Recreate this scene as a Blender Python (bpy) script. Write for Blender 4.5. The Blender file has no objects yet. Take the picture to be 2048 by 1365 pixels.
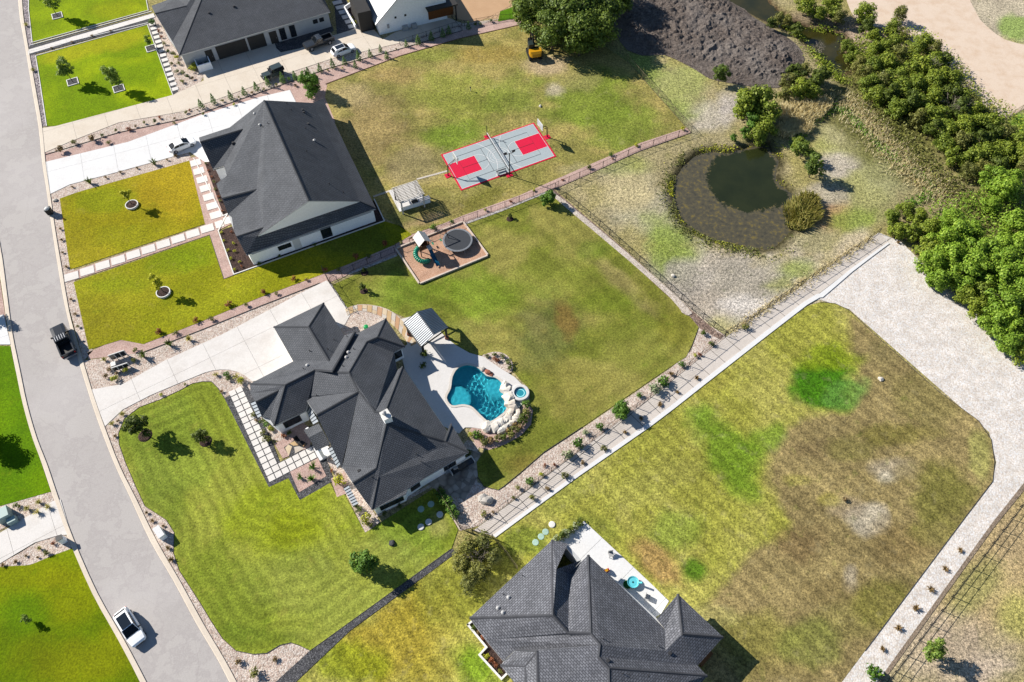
import bpy, bmesh, math, random
import numpy as np
from mathutils import Vector, Matrix
from mathutils.geometry import delaunay_2d_cdt
random.seed(7); RNG = np.random.default_rng(7)
R = math.radians
SC = bpy.context.scene
COL = SC.collection

# ------------------------------------------------------------------ camera
PW, PH, FPX, PITCH, CAMH = 2048.0, 1365.0, 1450.0, R(57.5), 88.0
cam = bpy.data.cameras.new('camera'); camo = bpy.data.objects.new('camera', cam); COL.objects.link(camo)
camo.location = (0, 0, CAMH); camo.rotation_euler = (R(90) - PITCH, 0, 0)
cam.sensor_width = 36.0; cam.lens = 36.0 * FPX / PW; cam.clip_start = 0.5; cam.clip_end = 6000
SC.camera = camo
# ------------------------------------------------------------------ light
SUN_EL = R(32.5); SHADOW_DIR = R(-24.5)           # compass direction in which shadows fall
w = bpy.data.worlds.new('World'); SC.world = w; w.use_nodes = True
nt = w.node_tree; bg = nt.nodes['Background']
sky = nt.nodes.new('ShaderNodeTexSky'); sky.sky_type = 'NISHITA'; sky.sun_disc = False
sky.sun_elevation = SUN_EL
sd = Vector((-math.cos(SHADOW_DIR) * math.cos(SUN_EL), -math.sin(SHADOW_DIR) * math.cos(SUN_EL), math.sin(SUN_EL)))
sky.sun_rotation = math.atan2(sd.x, sd.y)
sky.air_density = 1.0; sky.dust_density = 0.0; sky.ozone_density = 3.0
nt.links.new(sky.outputs[0], bg.inputs[0]); bg.inputs[1].default_value = 0.06
sl = bpy.data.lights.new('sun', 'SUN'); slo = bpy.data.objects.new('sun', sl); COL.objects.link(slo)
sl.energy = 5.0; sl.angle = R(0.53); sl.color = (1.0, 0.94, 0.85)
slo.rotation_euler = sd.to_track_quat('Z', 'Y').to_euler()
vs = SC.view_settings; vs.view_transform = 'Standard'; vs.look = 'None'; vs.exposure = 0.92; vs.gamma = 1.0
vs.use_curve_mapping = False
SC.cycles.max_bounces = 6

# ------------------------------------------------------------------ helpers
def ray(px):
    x = (px[0] - PW / 2) / FPX; y = (PH / 2 - px[1]) / FPX
    return np.array([x, y * math.sin(PITCH) + math.cos(PITCH), y * math.cos(PITCH) - math.sin(PITCH)])
CAM = np.array([0, 0, CAMH])
def G(px, z=0.0):
    """point of the place at height z that was measured at picture position px"""
    d = ray(px); return CAM + d * ((z - CAMH) / d[2])
def GP(pts, z=0.0): return [tuple(G(p, z)[:2]) for p in pts]
def lin(h):
    h = h.lstrip('#'); o = []
    for i in (0, 2, 4):
        c = int(h[i:i + 2], 16) / 255; o.append(c / 12.92 if c <= .04045 else ((c + .055) / 1.055) ** 2.4)
    return np.array(o)
KA = 0.56
def alb(h, k=1.0): return np.clip(lin(h) * KA * k, 0, .9)
def col4(c): return (float(c[0]), float(c[1]), float(c[2]), 1.0)

def _h(ix, iy, s):
    n = (ix.astype(np.int64) * 374761393 + iy.astype(np.int64) * 668265263 + s * 982451653) & 0x7fffffff
    n = ((n ^ (n >> 13)) * 1274126177) & 0x7fffffff
    return ((n ^ (n >> 16)) & 0xffff) / 65535.0
def vnoise(x, y, scale=1.0, seed=0, oct=3):
    x = np.asarray(x, float) / scale; y = np.asarray(y, float) / scale; t = 0; a = 1; tot = 0
    for o in range(oct):
        ix = np.floor(x); iy = np.floor(y); fx = x - ix; fy = y - iy
        fx = fx * fx * (3 - 2 * fx); fy = fy * fy * (3 - 2 * fy)
        h00 = _h(ix, iy, seed + o); h10 = _h(ix + 1, iy, seed + o); h01 = _h(ix, iy + 1, seed + o); h11 = _h(ix + 1, iy + 1, seed + o)
        t = t + a * ((h00 * (1 - fx) + h10 * fx) * (1 - fy) + (h01 * (1 - fx) + h11 * fx) * fy); tot += a
        a *= .5; x = x * 2.03 + 11.3; y = y * 2.03 + 7.7
    return t / tot
def inpoly(x, y, poly):
    x = np.asarray(x); y = np.asarray(y); r = np.zeros(x.shape, bool); n = len(poly); j = n - 1
    for i in range(n):
        xi, yi = poly[i]; xj, yj = poly[j]
        c = ((yi > y) != (yj > y)) & (x < (xj - xi) * (y - yi) / (yj - yi + 1e-12) + xi); r ^= c; j = i
    return r
def distpoly(x, y, poly):
    d = np.full(np.shape(x), 1e9); n = len(poly)
    for i in range(n):
        ax, ay = poly[i]; bx, by = poly[(i + 1) % n]; L = (bx - ax) ** 2 + (by - ay) ** 2 + 1e-12
        t = np.clip(((x - ax) * (bx - ax) + (y - ay) * (by - ay)) / L, 0, 1)
        d = np.minimum(d, np.hypot(x - ax - t * (bx - ax), y - ay - t * (by - ay)))
    return d
def smooth(pts, n=4, closed=True):
    """Catmull-Rom through the points"""
    P = [np.array(p, float) for p in pts]; o = []; m = len(P)
    for i in range(m if closed else m - 1):
        p0 = P[i - 1] if (closed or i > 0) else P[i]; p1 = P[i]; p2 = P[(i + 1) % m]; p3 = P[(i + 2) % m] if (closed or i + 2 < m) else p2
        for k in range(n):
            t = k / n
            o.append(tuple(.5 * ((2 * p1) + (-p0 + p2) * t + (2 * p0 - 5 * p1 + 4 * p2 - p3) * t * t + (-p0 + 3 * p1 - 3 * p2 + p3) * t ** 3)))
    if not closed: o.append(tuple(P[-1]))
    return o

# ---- objects
def tag(o, label=None, cat=None, group=None, kind=None):
    if label: o['label'] = label
    if cat: o['category'] = cat
    if group: o['group'] = group
    if kind: o['kind'] = kind
    return o
def link(name, me, parent=None, loc=None, rz=None):
    o = bpy.data.objects.new(name, me); COL.objects.link(o)
    if parent is not None: o.parent = parent
    if loc is not None: o.location = loc
    if rz is not None: o.rotation_euler = (0, 0, rz)
    return o
def empty(name, loc, rz=0.0, label=None, cat=None, group=None):
    o = bpy.data.objects.new(name, None); COL.objects.link(o); o.location = loc; o.rotation_euler = (0, 0, rz)
    o.empty_display_size = .3
    return tag(o, label, cat, group)
def mesh(name, V, Fc, mat=None, smooth_=False):
    me = bpy.data.meshes.new(name); me.from_pydata([tuple(map(float, v)) for v in V], [], [tuple(f) for f in Fc])
    if mat: me.materials.append(mat)
    if smooth_: me.polygons.foreach_set('use_smooth', [True] * len(me.polygons))
    me.update(); return me
class MB:
    """collects simple solids into one mesh"""
    def __init__(s): s.V = []; s.F = []
    def box(s, x0, x1, y0, y1, z0, z1, M=None, tx=0.0, ty=0.0):
        """tx,ty: inset of the top face"""
        n = len(s.V)
        pts = [(x0, y0, z0), (x1, y0, z0), (x1, y1, z0), (x0, y1, z0), (x0 + tx, y0 + ty, z1), (x1 - tx, y0 + ty, z1), (x1 - tx, y1 - ty, z1), (x0 + tx, y1 - ty, z1)]
        if M is not None: pts = [tuple(M @ Vector(p)) for p in pts]
        s.V += pts; s.F += [[n + i for i in f] for f in ((3, 2, 1, 0), (4, 5, 6, 7), (0, 1, 5, 4), (1, 2, 6, 5), (2, 3, 7, 6), (3, 0, 4, 7))]; return s
    def tube(s, a, b, r0, r1=None, n=6, cap=True):
        a = Vector(a); b = Vector(b); r1 = r0 if r1 is None else r1; d = (b - a)
        if d.length < 1e-6: return s
        q = d.to_track_quat('Z', 'Y'); k = len(s.V)
        for p, r in ((a, r0), (b, r1)):
            for i in range(n):
                t = 2 * math.pi * i / n; s.V.append(tuple(p + q @ Vector((r * math.cos(t), r * math.sin(t), 0))))
        for i in range(n): j = (i + 1) % n; s.F.append([k + i, k + j, k + n + j, k + n + i])
        if cap: s.F.append([k + i for i in reversed(range(n))]); s.F.append([k + n + i for i in range(n)])
        return s
    def path(s, pts, r, n=5):
        for a, b in zip(pts[:-1], pts[1:]): s.tube(a, b, r, r, n)
        return s
    def ring(s, c, r0, r1, z0, z1, n=28):
        k = len(s.V); c = Vector(c)
        for rr, zz in ((r0, z0), (r1, z0), (r1, z1), (r0, z1)):
            for i in range(n):
                t = 2 * math.pi * i / n; s.V.append((c.x + rr * math.cos(t), c.y + rr * math.sin(t), c.z + zz))
        for q in range(4):
            for i in range(n):
                j = (i + 1) % n; s.F.append([k + q * n + i, k + q * n + j, k + ((q + 1) % 4) * n + j, k + ((q + 1) % 4) * n + i])
        return s
    def lathe(s, c, prof, n=20):
        k = len(s.V); c = Vector(c)
        for r, z in prof:
            for i in range(n):
                t = 2 * math.pi * i / n; s.V.append((c.x + r * math.cos(t), c.y + r * math.sin(t), c.z + z))
        for q in range(len(prof) - 1):
            for i in range(n):
                j = (i + 1) % n; s.F.append([k + q * n + i, k + q * n + j, k + (q + 1) * n + j, k + (q + 1) * n + i])
        s.F.append([k + i for i in reversed(range(n))]); s.F.append([k + (len(prof) - 1) * n + i for i in range(n)]); return s
    def poly(s, pts, M=None):
        n = len(s.V); s.V += [tuple(M @ Vector(p)) if M is not None else tuple(p) for p in pts]; s.F.append(list(range(n, n + len(pts)))); return s
    def prism(s, pts, z0, z1):
        n = len(s.V); m = len(pts)
        s.V += [(p[0], p[1], z0) for p in pts] + [(p[0], p[1], z1) for p in pts]
        s.F.append([n + i for i in reversed(range(m))]); s.F.append([n + m + i for i in range(m)])
        for i in range(m): j = (i + 1) % m; s.F.append([n + i, n + j, n + m + j, n + m + i])
        return s
    def loft(s, rings, cap=True):
        k = len(s.V); m = len(rings[0])
        for r_ in rings: s.V += [tuple(p) for p in r_]
        for q in range(len(rings) - 1):
            for i in range(m): j = (i + 1) % m; s.F.append([k + q * m + i, k + q * m + j, k + (q + 1) * m + j, k + (q + 1) * m + i])
        if cap: s.F.append([k + i for i in reversed(range(m))]); s.F.append([k + (len(rings) - 1) * m + i for i in range(m)])
        return s
    def me(s, name, mat, sm=False): return mesh(name, s.V, s.F, mat, sm)
    def build(s, name, mat, parent=None, loc=None, rz=None, sm=False): return link(name, s.me(name, mat, sm), parent, loc, rz)
def children_of(o): return [c for c in bpy.data.objects if c.parent is o]
def copy_tree(o, kids, parent=None):
    """kids: dict object -> list of its children (collected once)"""
    c = o.copy(); COL.objects.link(c); c.parent = parent
    for ch in kids.get(o.name, ()): copy_tree(ch, kids, c)
    return c
def kidmap(o):
    m = {}; st = [o]
    while st:
        a = st.pop(); m[a.name] = list(a.children); st += m[a.name]
    return m

# ------------------------------------------------------------------ materials
class N:
    def __init__(s, name):
        s.m = bpy.data.materials.new(name); s.m.use_nodes = True; s.t = s.m.node_tree
        s.b = s.t.nodes['Principled BSDF']; s.b.inputs['Roughness'].default_value = .85
        try: s.b.inputs['Specular IOR Level'].default_value = .25
        except Exception: pass
    def n(s, typ, **kw):
        nd = s.t.nodes.new(typ)
        for k, v in kw.items():
            if k.startswith('i_'):
                key = k[2:]; key = int(key) if key.isdigit() else key
                nd.inputs[key].default_value = v
            else: setattr(nd, k, v)
        return nd
    def l(s, a, b): s.t.links.new(a, b)
    def ramp(s, stops, fac):
        r_ = s.n('ShaderNodeValToRGB'); e = r_.color_ramp.elements
        while len(e) < len(stops): e.new(.5)
        for el, (p, c) in zip(e, stops): el.position = p; el.color = col4(c) if hasattr(c, '__len__') else (c, c, c, 1)
        s.l(fac, r_.inputs[0]); return r_.outputs[0]
    def mix(s, a, b, fac, typ='MIX'):
        m = s.n('ShaderNodeMix', data_type='RGBA', blend_type=typ)
        for v, i in ((fac, 0), (a, 6), (b, 7)):
            if hasattr(v, 'is_linked') or isinstance(v, bpy.types.NodeSocket): s.l(v, m.inputs[i])
            elif i == 0: m.inputs[0].default_value = v
            else: m.inputs[i].default_value = col4(v)
        return m.outputs[2]
    def geo(s): return s.n('ShaderNodeNewGeometry').outputs['Position']
    def noise(s, vec, scale, detail=3, rough=.55):
        nd = s.n('ShaderNodeTexNoise'); nd.inputs['Scale'].default_value = scale; nd.inputs['Detail'].default_value = detail; nd.inputs['Roughness'].default_value = rough
        s.l(vec, nd.inputs['Vector']); return nd.outputs['Fac']
    def bump(s, h, strength=.5, dist=.05):
        b = s.n('ShaderNodeBump'); b.inputs['Strength'].default_value = strength; b.inputs['Distance'].default_value = dist
        s.l(h, b.inputs['Height']); s.l(b.outputs[0], s.b.inputs['Normal'])
    def out(s, c=None, rough=None, metal=None, spec=None):
        if c is not None:
            if isinstance(c, bpy.types.NodeSocket): s.l(c, s.b.inputs['Base Color'])
            else: s.b.inputs['Base Color'].default_value = col4(c)
        if rough is not None: s.b.inputs['Roughness'].default_value = rough
        if metal is not None: s.b.inputs['Metallic'].default_value = metal
        if spec is not None: s.b.inputs['Specular IOR Level'].default_value = spec
        return s.m
def plain(name, c, rough=.7, metal=0.0, var=.12, scale=3.0, spec=.25):
    """one paint or stone colour with slight grain and weathering"""
    m = N(name); p = m.n('ShaderNodeTexCoord').outputs['Object']
    f = m.noise(p, scale, 4); c = np.array(c)
    return m.out(m.ramp([(.3, c * (1 - var)), (.7, np.clip(c * (1 + var), 0, 1))], f), rough, metal, spec)
def m_grass(name, dry='#c8b878', fine=.55, green='#5f7d1c', bstr=.55, tuft=3.2):
    """grass: colour from the sheet's own colour layer, broken up by blades and tufts"""
    m = N(name); p = m.geo(); a = m.n('ShaderNodeAttribute', attribute_name='Col').outputs['Color']
    n1 = m.noise(p, tuft, 4, .75); n2 = m.noise(p, 5.5, 2, .8); n3 = m.noise(p, .55, 3, .6)
    c = m.mix(a, m.ramp([(.30, (.22,) * 3), (.5, (1,) * 3), (.70, (1.75, 1.7, 1.65))], n1), fine, 'MULTIPLY')
    c = m.mix(c, m.ramp([(.34, (.35,) * 3), (.5, (1,) * 3), (.66, (1.6, 1.58, 1.55))], n2), fine, 'MULTIPLY')
    c = m.mix(c, alb(dry), m.ramp([(.58, 0.0), (.8, .28)], n3))
    c = m.mix(c, alb(green), m.ramp([(.22, .35), (.40, 0.0)], n3))
    m.bump(n1, bstr, .12); return m.out(c, .95, spec=.08)
def m_gravel(name, cols, scale=5.0, dark='#5c5048', bstr=.7):
    m = N(name); p = m.geo(); v = m.n('ShaderNodeTexVoronoi'); v.inputs['Scale'].default_value = scale; m.l(p, v.inputs['Vector'])
    sp = m.n('ShaderNodeSeparateColor'); m.l(v.outputs['Color'], sp.inputs[0])
    k = len(cols); c = m.ramp([(i / (k - 1), alb(h)) for i, h in enumerate(cols)], sp.outputs[0])
    n1 = m.noise(p, .6, 3); c = m.mix(c, m.ramp([(.3, (.8,) * 3), (.7, (1.15,) * 3)], n1), .8, 'MULTIPLY')
    c = m.mix(c, alb(dark), m.ramp([(.45, 0.0), (.85, .6)], v.outputs['Distance']))
    inv = m.n('ShaderNodeMath', operation='SUBTRACT'); inv.inputs[0].default_value = 1.0; m.l(v.outputs['Distance'], inv.inputs[1])
    m.bump(inv.outputs[0], bstr, .06); return m.out(c, .9, spec=.15)
def m_concrete(name, hexc, stain='#a39a90', amt=.35, joint=None):
    m = N(name); p = m.geo(); n1 = m.noise(p, .35, 5, .65); n2 = m.noise(p, 6, 3)
    c = m.mix(alb(hexc), alb(stain), m.ramp([(.45, 0.0), (.8, amt)], n1))
    c = m.mix(c, m.ramp([(.3, (.9,) * 3), (.7, (1.06,) * 3)], n2), .8, 'MULTIPLY')
    m.bump(n2, .15, .02); return m.out(c, .8, spec=.3)
def m_street(name, hexc):
    m = N(name); p = m.geo(); n1 = m.noise(p, .22, 5, .7); n2 = m.noise(p, 7, 3); n3 = m.noise(p, .07, 3, .5)
    wv = m.n('ShaderNodeTexVoronoi', feature='DISTANCE_TO_EDGE'); wv.inputs['Scale'].default_value = .09; wp = m.n('ShaderNodeMixRGB'); wp.blend_type = 'ADD'; wp.inputs[0].default_value = 3.5; m.l(p, wp.inputs[1]); nz = m.n('ShaderNodeTexNoise'); nz.inputs['Scale'].default_value = .3; m.l(p, nz.inputs['Vector']); m.l(nz.outputs['Color'], wp.inputs[2]); m.l(wp.outputs[0], wv.inputs['Vector'])
    c = m.mix(alb(hexc), alb('#b0a8a8'), m.ramp([(.46, 0.0), (.5, .35), (.56, .1), (.8, .55)], n1)); c = m.mix(c, alb('#dcd6d4'), m.ramp([(.5, 0.0), (.7, .5)], n3))
    c = m.mix(c, alb('#948c8c'), m.ramp([(0.0, .16), (.003, .0)], wv.outputs['Distance'])); c = m.mix(c, m.ramp([(.3, (.9,) * 3), (.7, (1.06,) * 3)], n2), .8, 'MULTIPLY'); m.bump(n2, .15, .02); return m.out(c, .85, spec=.2)
def m_leaf(name, a, b, c, k=1.55, trans=.3):
    """leaves: each leaf its own green"""
    m = N(name); oi = m.n('ShaderNodeAttribute', attribute_name='Leaf').outputs['Fac']
    ob = m.n('ShaderNodeObjectInfo').outputs['Random']
    base = m.ramp([(0, alb(a, k)), (.5, alb(b, k)), (1, alb(c, k))], oi)
    base = m.mix(base, m.ramp([(0, (.78, .82, .8)), (1, (1.2, 1.15, 1.0))], ob), .8, 'MULTIPLY')
    m.out(base, .6, spec=.3)
    tr = m.n('ShaderNodeBsdfTranslucent'); m.l(base, tr.inputs[0]); mx = m.n('ShaderNodeMixShader'); mx.inputs[0].default_value = trans
    m.l(m.b.outputs[0], mx.inputs[1]); m.l(tr.outputs[0], mx.inputs[2]); m.l(mx.outputs[0], m.t.nodes['Material Output'].inputs[0]); return m.m

# ------------------------------------------------------------------ sheets of ground cover
def densify(poly, step):
    o = []
    for i, a in enumerate(poly):
        b = poly[(i + 1) % len(poly)]; L = math.dist(a, b); k = max(1, int(L / step))
        o += [(a[0] + (b[0] - a[0]) * j / k, a[1] + (b[1] - a[1]) * j / k) for j in range(k)]
    return o
def area2(p): return sum(p[i - 1][0] * p[i][1] - p[i][0] * p[i - 1][1] for i in range(len(p)))
def triang(polys, step):
    """polys[0] outline, others holes -> verts, faces"""
    V = []; E = []; segs = []
    for p in polys:
        q = densify(p, step) if step else list(p); k = len(V); V += q; E += [(k + i, k + (i + 1) % len(q)) for i in range(len(q))]
    if step:
        a = np.array(polys[0]); x0, y0 = a.min(0); x1, y1 = a.max(0)
        xs, ys = np.meshgrid(np.arange(x0 + step / 2, x1, step), np.arange(y0 + step / 2, y1, step))
        xs = xs.ravel() + RNG.uniform(-.2, .2, xs.size) * step; ys = ys.ravel() + RNG.uniform(-.2, .2, ys.size) * step
        ok = inpoly(xs, ys, polys[0])
        for h in polys[1:]: ok &= ~inpoly(xs, ys, h)
        xs = xs[ok]; ys = ys[ok]; d = np.full(xs.shape, 1e9)
        for p in polys: d = np.minimum(d, distpoly(xs, ys, p))
        ok = d > step * .45; V += list(zip(xs[ok].tolist(), ys[ok].tolist()))
    vo, eo, fo, *_ = delaunay_2d_cdt([Vector(v) for v in V], E, [], 1, 1e-5)
    vo = [(v.x, v.y) for v in vo]; fo = [list(f) for f in fo]
    if len(polys) > 1:
        c = np.array([np.mean([vo[i] for i in f], 0) for f in fo]); bad = np.zeros(len(fo), bool)
        for h in polys[1:]: bad |= inpoly(c[:, 0], c[:, 1], h)
        fo = [f for f, b in zip(fo, bad) if not b]
    return vo, fo
def sheet(name, px, z, mat, step=None, colf=None, hf=None, holes=(), world=False, kind='structure', edge=0.0):
    polys = [list(px) if world else GP(px)] + [list(h) if world else GP(h) for h in holes]
    polys = [p if area2(p) > 0 else p[::-1] for p in polys]
    v, f = triang(polys, step); a = np.array(v)
    zz = np.full(len(a), z) if hf is None else z + hf(a[:, 0], a[:, 1])
    V = [(x, y, c) for (x, y), c in zip(v, zz)]
    F2 = []
    for t in f:
        s_ = 0
        for i in range(len(t)): s_ += V[t[i - 1]][0] * V[t[i]][1] - V[t[i]][0] * V[t[i - 1]][1]
        F2.append(t if s_ > 0 else t[::-1])
    if edge:                                       # cut edge going down into the soil
        for p in polys:
            q = densify(p, step) if step else p; k = len(V); m_ = len(q)
            V += [(x, y, z) for x, y in q] + [(x, y, z - edge) for x, y in q]
            F2 += [[k + i, k + m_ + i, k + m_ + (i + 1) % m_, k + (i + 1) % m_] for i in range(m_)]
            a = np.vstack([a, np.array(q), np.array(q)])
    me = mesh(name, V, F2, mat)
    if colf is not None: setcol(me, colf(a[:, 0], a[:, 1]))
    o = link(name, me); o['kind'] = kind; return o
def setcol(me, c):
    at = me.color_attributes.new('Col', 'FLOAT_COLOR', 'POINT'); d = np.ones((len(me.vertices), 4), np.float32); d[:, :3] = c; at.data.foreach_set('color', d.ravel())
def topx(x, y):
    """ground position -> picture position (for colour patches measured in the picture)"""
    d1 = y; d2 = -CAMH; yc = d1 * math.sin(PITCH) + d2 * math.cos(PITCH); zc = d1 * math.cos(PITCH) - d2 * math.sin(PITCH); zc = np.maximum(zc, 1.0)
    return PW / 2 + FPX * x / zc, PH / 2 - FPX * yc / zc
def patches(base, spots, n_amp=.25, n_scale=6.0, seed=0, alt=None, stripes=None, gain=(1, 1, 1), polys=(), contour=None):
    """grass colouring: base tone, second tone by noise, and spots (px, py, rx, ry, hex, strength[, rotation])"""
    def f(x, y):
        c = np.tile(alb(base), (len(x), 1)); n = vnoise(x, y, n_scale, seed, 4)
        if alt is not None:
            t = np.clip((n - .42) / .22, 0, 1)[:, None]; c = c * (1 - t) + alb(alt) * t
        u, v = topx(x, y); wob = (vnoise(x, y, 5.0, seed + 50, 3) - .5); wob2 = (vnoise(x, y, 1.6, seed + 70, 2) - .5)
        for pl, hx, st, soft in polys:
            pw = GP(pl); dd = distpoly(x, y, pw); dd = np.where(inpoly(x, y, pw), dd, -dd) + wob * soft * 2.2 + wob2 * soft
            t = (np.clip(dd / soft + .5, 0, 1) * st)[:, None]; c = c * (1 - t) + (alb(hx) * (1 + .5 * (vnoise(x, y, 3.0, seed + 80, 3) - .5))[:, None]) * t
        for s_ in spots:
            px, py, rx, ry, hx, st = s_[:6]; a = R(s_[6]) if len(s_) > 6 else 0
            du = u - px; dv = v - py; e = np.hypot((du * math.cos(a) + dv * math.sin(a)) / rx, (-du * math.sin(a) + dv * math.cos(a)) / ry) + wob * .9 + wob2 * .5
            t = (np.clip((1.15 - e) / .5, 0, 1) * st)[:, None]; c = c * (1 - t) + alb(hx) * t
        if stripes:
            for ang, wl, amp in stripes:
                q = (x * math.cos(R(ang)) + y * math.sin(R(ang))) / wl + vnoise(x, y, 9, seed + 9) * .5
                c = c * (1 + amp * np.sin(q * 2 * math.pi))[:, None]
        if contour is not None:                      # mowing passes that follow the lawn's edge
            pw, wl, amp = contour; dd = distpoly(x, y, GP(pw)); c = c * (1 + amp * np.sin(dd / wl * 2 * math.pi + vnoise(x, y, 8, seed + 5) * 2) * np.clip(1.4 - dd / 14, .25, 1))[:, None]
        m2 = vnoise(x, y, 1.3, seed + 3, 2)
        return np.clip(c * np.array(gain) * (1 + n_amp * (n - .5) * 1.2 + n_amp * (m2 - .5))[:, None], 0, .9)
    return f
ORD = ['first', 'second', 'third', 'fourth', 'fifth', 'sixth', 'seventh', 'eighth', 'ninth', 'tenth', 'eleventh', 'twelfth', 'thirteenth', 'fourteenth', 'fifteenth', 'sixteenth', 'seventeenth', 'eighteenth', 'nineteenth', 'twentieth', 'twenty-first', 'twenty-second', 'twenty-third', 'twenty-fourth', 'twenty-fifth', 'twenty-sixth', 'twenty-seventh', 'twenty-eighth', 'twenty-ninth', 'thirtieth']
# ================================================================== SETTING
# ---- outlines measured on the ground
POND = smooth([(1457, 299), (1504, 287), (1539, 286), (1551, 305), (1565, 317), (1558, 349), (1568, 367), (1589, 384), (1590, 410), (1604, 440), (1580, 470), (1551, 496), (1504, 496), (1445, 484), (1404, 469), (1366, 443), (1351, 419), (1343, 384), (1348, 352), (1369, 323), (1395, 302), (1428, 296)], 3)
CREEK = smooth([(1400, -60), (1440, -12), (1500, 24), (1538, 43), (1594, 67), (1615, 88), (1650, 118), (1666, 134), (1684, 148), (1706, 138), (1709, 123), (1693, 104), (1682, 91), (1693, 78), (1685, 64), (1628, 53), (1594, 43), (1553, 13), (1530, -12), (1490, -60)], 3)
POOL = smooth([(893.7, 797), (902, 778), (905.4, 755), (916, 738), (934.7, 731.3), (953.5, 736), (965, 745.4), (974.6, 753.6), (991, 757), (1004, 768), (1007.4, 785), (1012, 806), (1012, 820), (1000, 832), (979.3, 844), (965, 834.5), (953.5, 823), (941.8, 813.5), (925, 810), (904, 812)], 3)
pondw, creekw, poolw = GP(POND), GP(CREEK), GP(POOL)
MUD = GP([(1215, -30), (1430, -30), (1500, 30), (1560, 62), (1604, 95), (1612, 130), (1575, 178), (1500, 178), (1430, 160), (1385, 140), (1330, 118), (1290, 118), (1235, 80)])

def terrain(x, y):
    z = np.zeros(np.shape(x))
    for p, depth, slope in ((pondw, 1.3, .75), (creekw, 1.7, .8)):
        d = distpoly(x, y, p); ins = inpoly(x, y, p)
        z = np.where(ins, -np.minimum(depth, .12 + d * slope), z - np.clip(.25 - d * .12, 0, .25) * (~ins))
    d = distpoly(x, y, poolw); z = np.where(inpoly(x, y, poolw) | (d < 1.1), -2.6, z)
    # churned heap by the creek
    ins = inpoly(x, y, MUD); d = distpoly(x, y, MUD)
    z = z + np.where(ins, np.minimum(1, d / 4) * (.15 + .5 * vnoise(x, y, 7, 5, 3)), 0)
    # low brushy bank along the creek
    return z + (vnoise(x, y, 14, 2, 3) - .5) * .10 * (np.hypot(x - 60, y - 110) < 70)
gs = [  # (px, py, rx, ry, colour, strength)
    (1450, 600, 210, 110, '#b3a690', .9), (1300, 420, 120, 60, '#a9a182', .75, 40), (1250, 380, 60, 40, '#b9a978', .7), (1340, 500, 50, 75, '#7f8f3a', .85, -30),
    (1250, 330, 70, 22, '#8d9650', .5), (1420, 235, 60, 40, '#b4aa95', .8), (1350, 180, 70, 60, '#9aa058', .7), (1340, 230, 60, 30, '#8c9848', .6), (1470, 215, 45, 35, '#bfb4a4', .8),
    (1500, 560, 120, 50, '#a09882', .7), (1530, 640, 90, 40, '#c9c0ac', .8), (1470, 610, 50, 22, '#cfc6b4', .7), (1380, 560, 50, 40, '#aaa08c', .8), (1590, 540, 40, 20, '#8a9644', .7), (1560, 570, 35, 14, '#94993f', .6), (1440, 655, 40, 30, '#a7a258', .6),
    (1720, 300, 110, 70, '#9a9a58', .9, 35), (1690, 270, 60, 30, '#b0a67a', .7, 20), (1740, 380, 110, 55, '#98955c', .9), (1670, 330, 50, 25, '#b8ab98', .8), (1650, 390, 50, 30, '#ada08c', .7), (1665, 435, 45, 30, '#b78b62', .8), (1700, 440, 60, 25, '#86963c', .8), (1790, 350, 60, 50, '#a39f70', .6), (1640, 480, 50, 25, '#9b9468', .6), (1700, 500, 60, 30, '#c4b494', .7, -35),
    (1150, 110, 160, 40, '#8a8a4c', .5), (1060, 85, 60, 20, '#bba689', .9), (1110, 105, 70, 18, '#b3a187', .8), (1270, 145, 60, 40, '#82953c', .7),
    (2000, 1150, 120, 220, '#b49c6c', .8, 30), (1900, 1300, 130, 80, '#b7a487', .8), (2040, 1230, 60, 50, '#9c9a4a', .7), (1980, 1330, 60, 40, '#c6b296', .7), (1950, 1180, 40, 70, '#8b8c48', .6, 40), (2030, 1090, 40, 50, '#a9946a', .7),
    (1650, 215, 60, 30, '#9b8a5a', .8), (1750, 200, 120, 100, '#6f6c3c', .85), (1850, 250, 150, 110, '#62622f', .85), (1900, 420, 110, 80, '#8d805a', .8), (1560, 235, 40, 40, '#8d8456', .7), (2000, 480, 100, 120, '#6b6a34', .8),
    (1740, 60, 90, 50, '#a8937c', .9), (1640, 40, 60, 30, '#8c7a60', .8),
    (1990, 40, 120, 70, '#b8ab8c', 1), (2030, 60, 40, 30, '#7f9a3c', .8), (1900, 30, 30, 20, '#8a9a50', .6), (1940, 55, 60, 12, '#7a8a48', .6, 40), (2035, 260, 30, 40, '#7c9a34', 1), (2020, 300, 40, 60, '#86993c', .9),
    (980, 15, 130, 28, '#c9a57e', .9)]
gcol = patches('#a3966a', gs, .35, 5.0, 21, alt='#948a52', gain=(1.32, 1.36, 1.55))
def gcol2(x, y):
    c = gcol(x, y)
    for p, h1, h2 in ((pondw, '#4a4630', '#6a6040'), (creekw, '#5a4a34', '#6a5c48')):
        d = distpoly(x, y, p); ins = inpoly(x, y, p); t = (np.where(ins, 1.0, np.clip(1 - d / 1.3, 0, 1)))[:, None]
        c = c * (1 - t) + alb(h1) * t
    return c
xs = np.concatenate([[-3000, -1200, -500, -230, -150], np.arange(-112, 112.5, 1.0), [150, 230, 500, 1200, 3000]])
ys = np.concatenate([[-3000, -1000, -400, -120, -40, -10], np.arange(4, 150.5, 1.0), [175, 230, 320, 600, 1400, 4000]])
gx, gy = np.meshgrid(xs, ys); nx, ny = len(xs), len(ys); gz = terrain(gx.ravel(), gy.ravel())
gf = [(j * nx + i, j * nx + i + 1, (j + 1) * nx + i + 1, (j + 1) * nx + i) for j in range(ny - 1) for i in range(nx - 1)]
M_rough = m_grass('rough_grass', '#cdbb95', .9, '#6f7d30', .9, 2.2)
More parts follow.
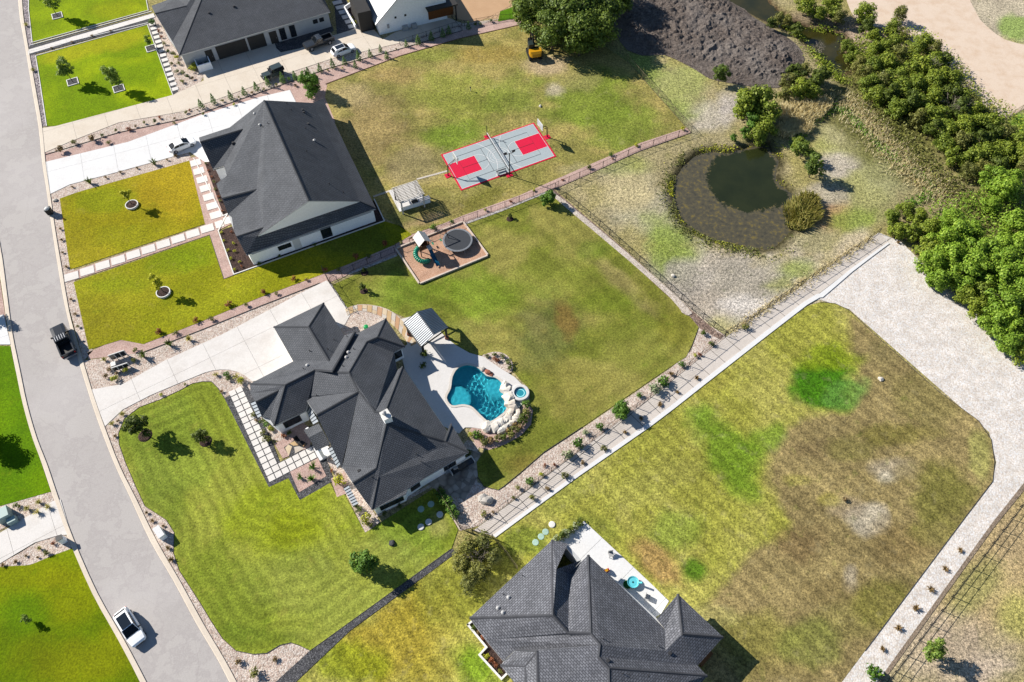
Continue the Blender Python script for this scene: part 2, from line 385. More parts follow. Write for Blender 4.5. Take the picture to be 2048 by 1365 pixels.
gme = mesh('ground', np.stack([gx.ravel(), gy.ravel(), gz], 1), gf, M_rough, True); setcol(gme, gcol2(gx.ravel(), gy.ravel()))
tag(link('ground', gme), kind='structure')

# ---- materials of the ground
M_lawn = m_grass('mown_grass', '#c4b458', .5, '#6c8e18', .5, 3.2)
M_vivid = m_grass('watered_grass', '#a8b420', .38, '#5c8c08', .4, 3.6)
M_yard = m_grass('patchy_grass', '#d6c898', .68, '#788c2c', .7, 2.4)
M_tan = m_gravel('tan_river_gravel', ['#c4aa9c', '#ecd8c8', '#fbeee0', '#d8bcae', '#fff6ec', '#e2cab8'], 6.5, '#8c7a6e')
M_pink = m_gravel('pink_granite_gravel', ['#c8a69c', '#e4c4b8', '#d8b6ac', '#eed2c6', '#d0aea4'], 9.0, '#a8887c', .4)
M_dark = m_gravel('dark_slate_gravel', ['#3c3c40', '#6c6c70', '#55555a', '#8a8a8c', '#474749'], 8.0, '#202022')
M_mulch = m_gravel('dark_bark_mulch', ['#3a2d2a', '#5a4640', '#493834', '#6b554c'], 7.0, '#221a18', .9)
M_white = m_gravel('crushed_white_limestone', ['#efe4d8', '#fff6ee', '#ffffff', '#f4eade', '#fffaf4'], 5.0, '#c4b4a6', .35)
M_street = m_street('street_concrete_grey', '#d0cac6')
M_kerb = m_concrete('kerb_concrete', '#f2e4d2', '#d8c8b4', .5)
M_drive = m_concrete('pale_drive_concrete', '#fbf6f1', '#dcd2c8', .6)
M_cream = m_concrete('cream_drive_concrete', '#f7ead8', '#e0cdb6', .6)
M_white_drive = m_concrete('white_drive_concrete', '#ffffff', '#efeae6', .5)
M_deck = m_concrete('pool_deck_concrete', '#f6f3f0', '#e2dcd6', .5)
M_walk = m_concrete('walk_concrete', '#eae0d6', '#cabfb4', .6)
M_slab = m_concrete('paver_concrete', '#fffaf4', '#e6ded4', .5)
M_edge = plain('steel_edging', (.05, .045, .04), .7)
M_whiteedge = plain('white_stone_edging', alb('#fffdf8'), .7, var=.06)
M_sand = m_gravel('playground_sand_gravel', ['#c99c80', '#e3b89c', '#d8aa8c', '#efcab0', '#d2a488'], 11.0, '#b08468', .5)

# ---- street
RR = [(34, -40), (36, 0), (40, 40), (48.7, 87), (64, 179.5), (77, 256), (84, 325), (92, 376), (103, 454), (117, 543), (127, 600), (136, 640), (156.4, 720.5), (174.4, 779.5), (188.5, 823), (205, 869), (230, 932), (261, 998), (300, 1083), (345.6, 1161), (391, 1246), (437, 1324), (470, 1390), (500, 1450)]
RL = [(-60, 180), (-30, 360), (0, 487), (12.5, 571), (24.4, 661.5), (41, 743.6), (55, 810), (74.4, 877), (95, 930), (117, 995), (146.7, 1076.5), (195.6, 1187), (248, 1279), (293.5, 1365), (335, 1450)]
KR = [(43, -40), (44.5, 0), (48, 40), (56, 90), (72, 180), (85, 256), (91.5, 325), (100.8, 388), (111, 460), (125, 543), (134.6, 600), (144, 645), (166.7, 723), (184.6, 782), (198, 822), (214, 866), (240, 933), (274, 1001), (314, 1083), (361, 1164), (407, 1248), (452, 1324), (487, 1390), (520, 1450)]
KL = [(-75, 180), (-42, 360), (-11, 487), (3, 571), (16, 661.5), (31, 743.6), (45, 810), (64, 877), (84, 930), (106, 995), (135, 1076.5), (183, 1187), (234, 1279), (279, 1365), (320, 1450)]
RRs, RLs, KRs, KLs = (smooth(p, 3, False) for p in (RR, RL, KR, KL))
sheet('street', RRs + [(-200, 1450), (-300, 500), (-200, -40)][:0] + RLs[::-1] + [(-400, 180), (-400, -40)], .02, M_street, 3.0)
def kerb(name, inner, outer):
    a = GP(inner); b = GP(outer); V = []; Fc = []
    for (p, q) in zip(a, b):
        V += [(p[0], p[1], .0), (p[0] * .8 + q[0] * .2, p[1] * .8 + q[1] * .2, .09), (q[0], q[1], .13), (q[0], q[1], 0)]
    for i in range(len(a) - 1):
        for k in range(3): Fc.append([i * 4 + k, i * 4 + k + 1, i * 4 + 5 + k, i * 4 + 4 + k])
    tag(link(name, mesh(name, V, Fc, M_kerb)), kind='structure')
kerb('kerb', RRs, KRs); kerb('kerb', KLs, RLs)

# ---- gravel beds (lowest cover)
Zg, Zl, Zc = .03, .06, .085
sheet('gravel_bed', [(100, 389), (140, 370), (217, 350), (377, 306), (386, 324), (156, 390), (135, 430), (150, 560), (165, 640), (186, 702), (167, 723), (134.6, 600), (111, 460)], Zg, M_tan)
sheet('gravel_bed', [(175, 706), (242, 676), (287, 685), (519, 594), (640, 549), (700, 526), (780, 494), (795, 480), (822, 468), (877, 450), (930, 441), (926, 452), (800, 500), (792, 512), (720, 541), (655, 567), (520, 613), (400, 662), (285, 706), (177, 719)], Zg, M_pink)
sheet('gravel_bed', [(166, 722), (285, 706.5), (520, 613.5), (655, 563), (668, 572), (600, 600), (446, 676), (330, 730), (246, 775), (184, 786)], Zg + .005, M_tan)
sheet('gravel_bed', [(208, 850), (246, 816), (300, 788), (359, 763), (410, 742), (441, 736), (474, 740), (507, 762), (500, 790), (449, 802), (420, 800), (300, 850), (290, 950), (400, 1150), (460, 1240), (560, 1250), (640, 1290), (545, 1375), (492, 1400), (452, 1324), (407, 1248), (361, 1164), (314, 1083), (274, 1001), (240, 933), (214, 866)], Zg, M_tan)
sheet('gravel_bed', [(90, 306), (141, 284), (238, 246), (372, 223), (580, 146), (659, 120), (800, 87), (925, 48), (1045, 38), (1045, 49), (920, 78), (800, 112), (655, 168), (700, 230), (660, 250), (600, 230), (580, 183), (520, 197), (400, 234), (256, 287), (92, 332)], Zg, M_pink)
sheet('gravel_bed', [(90, 306), (141, 284), (238, 246), (372, 223), (580, 146), (659, 120), (800, 87), (925, 48), (1000, 38), (925, 62), (800, 99), (659, 137), (560, 172), (372, 238), (238, 266), (120, 305)], Zg + .006, M_tan)
sheet('gravel_bed', [(536, 64), (655, 26), (668, 62), (640, 80), (600, 97), (562, 105), (550, 98)], Zg + .01, M_dark)
sheet('gravel_bed', [(294, 48), (312, 30), (345, 90), (365, 118), (412, 145), (398, 170), (350, 192)], Zg, M_tan)
sheet('gravel_bed', [(45, 0), (58, 0), (66, 88), (73, 115), (96, 253), (84, 254), (71, 180), (55, 90)], Zg, m_gravel('purple_cobble', ['#8d8288', '#c3b8ba', '#6f666c', '#dcd2d0', '#a59aa0'], 4.0, '#4a4448', .9))
sheet('gravel_bed', [(1400, 652), (1382, 702), (1340, 738), (1249, 800), (1164, 858), (1088, 908), (1041, 949), (1008, 976), (990, 980), (955, 965), (948, 920), (960, 890), (935, 880), (860, 970), (872, 985), (920, 1062), (958, 1052), (1155, 905), (1420, 717), (1452, 672), (1425, 655)], Zg, M_tan)
sheet('gravel_bed', [(938, 862), (944, 856), (990, 862), (1030, 840), (1050, 800), (1066, 822), (1062, 850), (1042, 872), (1010, 890), (977, 901), (953, 894)], Zl + .01, M_pink)
sheet('gravel_bed', smooth([(962, 714), (985, 705), (1006, 707), (1022, 720), (1026, 737), (1018, 747), (1000, 738), (980, 725)], 3), Zl + .01, M_tan)
sheet('gravel_bed', [(684, 640), (700, 625), (740, 615), (775, 640), (765, 660), (700, 680), (680, 665)], Zg + .01, M_tan)
sheet('gravel_bed', [(1098, 384), (1108, 380), (1250, 500), (1384, 622), (1435, 665), (1448, 672), (1440, 680), (1395, 655), (1376, 632), (1376, 630)], Zg + .008, m_gravel('rusty_gravel', ['#8d7468', '#b79c8c', '#6e5c54', '#cdb6a6'], 5.0, '#3c302c', .9))
sheet('gravel_bed', [(0, 1008), (102, 984), (112, 1003), (60, 1032), (-30, 1075), (-60, 1040)], Zg, M_tan)
sheet('gravel_bed', smooth([(-20, 1137), (30, 1112), (70, 1088), (108, 1072), (138, 1075), (143, 1098), (108, 1110), (60, 1130), (0, 1134)], 3), Zg, M_tan)
sheet('gravel_bed', [(-30, 560), (0, 560), (12, 640), (10, 660), (-30, 660)], Zg, M_pink)
sheet('gravel_bed', [(902, 1098), (916, 1104), (700, 1262), (588, 1368), (540, 1375), (620, 1302)], Zl + .012, M_dark)
sheet('gravel_drive', [(1757, 466), (1800, 482), (1850, 532), (1950, 612), (2080, 712), (2080, 930), (1990, 1047), (1751, 1372), (1740, 1400), (1655, 1400), (1682, 1365), (1853, 1138), (1985, 965), (1992, 925), (1978, 865), (1698, 619), (1640, 600), (1590, 610), (1610, 565)], Zg + .012, M_white)
sheet('dry_verge', [(2080, 925), (2080, 942), (1990, 1052), (1757, 1376), (1746, 1376), (1985, 1045)], Zg + .02, m_gravel('brown_chip', ['#8f7d6c', '#b6a48f', '#a08c78'], 7.0))

sheet('gravel_bed', [(880, 451), (926, 432), (1038, 392), (1177, 331), (1280, 287), (1374, 256), (1382, 266), (1280, 303), (1180, 348), (1094, 386), (1000, 421), (927, 449)], Zl + .012, M_pink)
# ---- lawns
sheet('lawn', [(58, -40), (57.7, 20), (65, 86), (297, 21.8), (285, -40)], Zl, M_vivid, 1.0, patches('#6f9a08', [(250, 20, 60, 30, '#8aa81c', .6)], .25, 5, 1, alt='#7ba60c', gain=(1.6, 1.15, .6), stripes=[(28, 1.6, .05)]), edge=.05)
sheet('lawn', [(71.8, 112.8), (79.5, 159), (93.6, 252.6), (113, 252.6), (346, 191), (295, 50)], Zl, M_vivid, .9, patches('#6c9a08', [(200, 90, 110, 22, '#93a828', .7, -16), (150, 210, 90, 40, '#649407', .6)], .25, 5, 2, alt='#7fa80e', gain=(1.6, 1.15, .6), stripes=[(28, 1.6, .05)]), edge=.05)
sheet('lawn', [(119.7, 398), (140.6, 540), (423, 444), (381.4, 321.4), (156, 385)], Zl, M_lawn, .9, patches('#94901a', [(350, 380, 80, 60, '#a89526', .8), (150, 500, 50, 50, '#99922a', .5), (200, 400, 60, 30, '#7f8f14', .7), (260, 480, 80, 40, '#8d9420', .5)], .25, 6, 3, alt='#a19a26', gain=(1.2, 1.16, .8)), edge=.05)
sheet('lawn', [(147.5, 565), (419, 472), (448, 558), (471, 551), (768, 443), (800, 452), (824, 470), (790, 490), (700, 528), (640, 551), (519, 596), (400, 645), (287, 689), (242, 680.5), (178, 700)], Zl, M_lawn, .9, patches('#8f931c', [(190, 640, 70, 60, '#9a9428', .7), (400, 500, 60, 40, '#82941a', .8), (350, 520, 60, 30, '#7d9218', .6), (420, 610, 100, 20, '#9da226', .7, -22), (700, 480, 100, 40, '#6c7a30', .8), (230, 570, 80, 20, '#7f8f18', .6)], .25, 6, 4, alt='#9b9a26', gain=(1.15, 1.14, .85)), edge=.05)
L5 = [(405, 764), (423, 764), (436, 777), (451, 800), (538, 974), (577, 957), (598.5, 999), (660, 965), (674, 994), (688, 988), (730.5, 1066), (767.7, 1042), (868, 977), (876, 985), (893, 1016), (916, 1060), (902.7, 1099), (620.6, 1302), (600, 1292), (582, 1286), (560, 1291), (533.7, 1307), (507, 1309), (472, 1302), (445.5, 1278), (421, 1240.6), (401, 1207), (358.7, 1141.7), (347, 1106), (349, 1066.7), (332.6, 1040.6), (290, 1013), (270, 970), (251, 925), (238.5, 889.7), (237, 868), (248.7, 838.5), (279.5, 815), (320.5, 800), (359, 782), (384.6, 768)]
sheet('lawn', L5, Zl, M_lawn, .45, patches('#8a9a2e', [(330, 900, 90, 110, '#7f9630', .6), (560, 1030, 120, 90, '#90a01e', .75), (640, 1180, 150, 90, '#96a243', .6), (480, 1200, 80, 110, '#7d8f2c', .5, -30), (330, 1000, 40, 130, '#75882e', .5, -25), (830, 1060, 80, 50, '#7f9a30', .7), (880, 1050, 30, 30, '#a8a45a', .6), (470, 1270, 90, 25, '#6d8424', .6), (580, 1060, 60, 40, '#8e9c18', .7), (740, 1120, 90, 50, '#98a24a', .5)], .3, 6, 5, alt='#99a23a', gain=(1.08, 1.05, 1.25), contour=(L5, 1.5, .17), stripes=[(33, 1.5, .045)]), edge=.06)
sheet('lawn', [(-60, 692), (20.5, 693), (31, 740), (64, 869), (102, 984), (0, 1013), (-60, 1030)], Zl, M_vivid, 1.0, patches('#5f9a02', [(30, 900, 70, 50, '#55900a', .5)], .2, 5, 6, alt='#6aa404', gain=(1.2, .88, .6)), edge=.05)
sheet('lawn', [(-60, 1140), (0, 1134), (60, 1131), (108, 1111), (143, 1098), (156.5, 1102.6), (202, 1203.7), (280, 1365), (300, 1420), (-80, 1420)], Zl, M_vivid, 1.0, patches('#5d7f08', [(60, 1150, 90, 30, '#76880e', .6), (150, 1200, 60, 60, '#7d8f10', .6), (150, 1320, 120, 60, '#6f7e14', .6), (40, 1230, 60, 40, '#57860a', .6)], .3, 6, 7, alt='#6d8a0c', gain=(1.5, 1.2, .6)), edge=.05)
L7 = [(664, 571), (790, 515), (927, 447), (1094, 385), (1104, 392), (1150, 430), (1250, 515), (1376, 630), (1397, 655), (1384, 690), (1372, 714.7), (1340, 735), (1249, 797), (1164, 855), (1088, 905), (1041, 946), (1008.5, 972.6), (996.7, 981), (967.4, 974), (956, 955), (953, 925), (970, 902), (1010, 888), (1040, 870), (1060, 848), (1064, 820), (1056, 775), (1040, 760), (1025, 742), (1020, 722), (1000, 708), (960, 712), (930, 703), (900, 682), (868, 650), (820, 640), (775, 620), (745, 613), (712, 612), (693, 616)]
sheet('lawn', L7, Zl, M_lawn, .5, patches('#828a3a', [(800, 580, 70, 40, '#7d9634', .8), (950, 590, 110, 50, '#7a942c', .8), (1090, 660, 70, 75, '#6c7440', .8, 40), (1075, 650, 40, 30, '#8f8a58', .6, 50), (1130, 640, 24, 40, '#8c7442', .8, -20), (1150, 470, 60, 60, '#a09a58', .7, 40), (1250, 570, 90, 22, '#a89c68', .75, 42), (1220, 600, 60, 30, '#76882c', .6), (1280, 700, 90, 50, '#80883a', .6), (1150, 780, 80, 60, '#8c8846', .6), (1060, 930, 60, 30, '#86793e', .7), (1350, 660, 40, 40, '#7d7f30', .7), (1190, 500, 40, 20, '#7c9038', .6), (900, 660, 60, 25, '#8a9048', .6), (1090, 560, 120, 40, '#8b9440', .6), (1310, 590, 26, 90, '#7a7c34', .6, -42)], .4, 5, 8, alt='#969250', gain=(1.08, 1.06, .95), contour=(L7, 2.6, .10), stripes=[(-48, 2.4, .05)]), edge=.05)
sheet('yard', [(655, 168), (800, 112.5), (920, 77.5), (1045, 49), (1100, 56), (1190, 80), (1260, 128), (1374, 258), (1280, 289), (1177.6, 333.6), (1038, 395), (877, 451), (824, 469), (760, 430), (690, 290), (650, 195)], Zl, M_yard, .9, patches('#8f8b4c', [(740, 260, 90, 80, '#9c8a5c', .8), (700, 190, 60, 30, '#b3a274', .8), (780, 150, 60, 20, '#a8925e', .7), (920, 200, 100, 55, '#8c9440', .75), (1020, 190, 80, 40, '#7f9038', .7), (900, 270, 60, 30, '#76902e', .8), (1180, 200, 100, 60, '#74882e', .85), (1240, 260, 90, 40, '#7a8c34', .8), (1150, 160, 50, 30, '#96905c', .6), (1100, 130, 50, 20, '#b5a284', .8), (1110, 180, 24, 14, '#bdb29a', .8), (830, 330, 60, 40, '#9a8e68', .7), (870, 420, 80, 30, '#8f8450', .7), (960, 400, 60, 16, '#7c7a34', .7, -20), (850, 440, 70, 10, '#b29a72', .8, -18), (1150, 340, 40, 14, '#a8a078', .6), (800, 430, 40, 30, '#6c7040', .7), (980, 110, 70, 20, '#94803e', .6), (850, 110, 60, 14, '#84903c', .6)], .5, 4, 9, alt='#a09458', gain=(1.22, 1.2, 1.2)), edge=.04)
L9 = [(1640.5, 605), (1615, 613), (1400, 773), (1299, 852.4), (1150, 958), (994, 1071), (912, 1108), (700, 1264), (588, 1370), (560, 1420), (1650, 1420), (1682.6, 1365), (1730, 1302), (1852.8, 1138), (1934.5, 1029), (1985, 963), (1988.6, 925), (1982, 880), (1957, 842.7), (1874.7, 782.5), (1748, 668.6), (1697.5, 621), (1670, 608)]
DEAD = [(1690, 625), (1712, 690), (1716, 760), (1690, 812), (1610, 838), (1545, 872), (1535, 960), (1560, 1010), (1588, 1045), (1530, 1105), (1440, 1180), (1400, 1220), (1420, 1400), (1700, 1400), (2010, 960), (1990, 850), (1760, 660)]
sheet('lawn', L9, Zl, M_yard, .45, patches('#aeac4c', [
    (1645, 765, 62, 52, '#4a7c16', 1, -30), (1692, 785, 46, 30, '#63903c', .8, -20), (1660, 715, 70, 26, '#8a9c22', .8), (1530, 880, 50, 28, '#6f9422', .7, -30), (1455, 900, 50, 100, '#6a9420', .75, -38), (1480, 960, 40, 60, '#7c9a2c', .6, -38), (1300, 970, 120, 40, '#b4b05a', .6, -30), (1350, 1060, 60, 40, '#7f9834', .6), (1388, 1140, 26, 24, '#557f1c', .9), (1310, 1118, 64, 26, '#b4935c', .9, 40), (1180, 1060, 60, 40, '#8f9840', .6), (1050, 1080, 60, 30, '#7a8c34', .7), (1120, 1000, 60, 30, '#9aa044', .5, -30), (1430, 760, 50, 30, '#a89e48', .4, -35),
    (1780, 940, 60, 26, '#b0a28e', .75), (1735, 1040, 42, 34, '#c4b8a4', .85), (1690, 1010, 40, 24, '#ac9a80', .6), (1700, 1150, 16, 30, '#bcae98', .75), (1770, 955, 26, 18, '#c6bca8', .7), (1800, 1090, 60, 50, '#8f7a4e', .6), (1600, 1090, 60, 40, '#86704c', .7), (1640, 900, 70, 26, '#94805a', .6), (1700, 900, 60, 30, '#8a8448', .6), (1820, 950, 50, 30, '#9a8a58', .6), (1870, 1060, 60, 30, '#8c8646', .6), (1700, 1240, 80, 40, '#938a50', .6), (1650, 1180, 60, 30, '#8e7c50', .5), (1890, 990, 70, 70, '#7a7838', .8, -30), (1960, 920, 24, 60, '#a6a45e', .7), (1790, 870, 90, 24, '#847c3c', .7), (1770, 700, 40, 30, '#93865a', .6, 40), (1850, 800, 70, 60, '#8f8450', .6, 40), (1500, 1290, 100, 70, '#97904a', .8), (1440, 1230, 50, 26, '#b0a868', .7), (1560, 1340, 90, 30, '#9c8c58', .7), (1620, 1290, 60, 50, '#7f8440', .7), (1780, 1210, 60, 60, '#85803c', .7), (1660, 1000, 30, 14, '#a8a03e', .5), (1600, 960, 40, 14, '#a8a24a', .5),
    (800, 1280, 120, 80, '#b09a34', .75, -35), (700, 1330, 90, 40, '#8f9a1c', .75), (900, 1200, 60, 60, '#96983a', .7), (950, 1330, 60, 40, '#7aa01c', .8, 40), (860, 1340, 60, 30, '#b0a240', .6), (900, 1280, 40, 60, '#bab052', .5)], .4, 5, 10, alt='#b0aa58', polys=[(DEAD, '#a08e60', 1.0, 1.3)], stripes=[(43, 1.8, .16), (-47, 2.1, .06)], gain=(1.0, 1.02, 1.0)), edge=.05)

# ---- churned mud, sandy track
mudp = [(1225, -20), (1420, -30), (1505, 32), (1560, 66), (1600, 98), (1606, 130), (1570, 172), (1520, 176), (1466, 168), (1420, 158), (1390, 140), (1330, 112), (1285, 112), (1240, 84)]
def mudh(x, y):
    d = distpoly(x, y, GP(mudp)); k = np.minimum(1, d / 3.0)
    return terrain(x, y) + k * (.1 + .8 * np.abs(vnoise(x, y, 2.0, 31, 3) - .5) * 2 + .55 * np.abs(vnoise(x * .6 + y * .5, y * 1.3 - x * .9, .9, 33, 2) - .5) * 2)
M_mud = N('churned_clay'); _p = M_mud.geo(); _n = M_mud.noise(_p, 2.4, 5, .8); _n2 = M_mud.noise(_p, .12, 2)
_c = M_mud.ramp([(.28, alb('#403836')), (.48, alb('#887c74')), (.75, alb('#bcb0a8'))], _n)
_c = M_mud.mix(_c, alb('#b8b0aa'), M_mud.ramp([(.45, 0.0), (.75, .5)], _n2)); M_mud.bump(_n, 1.0, .7); M_mud = M_mud.out(_c, .95, spec=.1)
sheet('mud_field', smooth(mudp, 3), .03, M_mud, .42, hf=mudh)
sheet('sandy_track', smooth([(1710, -30), (1905, -30), (1960, 40), (2010, 80), (2080, 105), (2080, 190), (2008, 238), (1985, 225), (1940, 190), (1890, 130), (1830, 90), (1790, 60), (1730, 50), (1700, 20)], 3), .04, m_concrete('packed_pink_sand', '#f8e2cc', '#dcb894', .7))
sheet('sandy_track', [(905, -40), (1060, -40), (1018, 14), (980, 34), (952, 46), (912, 38)], .04, m_concrete('packed_tan_sand', '#dcb48c', '#c49a72', .6))
sheet('lawn', [(1000, 24), (1024, 15), (1060, -10), (1080, 20), (1040, 36), (996, 44)], .06, M_vivid, 1.5, patches('#5f8c14', [], .2))

# ---- water
def water(name, px, z, c1, c2, scum=None, rough=.06):
    m = N(name + '_surface'); p = m.geo(); n = m.noise(p, .25, 4); nn = m.noise(p, 5.0, 2)
    c = m.ramp([(.35, alb(c1)), (.65, alb(c2))], n)
    if scum:
        a = m.n('ShaderNodeAttribute', attribute_name='Col').outputs['Fac']; ns = m.noise(p, 1.5, 5, .7)
        add = m.n('ShaderNodeMath', operation='MULTIPLY_ADD'); m.l(a, add.inputs[0]); add.inputs[1].default_value = 1.0; m.l(ns, add.inputs[2])
        c = m.mix(c, m.ramp([(.3, alb('#4c4a40')), (.55, alb('#66604c')), (.68, alb('#8a7a40')), (.8, alb('#5c5640'))], ns), m.ramp([(.86, 0.0), (1.06, 1.0)], add.outputs[0]))
    m.bump(nn, .06, .02); m.out(c, rough, spec=.45)
    return sheet(name, px, z, m.m, 1.0 if scum else None, colf=scum)
def scum(x, y):
    u, v = topx(x, y); d = distpoly(x, y, pondw)
    e = np.hypot((u - 1505) / 88, (v - 352) / 66); s_ = np.clip((e - .8) / .4, 0, 1) * (v > 300 + (u - 1370) * .1) * np.clip((1610 - u) / 60, 0, 1)
    s_ = np.maximum(s_ * .75, np.clip(1 - d / 1.6, 0, 1)); return np.repeat(s_[:, None], 3, 1)
water('pond_water', smooth(POND, 1), -.45, '#2a3118', '#343a1e', scum, .12)
water('creek_water', CREEK, -.4, '#4a4420', '#34351a', None, .1)
# ================================================================== PAVING
def clip(poly, a, b, c):
    """keep the side a*x+b*y+c >= 0"""
    o = []
    for i in range(len(poly)):
        p = poly[i - 1]; q = poly[i]; dp = a * p[0] + b * p[1] + c; dq = a * q[0] + b * q[1] + c
        if (dp >= 0) != (dq >= 0): t = dp / (dp - dq); o.append((p[0] + (q[0] - p[0]) * t, p[1] + (q[1] - p[1]) * t))
        if dq >= 0: o.append(q)
    return o
def slabs(name, px, z, mat, ang, su, sv, gap=.03, org=None, th=.10, world=False):
    """paving poured in panels: every panel is a piece of its own with a recessed joint round it"""
    poly = list(px) if world else GP(px); poly = poly if area2(poly) > 0 else poly[::-1]
    c, s = math.cos(R(ang)), math.sin(R(ang)); o = org or poly[0]
    L = [((x - o[0]) * c + (y - o[1]) * s, -(x - o[0]) * s + (y - o[1]) * c) for x, y in poly]
    root = sheet(name, poly, z - .035, plain(name + '_joint', (.09, .085, .08), .95), world=True)
    u0 = min(p[0] for p in L); u1 = max(p[0] for p in L); v0 = min(p[1] for p in L); v1 = max(p[1] for p in L); g = gap / 2
    for i in range(math.floor(u0 / su), math.ceil(u1 / su)):
        for j in range(math.floor(v0 / sv), math.ceil(v1 / sv)):
            q = clip(clip(clip(clip(L, 1, 0, -(i * su + g)), -1, 0, (i + 1) * su - g), 0, 1, -(j * sv + g)), 0, -1, (j + 1) * sv - g)
            if len(q) < 3 or abs(area2(q)) < .3: continue
            W_ = [(o[0] + u * c - v * s, o[1] + u * s + v * c) for u, v in q]
            MB().prism(W_, z - .04, z).build('slab', mat, root)
    return root
DRC = [(184, 780), (246, 769), (330, 722), (446, 669), (540, 620), (600, 588), (653, 562), (664, 571), (702, 628), (690, 650), (640, 700), (560, 750), (505, 764), (490, 752), (474, 744), (458, 740.5), (441, 740), (425, 742), (410, 746), (359, 767), (300, 792), (246, 820), (210, 854), (199, 824)]
slabs('driveway', DRC, Zc, M_drive, 33, 5.2, 5.2)
slabs('driveway', [(91, 325), (256, 285), (400, 232), (520, 195), (580, 181), (592, 205), (520, 320), (410, 325), (380, 305), (217, 350), (140, 370), (101, 389)], Zc, M_white_drive, 23, 5.5, 5.5)
slabs('driveway', [(79.5, 258), (113, 253), (346, 191), (408, 162), (400, 100), (540, 62), (553, 98), (562, 106), (600, 98), (640, 80), (700, 62), (735, 45), (765, 80), (790, 66), (890, 34), (925, 48), (800, 87), (659, 120), (580, 146), (372, 223), (238, 246), (141, 284), (90, 306)], Zc, M_cream, 27, 5.5, 5.5)
slabs('driveway', [(-60, 1075), (0, 1067), (106, 1003), (122, 1000), (143, 1070), (118, 1071), (70, 1086), (0, 1128), (-60, 1150)], Zc, M_drive, 33, 5, 5)
slabs('driveway', [(-40, 640), (8, 630), (22, 690), (-40, 690)], Zc, M_white_drive, 25, 4, 4)
PATH = [(1757, 467), (1738, 480), (1600, 575), (1450, 676), (1300, 797), (1155, 906), (1050, 985), (947, 1062), (985, 1072), (1150, 950), (1299, 845), (1400, 766), (1606, 612), (1700, 540), (1775, 486)]
pth = slabs('footpath', PATH, Zc, M_walk, 40, 3.2, 6.0, .09, org=tuple(G((1450, 676))[:2]))
_a = [tuple(G(p)[:2]) for p in smooth([(1775, 486), (1700, 540), (1640, 588), (1606, 606), (1400, 766), (1299, 845), (1150, 950), (985, 1072)], 2, False)]
_b = [tuple(G(p)[:2]) for p in smooth([(1778, 489), (1704, 545), (1645, 596), (1614, 611), (1407, 772), (1304, 852), (1153, 957), (991, 1076)], 2, False)]
tag(MB().loft([[(p[0], p[1], .02), (p[0], p[1], .15), (q[0], q[1], .15), (q[0], q[1], .02)] for p, q in zip(_a, _b)]).build('kerb', M_white_drive), kind='structure')
# white edging strip along the back fence of the pool yard
_a = smooth([(1092, 387), (1100, 389), (1150, 432), (1250, 516), (1340, 596), (1364, 626), (1376, 632)], 2, False); _b = smooth([(1097, 381), (1108, 386), (1160, 428), (1258, 510), (1350, 592), (1376, 617), (1384, 628)], 2, False)
tag(MB().loft([[(*G(p)[:2], .0), (*G(p)[:2], .11), (*G(q)[:2], .11), (*G(q)[:2], .0)] for p, q in zip(_a, _b)]).build('stone_edging', m_gravel('white_chip', ['#e8d8c8', '#fff4e8', '#d8c6b4'], 8)), kind='structure')
def edging(px, wd=.12, z1=.13, mat=None, closed=False, name='edging'):
    """low edging strip as a real step"""
    p = [Vector((*q, 0)) for q in GP(px)]; mb = MB(); n = len(p)
    for i in range(n if closed else n - 1):
        a = p[i]; b = p[(i + 1) % n]; d = (b - a); L = d.length
        if L < .05: continue
        M_ = Matrix.Translation(a) @ Matrix.Rotation(math.atan2(d.y, d.x), 4, 'Z'); mb.box(-wd / 2 + .001 * i, L + wd / 2 - .003, -wd / 2, wd / 2, 0, z1 + .002 * (i % 3), M_)
    return tag(mb.build(name, mat or M_whiteedge), kind='structure')
edging([(285, -40), (297, 21.8), (65, 86), (57.7, 20), (58, -40)])
edging([(346, 191), (295, 50), (71.8, 112.8), (79.5, 159), (93.6, 252.6)])
edging([(60, 92), (303, 24)], .15); edging([(58, 111), (57, 104), (296, 47)], .15)
edging([(388, 318), (446, 433), (455, 429), (437, 463), (468, 550), (769, 443), (749, 400)], .16, .16)
edging([(419, 470), (448, 559), (469, 551)], .06, .1, M_edge)
edging([(284, 706.5), (400, 662), (520, 613.5), (640, 567)], .08, .12, M_edge); edging([(92, 310), (238, 266), (372, 238), (560, 172), (659, 137), (800, 99), (925, 62)], .08, .12, M_edge)
edging([(652, 169), (800, 113), (920, 78), (1045, 49.5)], .12, .14, plain('weathered_wood_edge', alb('#8a6a58'), .8))
edging([(700, 548), (792, 512)], .35, .1, m_gravel('pale_rock', ['#c9c0ba', '#efe8e2', '#b0a8a2'], 5)); edging([(928, 449), (1000, 423), (1094, 385)], .4, .1, bpy.data.materials['pale_rock'])
# lawn edging round the front lawn
edging(L5[16:41] + L5[:4], .05, .1, M_edge); edging(L9[12:] + L9[:1], .06, .1, M_edge)
edging(L7[13:20], .06, .1, M_edge)
